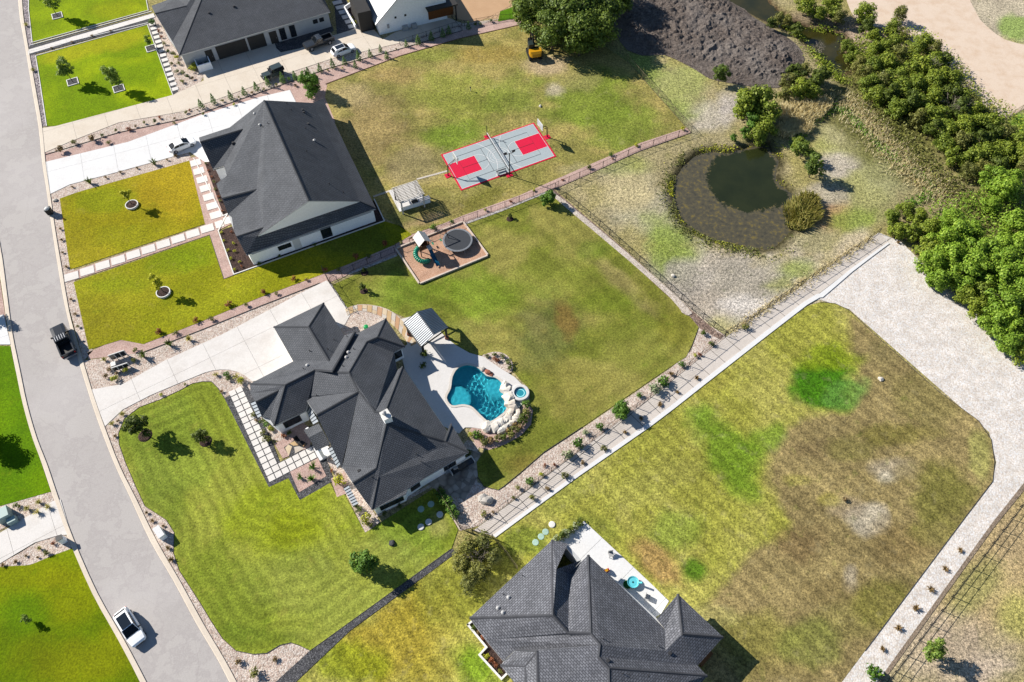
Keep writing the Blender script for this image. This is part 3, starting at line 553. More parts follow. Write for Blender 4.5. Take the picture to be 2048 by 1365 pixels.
# ---- slab walks
def paver(root, c, ang, a, b, mat, z=.115, jit=.02):
    M_ = Matrix.Translation((c[0], c[1], 0)) @ Matrix.Rotation(R(ang + random.uniform(-.6, .6)), 4, 'Z'); dz = random.uniform(-.008, .008)
    MB().box(-a / 2, a / 2, -b / 2, b / 2, .03, z + dz, M_, .01, .01).build('paver', mat, root)
def row(root, p0, p1, n, a, b, ang, mat, z=.115):
    q0 = G(p0); q1 = G(p1)
    for i in range(n):
        t = i / max(1, n - 1); paver(root, q0 * (1 - t) + q1 * t, ang, a, b, mat, z)
wk = sheet('garden_walk', [(57, 95), (302, 28), (309, 40), (356, 184), (346, 191), (297, 48), (58, 112)], .062, M_dark)
row(wk, (62.5, 103.5), (304, 33), 24, 1.02, 1.42, 27, M_slab); row(wk, (304.5, 49), (350.5, 179), 15, 1.15, .95, 27, M_slab)
wk = sheet('garden_walk', [(131, 548), (411, 451), (378, 318), (404, 311), (447, 431), (463, 432), (468, 446), (420, 470), (135, 566)], .062, M_pink)
row(wk, (143.4, 554), (414.8, 458), 10, 2.05, 1.55, 23.5, M_slab); row(wk, (439, 449.5), (456, 442), 2, 1.3, 1.5, 23.5, M_slab); row(wk, (391.5, 326.5), (431.5, 431), 7, 1.75, 1.5, 23.5, M_slab)
sheet('mulch_bed', [(404, 311), (447, 432), (480, 425), (445, 325)], Zl, M_mulch); sheet('mulch_bed', [(437, 463), (468, 549), (768, 442), (748, 400), (735, 420), (500, 520), (475, 450)], Zl, M_mulch)
sheet('gravel_bed', [(419, 469), (435, 462), (467, 551), (448, 558.5)], Zl + .01, M_pink)
# front terrace of the pool house
wk = sheet('front_terrace', [(449, 797), (494, 772), (512, 800), (560, 925), (600, 905), (640, 880), (668, 962), (600, 1001), (577, 957), (538, 975)], .066, M_dark)
U33 = Vector((math.cos(R(33)), math.sin(R(33)))); V33 = Vector((math.sin(R(33)), -math.cos(R(33))))
o0 = Vector(G((538.5, 966))[:2]); top = Vector(G((461, 795))[:2]); nV = 15; pv = (o0 - top).length / nV; dirv = (o0 - top).normalized(); diru = Vector((-dirv.y, dirv.x))
for j in range(nV + 1):
    for i in range(2): c = top + dirv * (pv * (j - .45)) + diru * (pv * .98 * (i + .52)); paver(wk, c, math.degrees(math.atan2(diru.y, diru.x)), pv * .88, pv * .88, M_slab)
for j in (nV - 1, nV):
    for i in range(2, 9): c = top + dirv * (pv * (j - .45)) + diru * (pv * .98 * (i + .52)); paver(wk, c, math.degrees(math.atan2(diru.y, diru.x)), pv * .88, pv * .88, M_slab)
sheet('gravel_bed', [(580.5, 944.6), (636, 917), (653, 953), (598.5, 985.6)], .09, M_pink); sheet('gravel_bed', [(662, 958), (690, 944), (700, 985), (674, 995)], .07, M_pink)
sheet('gravel_bed', [(688, 930), (760, 1045), (731, 1067), (680, 965), (655, 925), (640, 900), (665, 890)], .05, M_tan); sheet('gravel_bed', [(745, 1040), (868, 972), (880, 960), (760, 1020)], .052, M_tan)
sheet('gravel_bed', [(520, 835), (600, 830), (615, 860), (566, 885), (545, 880)], .072, M_tan); sheet('brick_patio', [(549, 888), (580, 872), (596, 840), (625, 860), (620, 895), (566, 918)], .078, M_pink)
sheet('gravel_bed', [(840, 960), (935, 900), (960, 905), (955, 955), (930, 1000), (890, 990)], .058, m_gravel('patio_stone', ['#b4a898', '#d6cabc', '#a09486'], 1.2))
# flagstones round the gravel circle and by the front seat
M_flag = [m_concrete('flagstone_%s' % k, h, '#b08c60', .5) for k, h in (('cream', '#eed9b8'), ('tan', '#e2c090'), ('grey', '#e6ddd0'), ('rust', '#dcae86'))]
fl = sheet('flagstone_path', smooth([(690, 620), (715, 610), (745, 611), (775, 619), (800, 636), (822, 662), (836, 690), (818, 690), (800, 664), (775, 642), (745, 628), (715, 624), (694, 634)], 2), .07, M_tan)
arc_o = smooth([(690, 619), (715, 611), (745, 612), (775, 620), (800, 637), (822, 664), (834, 688)], 3, False); arc_i = smooth([(695, 633), (716, 623), (744, 627), (773, 641), (797, 663), (814, 684), (822, 694)], 3, False)
def stone(root, pts, mat, z=.12):
    c = np.mean(np.array(pts), 0); q = [(p[0] + (c[0] - p[0]) * .09, p[1] + (c[1] - p[1]) * .09) for p in pts]; MB().prism(q, .03, z + random.uniform(-.012, .012)).build('flagstone', mat, root)
for i in range(0, len(arc_o) - 1):
    a, b, c, d = arc_o[i], arc_o[i + 1], arc_i[i + 1], arc_i[i]; t = random.uniform(.4, .65)
    m1 = (a[0] + (d[0] - a[0]) * t, a[1] + (d[1] - a[1]) * t); m2 = (b[0] + (c[0] - b[0]) * t, b[1] + (c[1] - b[1]) * t)
    if i % 2: stone(fl, GP([a, b, c, d]), M_flag[i % 4])
    else: stone(fl, GP([a, b, m2, m1]), M_flag[i % 4]); stone(fl, GP([m1, m2, c, d]), M_flag[(i + 2) % 4])
fl = sheet('flagstone_path', [(568, 896), (590, 880), (616, 888), (600, 905), (580, 916)], .083, M_dark)
for k, q in enumerate(([(570, 897), (577, 889), (585, 894), (578, 915)], [(578, 888), (592, 882), (598, 892), (587, 893)], [(588, 895), (599, 893), (610, 898), (590, 909)], [(600, 884), (612, 888), (610, 896), (601, 892)])): stone(fl, GP(q), M_flag[k])
# stepping stones across the yard
st = sheet('stepping_path', [(747, 392), (783, 380), (784, 383), (748, 395)], .068, M_rough, colf=lambda x, y: np.tile(alb('#6c7040'), (len(x), 1)))
for k in range(10): paver(st, G((749 + k * 3.6, 393.5 - k * 1.25)), 23 + k * 3, .42, .36, M_flag[2], .10)
for k in range(16): paver(st, G((836 + k * 3.75, 359 - k * 1.02)), 20 + k * 2, .42, .36, M_flag[2], .10)

# ================================================================== HOUSES
def m_shingle(name, c1, c2, row_h=.22):
    m = N(name); uv = m.n('ShaderNodeUVMap', uv_map='UVMap').outputs[0]
    br = m.n('ShaderNodeTexBrick'); br.inputs['Scale'].default_value = 1.0; br.inputs['Brick Width'].default_value = .42; br.inputs['Row Height'].default_value = row_h; br.inputs['Mortar Size'].default_value = .045; br.inputs['Bias'].default_value = 0; br.offset = .43
    br.inputs['Color1'].default_value = col4(alb(c1)); br.inputs['Color2'].default_value = col4(alb(c2)); br.inputs['Mortar'].default_value = col4(alb(c1) * .55); br.inputs['Mortar Smooth'].default_value = .4
    m.l(uv, br.inputs['Vector']); p = m.geo(); n1 = m.noise(p, .5, 4); n2 = m.noise(p, 7, 3, .7)
    c = m.mix(br.outputs['Color'], m.ramp([(.3, (.85,) * 3), (.7, (1.12,) * 3)], n1), .9, 'MULTIPLY'); c = m.mix(c, m.ramp([(.3, (.72,) * 3), (.7, (1.25,) * 3)], n2), .85, 'MULTIPLY')
    m.bump(br.outputs['Fac'], .5, -.04); return m.out(c, .9, spec=.12)
M_shB = m_shingle('charcoal_shingle', '#6e7177', '#787b81'); M_shD = m_shingle('slate_grey_shingle', '#74767d', '#8e9098', .26)
M_fascia = plain('white_fascia', alb('#fffdf8'), .6, var=.04); M_wall = plain('white_brick_wall', (.82, .83, .84), .8, var=.07, scale=5); M_stucco = plain('grey_stucco', alb('#d6d8da'), .85, var=.06)
M_glass = plain('dark_window_glass', (.012, .016, .022), .08, spec=.6); M_frame = plain('black_window_frame', (.02, .02, .022), .5); M_dkwood = plain('dark_trim', (.03, .028, .026), .6)
M_seam = N('standing_seam_metal').out(alb('#dde2e6'), .35, .35, .5); M_seam_d = N('grey_seam_metal').out(alb('#7d8088'), .4, .4, .5); M_awn = N('pale_awning_metal').out(alb('#c6ccd2'), .35, .3, .5)
M_vent = plain('vent_metal', alb('#c8c8c8'), .5); M_ventd = plain('vent_dark', (.03, .03, .033), .6)
def solve_roof(sp):
    th = R(sp['th']); ze = sp['ze']; s = sp['s']; U = np.array([math.cos(th), math.sin(th)]); V = np.array([math.sin(th), -math.cos(th)])
    D = {'+U': U, '-U': -U, '+V': V, '-V': -V}; px = sp['v']; zf = sp.get('z', {})
    zo = lambda n: zf.get(n, ze if n in sp['e'] else None); zs = {n: [] for n in px}
    for fc in sp['f']:
        d = D[fc[0]]; z0 = zo(fc[1]); q = G(px[fc[1]], z0); sl_ = fc[3] if len(fc) > 3 else s
        for n in fc[2]:
            if zo(n) is None:
                r_ = ray(px[n]); A = r_[2] + sl_ * (r_[:2] @ d); B = z0 - sl_ * ((CAM[:2] - q[:2]) @ d) - CAMH; zs[n].append(CAMH + B / A * r_[2])
    return {n: G(px[n], zo(n) if zo(n) is not None else float(np.mean(zs[n]) if zs[n] else ze)) for n in px}, D
def house(name, label, sp, roofmat, wallmat, inset=.4, caps=True):
    P3, D = solve_roof(sp); nm = list(P3); ix = {n: i for i, n in enumerate(nm)}
    cen = np.mean([P3[n] for n in sp['out']], 0); root = empty(name, (cen[0], cen[1], 0), R(sp['th']), label, 'house')
    inv = (Matrix.Translation((cen[0], cen[1], 0)) @ Matrix.Rotation(R(sp['th']), 4, 'Z')).inverted()
    L = {n: inv @ Vector(P3[n]) for n in nm}
    Fc = []
    for fc in sp['f']:
        f = [ix[n] for n in fc[2]]; a = sum(L[nm[f[i - 1]]].x * L[nm[f[i]]].y - L[nm[f[i]]].x * L[nm[f[i - 1]]].y for i in range(len(f)))
        Fc.append(f if a > 0 else f[::-1])
    used = sorted({i for f in Fc for i in f}); rm = {o: k for k, o in enumerate(used)}
    me = bpy.data.meshes.new('roof'); me.from_pydata([L[nm[i]] for i in used], [], [[rm[i] for i in f] for f in Fc]); me.materials.append(roofmat); me.materials.append(M_fascia)
    uvl = me.uv_layers.new(name='UVMap')
    for pl, fc in zip(me.polygons, sp['f']):
        ax = fc[0][1]
        for li in pl.loop_indices:
            co = me.vertices[me.loops[li].vertex_index].co
            uvl.data[li].uv = (co.x, co.y * 1.13) if ax == 'V' else (co.y, co.x * 1.13)
    me.update(); ro = link('roof', me, root); so = ro.modifiers.new('thick', 'SOLIDIFY'); so.thickness = .24; so.offset = -1; so.material_offset_rim = 1
    if caps:                                   # ridge and hip caps: only convex edges
        ed = {}
        for f, fc in zip(Fc, sp['f']):
            for i in range(len(f)): ed.setdefault(frozenset((f[i - 1], f[i])), []).append((f, fc))
        for e, fs in ed.items():
            if len(fs) != 2 or fs[0][1][0] == fs[1][1][0]: continue
            a, b = [L[nm[i]] for i in e]
            def nrm(f):
                n_ = Vector((0, 0, 0))
                for i in range(len(f)): n_ += (L[nm[f[i - 1]]] - L[nm[f[0]]]).cross(L[nm[f[i]]] - L[nm[f[0]]])
                return n_.normalized()
            f0, f1 = fs[0][0], fs[1][0]; n0 = nrm(f0); c1 = sum((L[nm[i]] for i in f1), Vector()) / len(f1); mid = (a + b) / 2
            if (c1 - mid).dot(n0) > -.02 or (b - a).length < .5: continue
            dd = (b - a).normalized(); up = (n0 + nrm(f1)).normalized(); sd_ = dd.cross(up).normalized() * .17; mb = MB(); k = max(1, int((b - a).length / .9))
            rings = []
            for q, t in ((a, 0), (b, 1)): rings.append([q - sd_ - up * .03, q + up * .07, q + sd_ - up * .03, q - up * .10])
            mb.loft(rings).build('ridge_cap', roofmat, ro)
    # walls under the eaves
    O = [L[n] for n in sp['out']]; n_ = len(O)
    if sum(O[i - 1].x * O[i].y - O[i].x * O[i - 1].y for i in range(n_)) < 0: O = O[::-1]
    In = []
    for i in range(n_):
        p, q, r_ = O[i - 1], O[i], O[(i + 1) % n_]; e1 = Vector((q.x - p.x, q.y - p.y)); e2 = Vector((r_.x - q.x, r_.y - q.y))
        if e1.length < 1e-4: e1 = e2
        if e2.length < 1e-4: e2 = e1
        n1 = Vector((-e1.y, e1.x)).normalized(); n2 = Vector((-e2.y, e2.x)).normalized(); b = n1 + n2
        b = n1 if b.length < .3 else b / max(.35, b.length_squared / 2)
        In.append(Vector((q.x + b.x * inset, q.y + b.y * inset, q.z - .26)))
    mb = MB()
    for i in range(n_):
        a, b = In[i - 1], In[i]; mb.poly([(a.x, a.y, 0), (b.x, b.y, 0), tuple(b), tuple(a)])
    wo = mb.build('wall', wallmat, root)
    mb = MB()
    for i in range(n_): mb.poly([tuple(O[i - 1] - Vector((0, 0, .25))), tuple(O[i] - Vector((0, 0, .25))), tuple(In[i] + Vector((0, 0, .02))), tuple(In[i - 1] + Vector((0, 0, .02)))])
    mb.build('soffit', M_stucco, root)
    return root, L, In, inv, ro
def opening(root, a, b, t, w_, z0, z1, kind='window', mat=None, prot=.05):
    """window or door set on the wall line a-b (local), centre at share t"""
    a = Vector((a.x, a.y, 0)); b = Vector((b.x, b.y, 0)); d = (b - a).normalized(); c = a + (b - a) * t; nrm = Vector((d.y, -d.x, 0))
    M_ = Matrix((( d.x, nrm.x, 0, c.x), (d.y, nrm.y, 0, c.y), (0, 0, 1, 0), (0, 0, 0, 1)))
    f = MB().box(-w_ / 2 - .08, w_ / 2 + .08, -.02, prot, z0 - .08, z1 + .08, M_).build(kind, mat if kind.endswith('door') else M_frame, root)
    if kind == 'window':
        k = max(1, round(w_ / .9))
        for i in range(k):
            x0 = -w_ / 2 + i * w_ / k + .02; MB().box(x0, x0 + w_ / k - .04, prot, prot + .012, z0 + .02, z1 - .02, M_).build('pane', M_glass, f)
    elif kind == 'garage_door':
        k = 4; h = (z1 - z0) / k
        for i in range(k): MB().box(-w_ / 2, w_ / 2, prot, prot + .03, z0 + i * h + .015, z0 + (i + 1) * h - .015, M_).build('panel', mat, f)
    else: MB().tube(M_ @ Vector((w_ * .35, prot + .06, 1.0)), M_ @ Vector((w_ * .35, prot + .06, 1.25)), .02).build('handle', M_vent, f)
    return f
def vents(root, inv, spots, ro):
    """plumbing stacks and roof vents; z found from the roof they stand on"""
    from mathutils.bvhtree import BVHTree
    bv = BVHTree.FromPolygons([v.co[:] for v in ro.data.vertices], [list(q.vertices) for q in ro.data.polygons]); o_ = inv @ Vector(CAM)
    for (px, z, kind) in spots:
        hit = bv.ray_cast(o_, (inv @ Vector(G(px, 0)) - o_).normalized())[0]; p = hit if hit is not None else inv @ Vector(G(px, z))
        if kind == 'stack': MB().tube((p.x, p.y, p.z - .35), (p.x, p.y, p.z + .35), .05, .05, 8).tube((p.x, p.y, p.z - .1), (p.x, p.y, p.z - .02), .12, .06, 8).build('vent_stack', M_ventd, root)
        elif kind == 'cap': MB().lathe((p.x, p.y, p.z), [(.12, -.4), (.12, .12), (.24, .14), (.24, .2), (.05, .32)], 12).build('roof_vent', M_vent, root)
        else: MB().box(p.x - .22, p.x + .22, p.y - .2, p.y + .2, p.z - .25, p.z + .14, None, .05, .05).build('roof_vent', M_ventd, root)
HC = dict(th=33, ze=3.2, s=.52, v=dict(a1=(647.3, 606), a2=(547.2, 654.2), a3=(616.9, 654.2), a4=(688.8, 670.9), a5=(658.3, 722.5), a6=(586.4, 723.1), a7=(500, 768),
    f1=(571, 770), f2=(630.5, 740), f3=(501, 787.5), f4=(511, 804.3), f5=(557.3, 781.2), f6=(524, 834.4), f7=(539.2, 838.4), f8=(548.2, 852.5), f9=(611.5, 822.3), f10=(619.5, 793),
    w1=(709.9, 664.3), w2=(665.7, 742.6), w3=(712.5, 668), w4=(667.5, 745), b1=(771.7, 637.5), b2=(810.5, 693.8), b3=(754.5, 674.7), b4=(733.4, 684), b5=(788.1, 705.2),
    P=(697.9, 745.5), T=(718, 783), g1=(609.5, 797), g2=(633, 830.3), g3=(683, 934.4), d1=(793.7, 740.8), d2=(805.5, 733.5), d3=(750.5, 824), d4=(770, 826), R=(773.2, 848),
    k1=(937.4, 905), k2=(902, 848), k3=(889, 883), k4=(896, 866), S=(752.6, 936.5), h1=(684.8, 935.2), h2=(705.3, 966.4), h3=(731, 1003), m0=(738, 1012), m1=(757, 954.5), m2=(744, 1020), m3=(815, 979), m4=(811.5, 988.5), n1=(855, 924), n2=(848.5, 956.5), n3=(884, 936)),
    e=['a1', 'a2', 'a4', 'a6', 'a7', 'f3', 'f6', 'f7', 'f8', 'f9', 'w3', 'w1', 'b1', 'b2', 'b5', 'g1', 'd1', 'd2', 'k1', 'k2', 'k4', 'h1', 'g3', 'm2', 'm3', 'm4', 'n2', 'n3', 'h3', 'm0'], z=dict(w1=3.75, a4=3.4, w2=6.35, w4=5.75, P=6.7, T=6.5, d3=6.5, d4=6.7, R=6.7, g2=6.2),
    f=[('-V', 'a1', ['a1', 'a2', 'a3']), ('-U', 'a2', ['a2', 'a6', 'a5', 'a3']), ('+U', 'a1', ['a1', 'a3', 'a5', 'a4']), ('-V', 'a7', ['a7', 'a6', 'a5', 'w2', 'f2', 'f1']), ('-V', 'a4', ['a4', 'w1', 'w2', 'a5']), ('+U', 'w3', ['w1', 'w3', 'w4', 'w2']),
       ('-U', 'a7', ['a7', 'f1', 'f5', 'f3']), ('-V', 'f3', ['f3', 'f5', 'f4']), ('+V', 'f7', ['f4', 'f5', 'f7', 'f6']), ('-U', 'f7', ['f5', 'f1', 'f8', 'f7']), ('+V', 'f8', ['f1', 'f2', 'f10', 'f9', 'f8']),
       ('-U', 'g1', ['f2', 'w2', 'w4', 'P', 'T', 'g1', 'f10']), ('-V', 'b1', ['w3', 'b1', 'b3', 'b4', 'P', 'w4']), ('+U', 'b1', ['b1', 'b3', 'b2']), ('+V', 'b2', ['b3', 'b4', 'b5', 'b2']), ('+U', 'b5', ['b4', 'P', 'T', 'd3', 'd1', 'b5']),
       ('-V', 'g1', ['g1', 'T', 'g2'], .75), ('+V', 'g3', ['g2', 'T', 'g3'], .75), ('-V', 'd1', ['d1', 'd3', 'd4', 'd2']), ('+U', 'd2', ['d2', 'd4', 'R', 'k3', 'k4']), ('-U', 'h1', ['T', 'd3', 'd4', 'R', 'S', 'h1']), ('-V', 'h1', ['h1', 'S', 'h2']),
       ('+U', 'k1', ['k2', 'k3', 'k1']), ('-V', 'k4', ['k4', 'k3', 'k2']), ('+V', 'k1', ['R', 'k3', 'k1', 'n3', 'n1', 'n2', 'm3', 'm1', 'S']), ('+V', 'h3', ['h2', 'S', 'm1', 'm0', 'h3']), ('-U', 'm0', ['m1', 'm2', 'm0']), ('+V', 'm2', ['m1', 'm3', 'm4', 'm2']), ('+V', 'n3', ['n1', 'n3', 'n2'])],
    out=['a1', 'a2', 'a6', 'a7', 'f3', 'f4', 'f6', 'f8', 'f9', 'f10', 'g1', 'g2', 'g3', 'h1', 'h2', 'h3', 'm0', 'm2', 'm4', 'm3', 'n2', 'n3', 'k1', 'k2', 'k4', 'd2', 'd1', 'b5', 'b2', 'b1', 'w3', 'w1', 'a4'])
HB = dict(th=23.5, ze=3.2, s=.62, v=dict(r1=(528, 201), r2=(617.3, 402.3), c1=(625.5, 206.2), e1=(645.6, 197.3), e2=(752, 417.4), gl=(513.3, 473.8), gr=(720, 403.3), s2=(492.2, 509.6), p0=(467.4, 461.4), p1=(472.9, 473.8), p2=(526.5, 456),
    q0=(459.2, 255.3), q1=(397.8, 275.4), q2=(400, 284.3), q3=(486, 258.7), q4=(425.7, 339), q5=(448, 332.4), x1=(453.6, 351.3), x2=(432.4, 368), h1=(440.5, 389), h2=(444, 397), h3=(512.8, 378.9), h4=(456, 429.5), h5=(463.3, 434)),
    e=['e1', 'e2', 's2', 'p0', 'q1', 'q4', 'x2', 'h1', 'h4'],
    f=[('-U', 'x2', ['r1', 'r2', 'gl', 'p2', 'p0', 'h5', 'h3', 'h1', 'x2', 'x1', 'q5', 'q3', 'q0']), ('+U', 'e1', ['r1', 'c1', 'e1', 'e2', 'gr', 'r2']), ('-V', 'q1', ['q1', 'q0', 'q3', 'q2']), ('+V', 'q4', ['q2', 'q3', 'q5', 'q4']),
       ('-V', 'h1', ['h1', 'h3', 'h2']), ('+V', 'h4', ['h2', 'h3', 'h5', 'h4']), ('-V', 'p0', ['p0', 'p2', 'p1']), ('+V', 's2', ['p1', 'p2', 'gl', 'gr', 'e2', 's2'])],
    out=['r1', 'q0', 'q1', 'q2', 'q4', 'q5', 'x1', 'x2', 'h1', 'h2', 'h4', 'p0', 'p1', 's2', 'e2', 'e1', 'c1'])
HD = dict(th=43, ze=3.2, s=.5, v=dict(t1=(1104.7, 1080.2), t2=(1106, 1231.3), t3=(938.9, 1236.6), t5=(1135.4, 1088.2), t6=(1163.5, 1120.3), t7=(1112.7, 1139), u0=(1138, 1147), u1=(1176.8, 1110.2), u2=(1182.2, 1267.4), y1=(1136.7, 1266), u3=(1330.6, 1260.7), y2=(1200.9, 1290.5), y3=(1330.5, 1302.5),
    x1=(1356, 1188.5), x0=(1313.2, 1238), x2=(1364.5, 1268.2), x3=(1446.3, 1274.7), x4=(1395.4, 1331.3), o1=(1414.5, 1352), o2=(1380, 1392), z1=(971, 1279.4), j1=(1005.7, 1322), j2=(1031, 1300.8), j3=(1073.9, 1303.5), i1=(1000.9, 1331.6), i2=(1049.8, 1332.9), i3=(1052, 1395), i4=(1040, 1372), i5=(1076, 1400), l1=(1218.5, 1337), l2=(1220, 1410), y4=(1198, 1314)),
    e=['t1', 't3', 't5', 't6', 'u0', 'u1', 'u3', 'x1', 'x0', 'x3', 'x4', 'o1', 'o2', 'z1', 'j1', 'i1', 'i4'], z=dict(y2=7.1, y4=7.1, l1=7.1, l2=7.1, j3=6.3, i2=4.9, i3=5.4, i5=6.3, j2=3.7),
    f=[('-V', 't1', ['t1', 't3', 't2']), ('-U', 't3', ['t3', 'z1', 'u2', 'y1', 't2']), ('+U', 't5', ['t1', 't2', 'y1', 'u0', 't6', 't7', 't5']), ('-V', 'u1', ['u0', 'u1', 'u2', 'y1']), ('+U', 'u1', ['u1', 'u3', 'y3', 'y2', 'u2']), ('-V', 'x1', ['x1', 'x2', 'y3', 'u3', 'x0']), ('+U', 'x1', ['x1', 'x3', 'x2']),
       ('+V', 'x3', ['x2', 'x3', 'x4', 'y4', 'y2', 'y3']), ('-U', 'z1', ['z1', 'j1', 'j2', 'j3', 'y2', 'u2']), ('-V', 'i1', ['i1', 'i2', 'j3', 'j2']), ('+U', 'x4', ['y4', 'x4', 'o1', 'l1']), ('+V', 'o1', ['l1', 'o1', 'o2', 'l2']), ('-U', 'i1', ['y2', 'y4', 'l1', 'l2', 'i5', 'j3']), ('+U', 'x3', ['i2', 'i3', 'i5', 'j3']), ('-U', 'i1', ['i1', 'i4', 'i3', 'i2'])],
    out=['t1', 't3', 'z1', 'j1', 'j2', 'i1', 'i4', 'i3', 'i5', 'l2', 'o2', 'o1', 'x4', 'x3', 'x1', 'x0', 'u3', 'u1', 'u0', 't6', 't5'])
HA = dict(th=27, ze=3.4, s=.55, v=dict(A1=(358.6, 111.3), A2=(660.4, 23.8), A3=(432, -74), A5=(560, -112), A6=(618, -70), g0=(344.9, 83.8), g1=(309.8, 27.4), g2=(372.3, 12.2), g4=(303, 12), g5=(352, -6), n1=(318, -30), n2=(400, -150), n3=(500, -175)),
    e=['A1', 'A2', 'A6', 'g0', 'g4', 'n1', 'n2', 'n3'], z=dict(A3=8.6, A5=8.6, g1=5.6, g2=5.8, g5=4.4),
    f=[('+V', 'A1', ['A1', 'A2', 'A5', 'A3']), ('-U', 'A1', ['A1', 'A3', 'n1', 'g5', 'g2', 'g0']), ('+V', 'g0', ['g1', 'g2', 'g0']), ('-V', 'g4', ['g4', 'g5', 'g2', 'g1']), ('+U', 'A2', ['A2', 'A6', 'A5']), ('-V', 'n3', ['A3', 'A5', 'A6', 'n3', 'n2', 'n1'])],
    out=['A1', 'A2', 'A6', 'n3', 'n2', 'n1', 'g5', 'g4', 'g1', 'g0'])
if 0:
    for nm_, sp in (('HB', HB), ('HD', HD), ('HA', HA)):
        o_, _ = solve_roof(sp); print(nm_, {k: np.round(v, 1).tolist() for k, v in o_.items()})
hc, Lc, Inc, invc, roc = house('pool_house', 'large dark hip-roofed house with white walls beside the turquoise pool', HC, M_shB, M_wall)
hb, Lb, Inb, invb, rob = house('gabled_house', 'dark gabled house with a white triangular gable end and two small front gables', HB, M_shB, M_wall)
hd, Ld, Ind, invd, rod = house('lower_house', 'slate-grey hip-roofed house cut off by the bottom of the picture', HD, M_shD, M_wall)
ha, La, Ina, inva, roa = house('garage_house', 'dark-roofed house with two open garage bays at the top of the picture', HA, M_shB, M_stucco)
# ---- house details
g = invb; MB().poly([Lb['gl'] + Vector((.0, 0, -.1)), Lb['r2'] + Vector((0, 0, -.12)), Lb['gr'] + Vector((0, 0, -.1))]).build('gable_wall', M_wall, hb)
def edge_of(In, L, sp, a, b):
    """inset wall corners that belong to outline vertices a and b"""
    pa = min(In, key=lambda q: (q.xy - L[a].xy).length); pb = min(In, key=lambda q: (q.xy - L[b].xy).length); return pa, pb
a_, b_ = edge_of(Inb, Lb, HB, 's2', 'e2')
opening(hb, a_, b_, .60, 1.5, .4, 2.7); opening(hb, a_, b_, .24, .9, 1.2, 2.0); opening(hb, a_, b_, .29, .9, 1.2, 2.0); opening(hb, a_, b_, .36, 1.0, .05, 2.2, 'side_door', M_fascia)
MB().box(Lb['e2'].x - .2, Lb['e2'].x - .1, -1, -.9, 0, .01).V
_p = [a_.lerp(b_, t) for t in (.02, .98)]; MB().tube((_p[0].x, _p[0].y - .06, 2.45), (_p[1].x, _p[1].y - .06, 2.45), .05).build('gutter_pipe', M_vent, hb)
vents(hb, invb, [((509.5, 228.5), 8.6, 'cap'), ((520, 251), 8.5, 'cap'), ((526, 255), 8.5, 'stack'), ((536, 248), 8.9, 'stack'), ((574, 208), 8.2, 'stack'), ((583, 221), 7.8, 'stack'), ((605, 220), 7.0, 'box'), ((607, 225), 7.0, 'box'), ((616, 248), 6.6, 'box'), ((612, 258), 7.0, 'stack'), ((629, 282), 6.3, 'cap'), ((614, 304), 7.4, 'stack'), ((659, 369), 6.1, 'stack'), ((687, 386), 4.9, 'stack'), ((466, 286), 5.0, 'box')], rob)
a_, b_ = edge_of(Ina, La, HA, 'A1', 'A2')
opening(ha, a_, b_, .165, 1.2, .05, 2.5, 'front_door', M_dkwood); opening(ha, a_, b_, .315, 5.6, .05, 2.7, 'garage_door', M_dkwood); opening(ha, a_, b_, .485, 3.1, .05, 2.7, 'garage_door', M_dkwood); opening(ha, a_, b_, .60, 1.3, .05, 2.5, 'front_door', M_dkwood)  # dark flat panels stand for the shade inside the two open garage bays
for t, w_ in ((.665, 1.0), (.735, 1.0)): opening(ha, a_, b_, t, w_, .3, 2.6)
for t in (.90, .945): opening(ha, a_, b_, t, .8, 1.7, 2.4)
vents(ha, inva, [((418, 26), 6.0, 'box'), ((468, 13), 6.2, 'box'), ((640, 5), 4.8, 'stack')], roa)
vents(hc, invc, [((620, 703), 5.0, 'stack'), ((668, 680), 4.4, 'stack'), ((656, 699), 4.8, 'stack'), ((607, 738), 4.4, 'stack'), ((615, 732), 4.6, 'cap'), ((708, 699), 5.0, 'stack'), ((697, 706), 5.2, 'cap'), ((693, 716), 5.3, 'cap'), ((686, 733), 5.8, 'stack'), ((633, 791), 4.0, 'stack'), ((833, 909), 4.3, 'stack'), ((842, 924), 4.0, 'stack'), ((718, 942), 4.2, 'box'), ((744, 955), 4.4, 'stack'), ((694, 674), 4.0, 'stack')], roc)
vents(hd, invd, [((1045, 1152), 4.6, 'stack'), ((1006, 1189), 4.2, 'stack'), ((1017, 1196), 4.6, 'cap'), ((996, 1217), 4.3, 'cap'), ((1006, 1226), 4.6, 'cap'), ((1206, 1278), 6.2, 'stack'), ((1317, 1293), 4.6, 'stack'), ((1340, 1307), 4.6, 'box'), ((1216, 1322), 6.5, 'box'), ((1245, 1348), 6.4, 'stack'), ((1294, 1353), 5.2, 'box'), ((1283, 1358), 5.4, 'box')], rod)
for a, b, t, k in (('k1', 'n3', .35, 1.6), ('n2', 'm3', .5, 1.2), ('m4', 'm2', .35, 1.4), ('m4', 'm2', .75, 1.4), ('f8', 'f9', .5, 2.2), ('b2', 'b5', .5, 1.2)):
    a_, b_ = edge_of(Inc, Lc, HC, a, b)
    if (b_ - a_).length > .6:
        if (b_.x - a_.x) < 0: a_, b_ = b_, a_
        opening(hc, a_, b_, t, min(k, (b_ - a_).length * .7), .8, 2.3)
# chimney of the pool house
p = invc @ Vector(G((771, 829), 7.9)); MB().box(p.x - .5, p.x + .5, p.y - .6, p.y + .6, 5.0, 7.7).build('chimney', M_wall, hc)
ch = MB().box(p.x - .56, p.x + .56, p.y - .66, p.y + .66, 7.7, 7.82).build('chimney_cap', M_fascia, hc); MB().lathe((p.x - .1, p.y + .15, 7.82), [(.2, 0), (.2, .3), (.3, .32), (.3, .42), (.08, .55)], 14).build('flue', M_vent, ch)
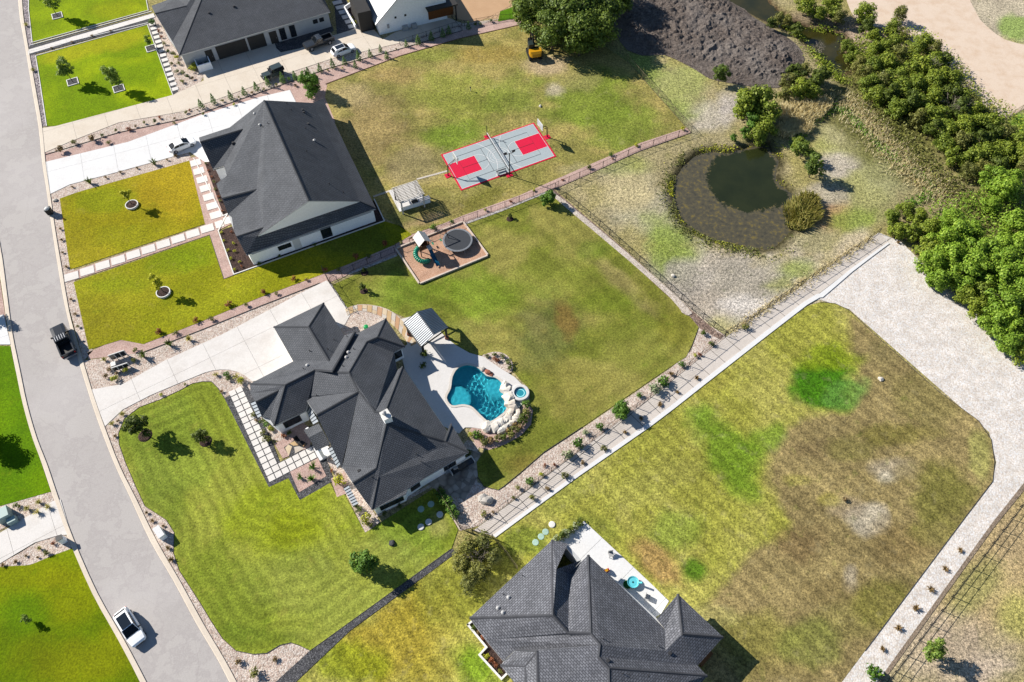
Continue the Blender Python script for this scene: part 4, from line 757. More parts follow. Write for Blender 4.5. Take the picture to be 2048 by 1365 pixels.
# metal awnings over the front windows: sloped pan with raised seams
def awning(root, inv, q, z, n):
    """q: outer-low a,b and inner-high b,a corners in the picture"""
    P = [inv @ Vector(G(c, h)) for c, h in zip(q, (z[0], z[0], z[1], z[1]))]; a, b, c, d = P
    aw = MB().loft([[a, b, c, d], [v - Vector((0, 0, .08)) for v in (a, b, c, d)]]).build('awning', M_awn, root)
    for i in range(n + 1):
        t = i / n; s_ = a.lerp(b, t); e = d.lerp(c, t); MB().tube(s_ + Vector((0, 0, .04)), e + Vector((0, 0, .04)), .045, n=4).build('seam', M_frame, aw)
    br = (a + d) / 2; MB().tube(a - Vector((0, 0, .08)), d - Vector((0, 0, .6)), .04).build('bracket', M_dkwood, aw); MB().tube(b - Vector((0, 0, .08)), c - Vector((0, 0, .6)), .04).build('bracket', M_dkwood, aw)
awning(hc, invc, [(501, 806.5), (516, 836.5), (525.5, 832), (511, 802)], (2.5, 3.0), 5); awning(hc, invc, [(610.5, 819), (626.6, 850), (637, 844), (617, 808)], (2.5, 3.0), 6)
awning(hc, invc, [(656, 898), (674.5, 937), (681, 930), (664, 894)], (2.5, 3.0), 6); awning(hc, invc, [(687, 977), (706.5, 1013), (717, 1008), (697, 971)], (2.5, 3.0), 7)
# porch over the front entry
Pp = [invc @ Vector(G(c, h)) for c, h in (((607.5, 860.5), 2.9), ((637.6, 847.5), 2.9), ((645.5, 861), 3.6), ((617.5, 875.6), 3.6), ((660.5, 889), 2.9), ((631.6, 902), 2.9))]
me = mesh('porch_roof', Pp, [(0, 3, 2, 1), (3, 5, 4, 2)], M_shB); uvl = me.uv_layers.new(name='UVMap')
for lp in me.loops: uvl.data[lp.index].uv = me.vertices[lp.vertex_index].co.xy
me.materials.append(M_fascia); po = link('porch_roof', me, hc); so = po.modifiers.new('t', 'SOLIDIFY'); so.thickness = .2; so.offset = -1; so.use_flip_normals = False
for q in (Pp[0], Pp[5]): MB().box(q.x + .25, q.x + .65, q.y - .2, q.y + .2, 0, q.z - .2).build('porch_post', M_wall, hc)
q = invc @ Vector(G((647, 905))); MB().box(q.x - .9, q.x + .9, q.y - 1.0, q.y + 1.0, 0, .35).build('porch_step', M_white_drive, hc)
# white house with a metal roof at the top edge
hw = empty('metal_roof_house', G((820, 40)), R(22), 'white brick house with a pale standing-seam metal roof behind the driveway', 'house')
inw = (Matrix.Translation(G((820, 40))) @ Matrix.Rotation(R(22), 4, 'Z')).inverted()
c0 = inw @ Vector(G((761.6, 74.2))); c1 = inw @ Vector(G((892.6, 34.6))); yw = (c0.y + c1.y) / 2; hx = c0.x; wx = c1.x; rx = hx + 7.6; rz = 3.0 + 7.6 * .85; dp = 16
MB().poly([(hx, yw, 0), (wx, yw, 0), (wx, yw, 4.4), (rx + 4.2, yw, rz - 4.2 * .85), (rx, yw, rz), (hx, yw, 3.0)]).poly([(hx, yw, 0), (hx, yw, 3.0), (hx, yw + dp, 3.0), (hx, yw + dp, 0)]).poly([(wx, yw, 0), (wx, yw + dp, 0), (wx, yw + dp, 4.4), (wx, yw, 4.4)]).build('wall', M_wall, hw)
ex = hx - .55; ez = 3.0 - .5; sl_ = Vector((rx - ex, 0, rz + .05 - ez))
rf = MB().loft([[(ex, yw - .35, ez), (rx, yw - .35, rz + .05), (rx, yw + dp, rz + .05), (ex, yw + dp, ez)], [(ex, yw - .35, ez - .15), (rx, yw - .35, rz - .1), (rx, yw + dp, rz - .1), (ex, yw + dp, ez - .15)]]).build('roof', M_seam, hw)
for k in range(26):
    yy = yw - .33 + k * .6; MB().tube((ex + .02, yy, ez + .03), (rx, yy, rz + .08), .035, n=4).build('seam', M_seam_d, rf)
MB().loft([[(rx, yw - .35, rz + .06), (rx + 4.6, yw - .35, rz - 4.6 * .85), (rx + 4.6, yw + dp, rz - 4.6 * .85), (rx, yw + dp, rz + .06)], [(rx, yw - .35, rz - .1), (rx + 4.6, yw - .35, rz - .15 - 4.6 * .85), (rx + 4.6, yw + dp, rz - .15 - 4.6 * .85), (rx, yw + dp, rz - .1)]]).build('roof', M_seam, hw)
cd = inw @ Vector(G((873, 24))); dx = cd.x
MB().box(dx - 2.6, dx + 2.6, yw - .16, yw - .02, .8, 2.9).build('wood_panel', plain('stained_cedar', alb('#8a5428'), .7), hw); MB().box(dx - 3.0, dx + 3.2, yw - 1.4, yw + 1, 3.3, 3.55).build('flat_canopy', M_dkwood, hw); MB().box(dx + 2.7, dx + 2.9, yw - 1.3, yw - 1.1, .0, 3.3).build('canopy_post', M_dkwood, hw)
for t in (3.6, 5.6): MB().box(hx + t - .2, hx + t + .2, yw - .06, yw + .02, 2.7, 3.1).build('wall_lamp', M_frame, hw)
for t in (5.2, 7.0): MB().box(hx + t - .55, hx + t + .55, yw - .8, yw - .1, .05, .95, None, .02, .02).build('air_conditioner', M_vent, hw)
MB().box(hx + 1.7, hx + 2.1, yw - .2, yw - .01, 1.1, 1.9).build('meter_box', M_vent, hw)
MB().box(hx - 3.2, hx - .6, yw + 2, yw + 9, .0, 4.2).build('link_wing', M_dkwood, hw)
gb = sheet('planting_bed', [(690, 22), (716, 4), (734, 46), (712, 58)], .09, M_mulch); sheet('garden_walk', [(668, 0), (688, -8), (722, 56), (674, 70)], .07, M_dark)
for k in range(6): paver(gb, G((675 + k * 6.2, 6 + k * 9.4)), 22, 1.9, 1.2, M_slab, .12)
w1_ = MB(); 
for a, b in (((690, 22), (712, 58)), ((716, 4), (734, 46)), ((690, 22), (716, 4))):
    a3, b3 = Vector(G(a)), Vector(G(b)); d = b3 - a3; w1_.box(0, d.length, -.12, .12, 0, .9, Matrix.Translation(a3) @ Matrix.Rotation(math.atan2(d.y, d.x), 4, 'Z'))
tag(w1_.build('planter_wall', M_wall), 'white walled planter holding yellow-green shrubs beside the metal-roofed house', 'planter')
# bin enclosure at the garage house
q = G((413, 142)); en = empty('bin_enclosure', q, R(27), 'small white walled bin enclosure at the corner of the garage apron', 'enclosure')
for x0, x1, y0, y1 in ((-1.3, 1.3, -.1, .1), (-1.3, -1.1, .1, 4.4), (1.1, 1.3, .1, 3.0)): MB().box(x0, x1, y0, y1, 0, 1.5).build('wall', M_wall, en)
MB().box(-.8, -.1, .5, 1.2, .0, 1.1, None, .05, .05).build('bin', plain('navy_bin', (.02, .02, .06), .5), en); MB().box(.2, .9, .5, 1.2, .0, 1.1, None, .05, .05).build('bin', plain('green_bin', (.02, .05, .03), .5), en)

# ================================================================== POOL
DECK = [(800, 640), (830, 632), (868, 650), (893, 677), (911, 691), (939, 707), (968, 715), (998, 736), (1029, 755), (1046, 772), (1050, 790), (1046, 806), (1036, 822), (1012, 850), (990, 863), (944, 856), (930, 856), (918, 868), (880, 850), (810, 740), (800, 700), (815, 690)]
sheet('pool_deck', DECK, .11, M_deck, None, holes=[POOL], edge=.1)
pool = empty('swimming_pool', (*np.mean(np.array(poolw), 0), 0), 0, 'kidney-shaped turquoise swimming pool in a white deck behind the house', 'pool')
pc = np.mean(np.array(poolw), 0); lp = [(x - pc[0], y - pc[1]) for x, y in poolw]; lp = lp if area2(lp) > 0 else lp[::-1]
def offs(poly, d):
    o = []; n = len(poly)
    for i in range(n):
        a = Vector(poly[i - 1]); b = Vector(poly[i]); c = Vector(poly[(i + 1) % n]); t = (c - a).normalized(); o.append((b.x + t.y * d, b.y - t.x * d))
    return o
oc = offs(lp, .32); mb = MB(); n_ = len(lp)
for i in range(n_):
    j = (i + 1) % n_; mb.F.append([i, j, n_ + j, n_ + i]); mb.F.append([n_ + i, n_ + j, 2 * n_ + j, 2 * n_ + i]); mb.F.append([3 * n_ + i, 3 * n_ + j, j, i])
mb.V = [(x, y, .165) for x, y in lp] + [(x, y, .165) for x, y in oc] + [(x, y, .1) for x, y in oc] + [(x, y, .02) for x, y in lp]
mb.build('coping', m_concrete('coping_stone', '#ece4da', '#c8bcae', .5), pool)
v_, f_ = triang([lp], .35); a = np.array(v_); d = distpoly(a[:, 0], a[:, 1], lp); dep = -np.minimum(1.45, .9 + d * .5)
for (px, rr) in (((912, 799), 2.1), ((998, 773), 1.7)):
    c = G(px)[:2] - pc; dd = np.hypot(a[:, 0] - c[0], a[:, 1] - c[1]); dep = np.where(dd < rr, -.28, np.where(dd < rr + .4, -.28 - (dd - rr) / .4 * .8, dep))
M_plaster = N('blue_pool_plaster'); _pp = M_plaster.geo(); _cc = M_plaster.ramp([(.3, (.045, .36, .44)), (.7, (.06, .43, .51))], M_plaster.noise(_pp, 3, 3)); M_plaster.t.nodes.remove(M_plaster.b); _df = M_plaster.n('ShaderNodeBsdfDiffuse'); M_plaster.l(_cc, _df.inputs[0]); M_plaster.l(_df.outputs[0], M_plaster.t.nodes['Material Output'].inputs[0]); M_plaster = M_plaster.m
V = [(x, y, z) for (x, y), z in zip(v_, dep)]; k = len(V); V += [(x, y, .02) for x, y in lp] + [(x, y, -1.3) for x, y in lp]
F2 = [t if sum(V[t[i - 1]][0] * V[t[i]][1] - V[t[i]][0] * V[t[i - 1]][1] for i in range(3)) > 0 else t[::-1] for t in f_] + [[k + i, k + (i + 1) % n_, k + n_ + (i + 1) % n_, k + n_ + i] for i in range(n_)]
basin = link('basin', mesh('basin', V, F2, M_plaster, True), pool)
v_, f_ = triang([offs(lp, -.02)], .10); a = np.array(v_)
wz = np.full(len(a), -.12)
for k_ in range(9):
    th_ = k_ * 2.4 + .3; wl = .62 + .07 * (k_ % 5); wz = wz + .0072 * np.sin((a[:, 0] * math.cos(th_) + a[:, 1] * math.sin(th_)) * 2 * math.pi / wl + k_ * 1.7)
M_poolw = N('pool_water'); M_poolw.t.nodes.remove(M_poolw.b); gl = M_poolw.n('ShaderNodeBsdfGlass'); gl.inputs['IOR'].default_value = 1.33; gl.inputs['Roughness'].default_value = 0.0; gl.inputs['Color'].default_value = (.82, .98, 1, 1); M_poolw.l(gl.outputs[0], M_poolw.t.nodes['Material Output'].inputs[0]); M_poolw = M_poolw.m
wat = link('water', mesh('water', [(x, y, z) for (x, y), z in zip(v_, wz)], [t if sum(v_[t[i - 1]][0] * v_[t[i]][1] - v_[t[i]][0] * v_[t[i - 1]][1] for i in range(3)) > 0 else t[::-1] for t in f_], M_poolw, True), pool)
try:
    sl.cycles.is_caustics_light = True; wat.cycles.is_caustics_caster = True; basin.cycles.is_caustics_receiver = True
except Exception as e: print('caustics', e)
# spa
sp_ = empty('round_spa', G((1040.5, 789)), 0, 'small round spa tub with a wide white rim next to the pool', 'spa'); MB().lathe((0, 0, 0), [(1.28, 0), (1.28, .55), (1.2, .62), (.86, .62), (.84, .5), (.84, .2)], 32).build('rim', M_deck, sp_)
MB().lathe((0, 0, 0), [(.845, .0), (.845, .36)], 32).build('spa_water', N('spa_water').out((.02, .20, .26), .05, 0, .5), sp_); MB().ring((0, 0, .37), .5, .62, 0, .012, 28).build('bench_edge', N('spa_step').out((.25, .6, .65), .3), sp_)
# boulders of the rock wall by the pool
M_rock = m_concrete('limestone_boulder', '#fbf4e8', '#d8b890', .6); M_rock2 = m_concrete('rust_boulder', '#b0705a', '#8a5a48', .6); M_rock3 = m_concrete('grey_boulder', '#d6d0c8', '#9a9288', .6)
def boulder_mesh(seed, mat):
    bm = bmesh.new(); bmesh.ops.create_icosphere(bm, subdivisions=2, radius=1.0); r_ = random.Random(seed)
    for v in bm.verts:
        n = 1 + .35 * (float(vnoise(np.array([v.co.x * 1.5 + seed * 9]), np.array([v.co.y * 1.5 + v.co.z * 2.1]), .8, seed, 2)[0]) - .5) * 2; v.co *= n; v.co.z *= .62
    for k in range(4):                       # broken flat faces
        n = Vector((r_.gauss(0, 1), r_.gauss(0, 1), abs(r_.gauss(0, .8)) + .1)).normalized(); bmesh.ops.bisect_plane(bm, geom=bm.verts[:] + bm.edges[:] + bm.faces[:], plane_co=n * .62, plane_no=n, clear_outer=True); bmesh.ops.holes_fill(bm, edges=bm.edges[:])
    me = bpy.data.meshes.new('boulder'); bm.to_mesh(me); bm.free(); me.materials.append(mat); return me
BM = [boulder_mesh(i, M_rock) for i in range(5)]; BMr = [boulder_mesh(i + 9, M_rock2) for i in range(2)]; BMg = [boulder_mesh(i + 20, M_rock3) for i in range(2)]
def boulder(px, s, me, label, group=None, z=0.05):
    o = link('boulder', me, None, (*G(px)[:2], z + s * .25)); o.scale = (s, s * random.uniform(.75, 1.1), s * random.uniform(.7, 1)); o.rotation_euler = (0, 0, random.uniform(0, 6.3)); return tag(o, label, 'boulder', group)
arc = smooth([(1008, 772), (1016, 790), (1022, 806), (1024, 822), (1016, 836), (1002, 848), (988, 856), (975, 856)], 3, False)
for i, p in enumerate(arc): boulder(p, random.uniform(.55, .95), BM[i % 5], '%s limestone boulder of the rock wall round the pool end, counted from the spa' % ORD[i], 'rock wall at the pool end', .1)
arc2 = smooth([(1030, 812), (1036, 826), (1030, 840), (1018, 852), (1004, 862)], 2, False)
for i, p in enumerate(arc2): boulder(p, random.uniform(.5, .8), BM[(i + 2) % 5], '%s boulder of the outer row between rock wall and shrubs, counted from the spa' % ORD[i], 'outer rock row', .05)
boulder((966, 740), .5, BMg[0], 'grey boulder on the pool edge beside a rust-red one'); boulder((976, 746), .6, BMr[0], 'rust-red boulder on the pool edge in the white deck'); boulder((982, 750), .35, BMr[1], 'small rust-red boulder at the pool edge'); boulder((972, 1003), .85, BMg[1], 'big pale boulder standing in the gravel bed south of the patio'); boulder((965, 998), .7, BMg[0], 'smaller pale boulder leaning on the big one in the gravel')
boulder((241, 768), .25, BMg[0], 'small dark stone on the driveway edge near the street'); boulder((785, 1087), .45, plain and boulder_mesh(31, plain('dark_stone', alb('#4c4e52'), .8)), 'dark stone cover on the lawn south of the pool house', None, .05)

# ================================================================== PAVILION
A_, B_ = G((834.5, 624.2), 4.3), G((867.9, 669.5), 4.3); l0, l1 = G((808.1, 646.2), 2.9), G((842.9, 693.2), 2.9); r0, r1 = G((863.5, 616.7), 2.9), G((896, 655), 2.9)
ctr = (A_ + B_) / 2; pv_ = empty('pavilion', (ctr[0], ctr[1], 0), 0, 'gable-roofed pavilion with pale ribbed metal roof over the pool deck', 'pavilion')
Lc2 = lambda p: Vector(p) - Vector((ctr[0], ctr[1], 0))
A_, B_, l0, l1, r0, r1 = map(Lc2, (A_, B_, l0, l1, r0, r1)); dn = Vector((0, 0, -.1))
for (e0, e1, n, mt) in ((l0, l1, 15, M_seam), (r0, r1, 17, M_seam)):
    so_ = MB().loft([[A_, B_, e1, e0], [v + dn for v in (A_, B_, e1, e0)]]).build('roof_slope', mt, pv_)
    for k in range(n + 1):
        t = k / n; MB().tube(A_.lerp(B_, t) + Vector((0, 0, .03)), e0.lerp(e1, t) + Vector((0, 0, .03)), .055, n=4).build('rib', M_seam_d, so_)
MB().tube(A_ + Vector((0, 0, .04)), B_ + Vector((0, 0, .04)), .1, n=6).build('ridge_cap', M_seam_d, pv_)
for e0, e1 in ((l0, l1), (r0, r1)):
    MB().tube(e0 - Vector((0, 0, .28)), e1 - Vector((0, 0, .28)), .12, n=4).build('beam', M_dkwood, pv_)
for q in (l0, l1, r0, r1):
    c = q.lerp((A_ + B_) / 2, .12); MB().box(c.x - .15, c.x + .15, c.y - .15, c.y + .15, 0, 2.8).build('post', M_dkwood, pv_); MB().box(c.x - .25, c.x + .25, c.y - .25, c.y + .25, 0, .5).build('post_base', M_rock2, pv_)
for a, b in ((l0, r0), (l1, r1)): MB().tube(a - Vector((0, 0, .2)), b - Vector((0, 0, .2)), .11, n=4).build('tie_beam', M_dkwood, pv_)
# ================================================================== PERGOLA
slabs('pergola_pad', [(777.5, 383), (833, 363), (854, 406), (799, 425)], .12, M_deck, 20, 9, 9)
K = [G(p, 2.7) for p in ((786.6, 377), (830, 363), (847, 392), (802, 407))]; ctr = sum(K) / 4; pg = empty('pergola', (ctr[0], ctr[1], 0), 0, 'white slatted pergola on a pale pad between court and house', 'pergola'); K = [Vector(k) - Vector((ctr[0], ctr[1], 0)) for k in K]
M_wp = plain('white_painted_timber', alb('#f6efe4'), .6, var=.05)
for i in range(4):
    q = K[i] * .97; MB().box(q.x - .1, q.x + .1, q.y - .1, q.y + .1, .1, 2.7).build('post', M_wp if i else M_dkwood, pg); a, b = K[i].copy(), K[(i + 1) % 4].copy(); a.z = b.z = 2.72; MB().tube(a, b, .1, n=4).build('beam', M_wp if i % 2 == 0 else M_dkwood, pg)
for k in range(11):
    t = (k + .5) / 11; a = K[0].lerp(K[3], t); b = K[1].lerp(K[2], t); a.z = b.z = 2.86; d = b - a; MB().box(-.3, d.length + .3, -.045, .045, -.02, .12, Matrix.Translation(a) @ Matrix.Rotation(math.atan2(d.y, d.x), 4, 'Z')).build('slat', M_wp, pg)
for k in range(4):
    t = (k + .5) / 4; a = K[0].lerp(K[1], t); b = K[3].lerp(K[2], t); a.z = b.z = 2.79; MB().tube(a, b, .06, n=4).build('rafter', M_wp, pg)
q = G((832, 412)); ct = empty('outdoor_counter', q, R(23), 'pale stone outdoor kitchen counter under the pergola edge', 'counter'); MB().box(-2.6, 2.4, -.35, .35, .1, .95).build('base', M_wall, ct); MB().box(-2.7, 2.5, -.42, .42, .95, 1.02).build('counter_top', M_deck, ct); MB().box(-.6, .4, -.3, .3, 1.02, 1.35, None, .05, .12).build('grill', M_frame, ct)
# ================================================================== SPORTS COURT
cq = [np.array(G(p)) for p in ((881.7, 310.5), (1067.6, 246.5), (1112.7, 314.1), (922.3, 382.6))]; CL, CW = 17.7, 9.3; cc = sum(cq) / 4
def cw(u, v, z=0):
    s_, t = u / CL, v / CW; p = cq[0] * (1 - s_) * (1 - t) + cq[1] * s_ * (1 - t) + cq[2] * s_ * t + cq[3] * (1 - s_) * t; return Vector((p[0] - cc[0], p[1] - cc[1], z))
ct_ = empty('sports_court', (cc[0], cc[1], 0), 0, 'small grey and red basketball court with white and black lines', 'court')
M_cr = plain('red_court_tile', alb('#f01848'), .6, var=.05); M_cg = plain('grey_court_tile', alb('#bcc8cc'), .6, var=.05); M_cwl = plain('white_line', alb('#ffffff'), .6, var=.02); M_cbl = plain('black_line', (.02, .02, .025), .6)
def quad(name, u0, u1, v0, v1, z0, z1, m, par=None):
    p = [cw(u0, v0), cw(u1, v0), cw(u1, v1), cw(u0, v1)]; return MB().prism([(q.x, q.y) for q in (p if area2([(q.x, q.y) for q in p]) > 0 else p[::-1])], z0, z1).build(name, m, par or ct_)
quad('border', 0, CL, 0, CW, .05, .11, M_cr); quad('playing_surface', .3, CL - .3, .3, CW - .3, .10, .118, M_cg)
keys = [quad('key', .36, 5.05, CW / 2 - 1.85, CW / 2 + 1.85, .1, .123, M_cr), quad('key', CL - 5.05, CL - .36, CW / 2 - 1.85, CW / 2 + 1.85, .1, .123, M_cr)]
def ribbon(name, pts, wd, m, z=.128, closed=False):
    P = [cw(*p) for p in pts]; mb = MB(); n = len(P); L_ = []; R_ = []
    for i in range(n):
        a = P[(i - 1) % n] if (closed or i) else P[i]; b = P[(i + 1) % n] if (closed or i < n - 1) else P[i]; t = (b - a).normalized(); nn = Vector((-t.y, t.x, 0)) * wd / 2; L_.append(P[i] + nn); R_.append(P[i] - nn)
    mb.V = [(q.x, q.y, z) for q in L_ + R_]; mb.F = [[i, (i + 1) % n, n + (i + 1) % n, n + i][::-1] for i in range(n if closed else n - 1)]; mb.build(name, m, ct_)
ribbon('boundary_line', [(.3, .3), (CL - .3, .3), (CL - .3, CW - .3), (.3, CW - .3)], .09, M_cwl, .13, True)
for sgn, x0 in ((1, 0), (-1, CL)):
    X = lambda u: x0 + sgn * u
    ribbon('key_line', [(X(.36), CW / 2 - 1.85), (X(5.05), CW / 2 - 1.85), (X(5.05), CW / 2 + 1.85), (X(.36), CW / 2 + 1.85)], .08, M_cwl, .134); ribbon('free_throw_arc', [(X(5.05 + 1.85 * math.cos(a)), CW / 2 + 1.85 * math.sin(a)) for a in np.linspace(-1.57, 1.57, 22)], .08, M_cwl, .132)
    ribbon('three_point_arc', [(X(1.5 + 6.6 * math.cos(a)), CW / 2 + 6.6 * math.sin(a)) for a in np.linspace(-.715, .715, 22)], .08, M_cwl, .136)
for r_ in (1.0, 1.5, 1.9): ribbon('centre_circle', [(CL / 2 + r_ * math.cos(a), CW / 2 + r_ * math.sin(a)) for a in np.linspace(0, 2 * math.pi, 40)[:-1]], .07, M_cwl, .138 + r_ * .001, True)
ribbon('court_line', [(2.2, 1.7), (CL - 2.2, 1.7), (CL - 2.2, CW - 1.7), (2.2, CW - 1.7)], .05, M_cbl, .14, True)
for u in (6.7, CL - 6.7): ribbon('court_line', [(u, 1.7), (u, CW - 1.7)], .05, M_cbl, .142)
for u0, u1 in ((2.2, 6.7), (CL - 6.7, CL - 2.2)): ribbon('court_line', [(u0, CW / 2), (u1, CW / 2)], .05, M_cbl, .143)
def hoop(u, v, sgn, label):
    b = cw(u, v); r_ = empty('basketball_hoop', (cc[0] + b.x, cc[1] + b.y, 0), math.atan2((cw(CL, v) - cw(0, v)).y, (cw(CL, v) - cw(0, v)).x) + (0 if sgn > 0 else math.pi), label, 'basketball hoop')
    MB().box(-.5, .5, -.5, .5, 0, .12).build('base_pad', M_cr, r_); MB().tube((0, 0, .1), (.15, 0, 2.4), .1, .09).build('pole', M_frame, r_); MB().tube((.15, 0, 2.4), (1.5, 0, 3.2), .07).tube((.12, 0, 1.9), (1.45, 0, 2.9), .05).build('arm', M_frame, r_)
    bb = MB().box(1.5, 1.56, -.91, .91, 2.85, 3.95).build('backboard', N('backboard_glass').out(alb('#cfd8da'), .2, 0, .5), r_); MB().box(1.49, 1.58, -.95, .95, 3.95, 4.02).box(1.49, 1.58, -.95, .95, 2.78, 2.85).box(1.49, 1.58, -.97, -.9, 2.86, 3.94).box(1.49, 1.58, .9, .97, 2.86, 3.94).build('frame', M_cwl, bb)
    MB().ring((1.85, 0, 3.05), .22, .26, 0, .03, 16).build('rim', plain('orange_rim', (.6, .1, .02), .5), bb)
    mb = MB(); [mb.tube((1.85 + .24 * math.cos(a), .24 * math.sin(a), 3.05), (1.85 + .14 * math.cos(a + .3), .14 * math.sin(a + .3), 2.62), .008, n=3) for a in np.linspace(0, 6.28, 12)[:-1]]; mb.build('net', M_cwl, bb)
hoop(-.7, CW / 2 + .5, 1, 'basketball hoop on a black pole at the end of the court nearest the house'); hoop(CL + .6, CW / 2 - .3, -1, 'basketball hoop on a black pole at the far right end of the court')
nb = cw(CL / 2, -.5); nr = empty('court_net', (cc[0] + nb.x, cc[1] + nb.y, 0), 0, 'low dark sports net stretched across the middle of the court', 'net'); e = cw(CL / 2, CW + .15) - nb
MB().box(-.5, .5, -.35, .35, 0, .1, Matrix.Rotation(.4, 4, 'Z')).build('base_pad', M_cr, nr); MB().tube((0, 0, 0), (0, 0, 2.5), .06).build('post', M_frame, nr); MB().tube((e.x, e.y, 0), (e.x, e.y, 1.3), .06).build('post', M_frame, nr)
mb = MB(); [mb.tube((0, 0, z), (e.x, e.y, z), .012, n=3) for z in np.linspace(.3, .95, 6)]; [mb.tube(Vector((e.x * t, e.y * t, .3)), Vector((e.x * t, e.y * t, .95)), .01, n=3) for t in np.linspace(.02, .98, 60)]; mb.build('netting', M_frame, nr); MB().box(0, e.length, -.04, .04, .93, 1.02, Matrix.Rotation(math.atan2(e.y, e.x), 4, 'Z')).build('top_tape', M_cwl, nr)
q = G((1019, 352)); lt = empty('court_light', q, R(25), 'tall dark light pole with two floodlights beside the court net', 'light pole'); MB().box(-.55, .55, -.35, .35, 0, .12).build('base_pad', M_cr, lt); MB().tube((0, 0, .1), (0, 0, 5.0), .09, .07, 8).build('pole', M_frame, lt); MB().tube((-.75, 0, 4.95), (.75, 0, 4.95), .05).build('crossbar', M_frame, lt)
for x in (-.75, .75): MB().box(x - .25, x + .25, -.12, .14, 5.0, 5.4, Matrix.Translation((x, 0, 5.2)) @ Matrix.Rotation(.5, 4, 'X') @ Matrix.Translation((-x, 0, -5.2))).build('floodlight', M_frame, lt)
q = G((1003.5, 349)); be = empty('metal_bench', q, R(24), 'small grey metal bench at the court edge by the light pole', 'bench'); MB().box(-.9, .9, -.2, .2, .42, .47).build('seat', M_vent, be); MB().box(-.9, .9, .25, .3, .6, .9).build('backrest', M_vent, be)
for x in (-.75, .75): MB().box(x - .04, x + .04, -.2, .3, 0, .42).box(x - .04, x + .04, .21, .25, .4, .9).build('leg', M_vent, be)
# ================================================================== PLAYGROUND
SB = [(792, 499.5), (839.3, 569.7), (976.4, 513), (926.3, 445.8)]
sheet('play_sand', SB, .12, M_sand, .7, hf=lambda x, y: .05 * (vnoise(x, y, .9, 4, 3) - .5))
sbw = GP(SB); sbc = np.mean(np.array(sbw), 0); sb = empty('sandbox_frame', (*sbc, 0), 0, 'pale timber border round the playground sand', 'border')
for i in range(4):
    a = Vector((*sbw[i], 0)) - Vector((*sbc, 0)); b = Vector((*sbw[(i + 1) % 4], 0)) - Vector((*sbc, 0)); d = b - a; MB().box(.12, d.length - .12, -.12, .12, 0, .36, Matrix.Translation(a) @ Matrix.Rotation(math.atan2(d.y, d.x), 4, 'Z')).build('timber', plain('pale_timber', alb('#efdccb'), .8) if i == 0 else bpy.data.materials['pale_timber'], sb)
q = G((916, 489)); tr = empty('trampoline', (q[0], q[1], .12), 0, 'large round trampoline with dark mat on the playground', 'trampoline'); MB().lathe((0, 0, 0), [(2.05, .90), (2.05, .92)], 40).build('mat', plain('trampoline_mat', alb('#4a4e54'), .9, var=.06), tr); MB().ring((0, 0, 0), 2.06, 2.32, .9, .95, 40).build('pad', plain('trampoline_pad', alb('#8d9298'), .6), tr); MB().ring((0, 0, 0), 2.3, 2.36, .86, .92, 40).build('frame', M_vent, tr)
for k in range(6):
    a = k * math.pi / 3; MB().tube((2.3 * math.cos(a), 2.3 * math.sin(a), 0), (2.3 * math.cos(a), 2.3 * math.sin(a), .88), .03).build('leg', M_vent, tr)
q = G((848, 505)); ps = empty('play_tower', (q[0], q[1], .12), R(30), 'wooden play tower with white roof, tube slide and swings', 'playset'); M_tim = plain('play_timber', alb('#6a4a34'), .8); M_gr = N('green_slide_plastic').out(alb('#12a07e'), .35, 0, .5); M_te = N('teal_slide_plastic').out((.0, .06, .12), .35, 0, .5)
for x in (-.75, .75):
    for y in (-.75, .75): MB().box(x - .06, x + .06, y - .06, y + .06, 0, 3.0).build('post', M_tim, ps)
MB().box(-.85, .85, -.85, .85, 1.45, 1.55).build('deck', M_tim, ps)
for x0, x1, y0, y1 in ((-.8, .8, -.82, -.76), (-.8, .8, .76, .82), (.76, .82, -.75, .75)): MB().box(x0, x1, y0, y1, 1.6, 2.3).build('panel', M_tim, ps)
for s_ in (-1, 1): MB().loft([[(0, -1.1, 3.85), (0, 1.1, 3.85), (s_ * 1.05, 1.1, 2.9), (s_ * 1.05, -1.1, 2.9)], [(0, -1.1, 3.8), (0, 1.1, 3.8), (s_ * 1.05, 1.1, 2.85), (s_ * 1.05, -1.1, 2.85)]]).build('roof_slope', plain('white_canvas_roof', alb('#f4efe8'), .7) if s_ < 0 else bpy.data.materials['white_canvas_roof'], ps)
MB().box(.2, .9, -1.7, -.85, 2.0, 2.1).build('balcony', bpy.data.materials['white_canvas_roof'], ps)
pts = [Vector((-.8 - .95 * math.sin(a), -.2 - 1.0 * (1 - math.cos(a)), 1.75 - a * .42)) for a in np.linspace(0, 3.9, 16)]
MB().path(pts, .38, 12).build('tube_slide', M_gr, ps, sm=True); rings = []
for t in np.linspace(0, 1, 14):
    y = -.85 - 2.9 * t; z = 1.5 * (1 - t) ** 1.1 + .12 + .10 * math.sin(t * 9); rings.append([(.35, y, z), (.85, y, z), (.9, y, z + .22), (.85, y, z + .05), (.35, y, z + .05), (.3, y, z + .22)])
MB().loft(rings).build('wave_slide', M_te, ps); MB().tube((.8, .4, 2.5), (4.2, .4, 2.5), .07).build('swing_beam', M_tim, ps)
for y in (-.5, 1.3): MB().tube((4.2, .4, 2.5), (4.35, y, 0), .06).build('swing_leg', M_tim, ps)
for x in (1.8, 3.2): MB().tube((x, .2, 2.5), (x, .2, .55), .012).tube((x, .6, 2.5), (x, .6, .55), .012).box(x - .12, x + .12, .15, .65, .5, .55).build('swing', M_gr, ps)
for k in range(6): MB().box(.8, 1.2, -.3, .3, .0, .01)  # ladder
for k in range(5): MB().tube((.95 + .06 * (5 - k), -.35, .3 + k * .28), (.95 + .06 * (5 - k), .35, .3 + k * .28), .03).build('ladder_rung', M_tim, ps)
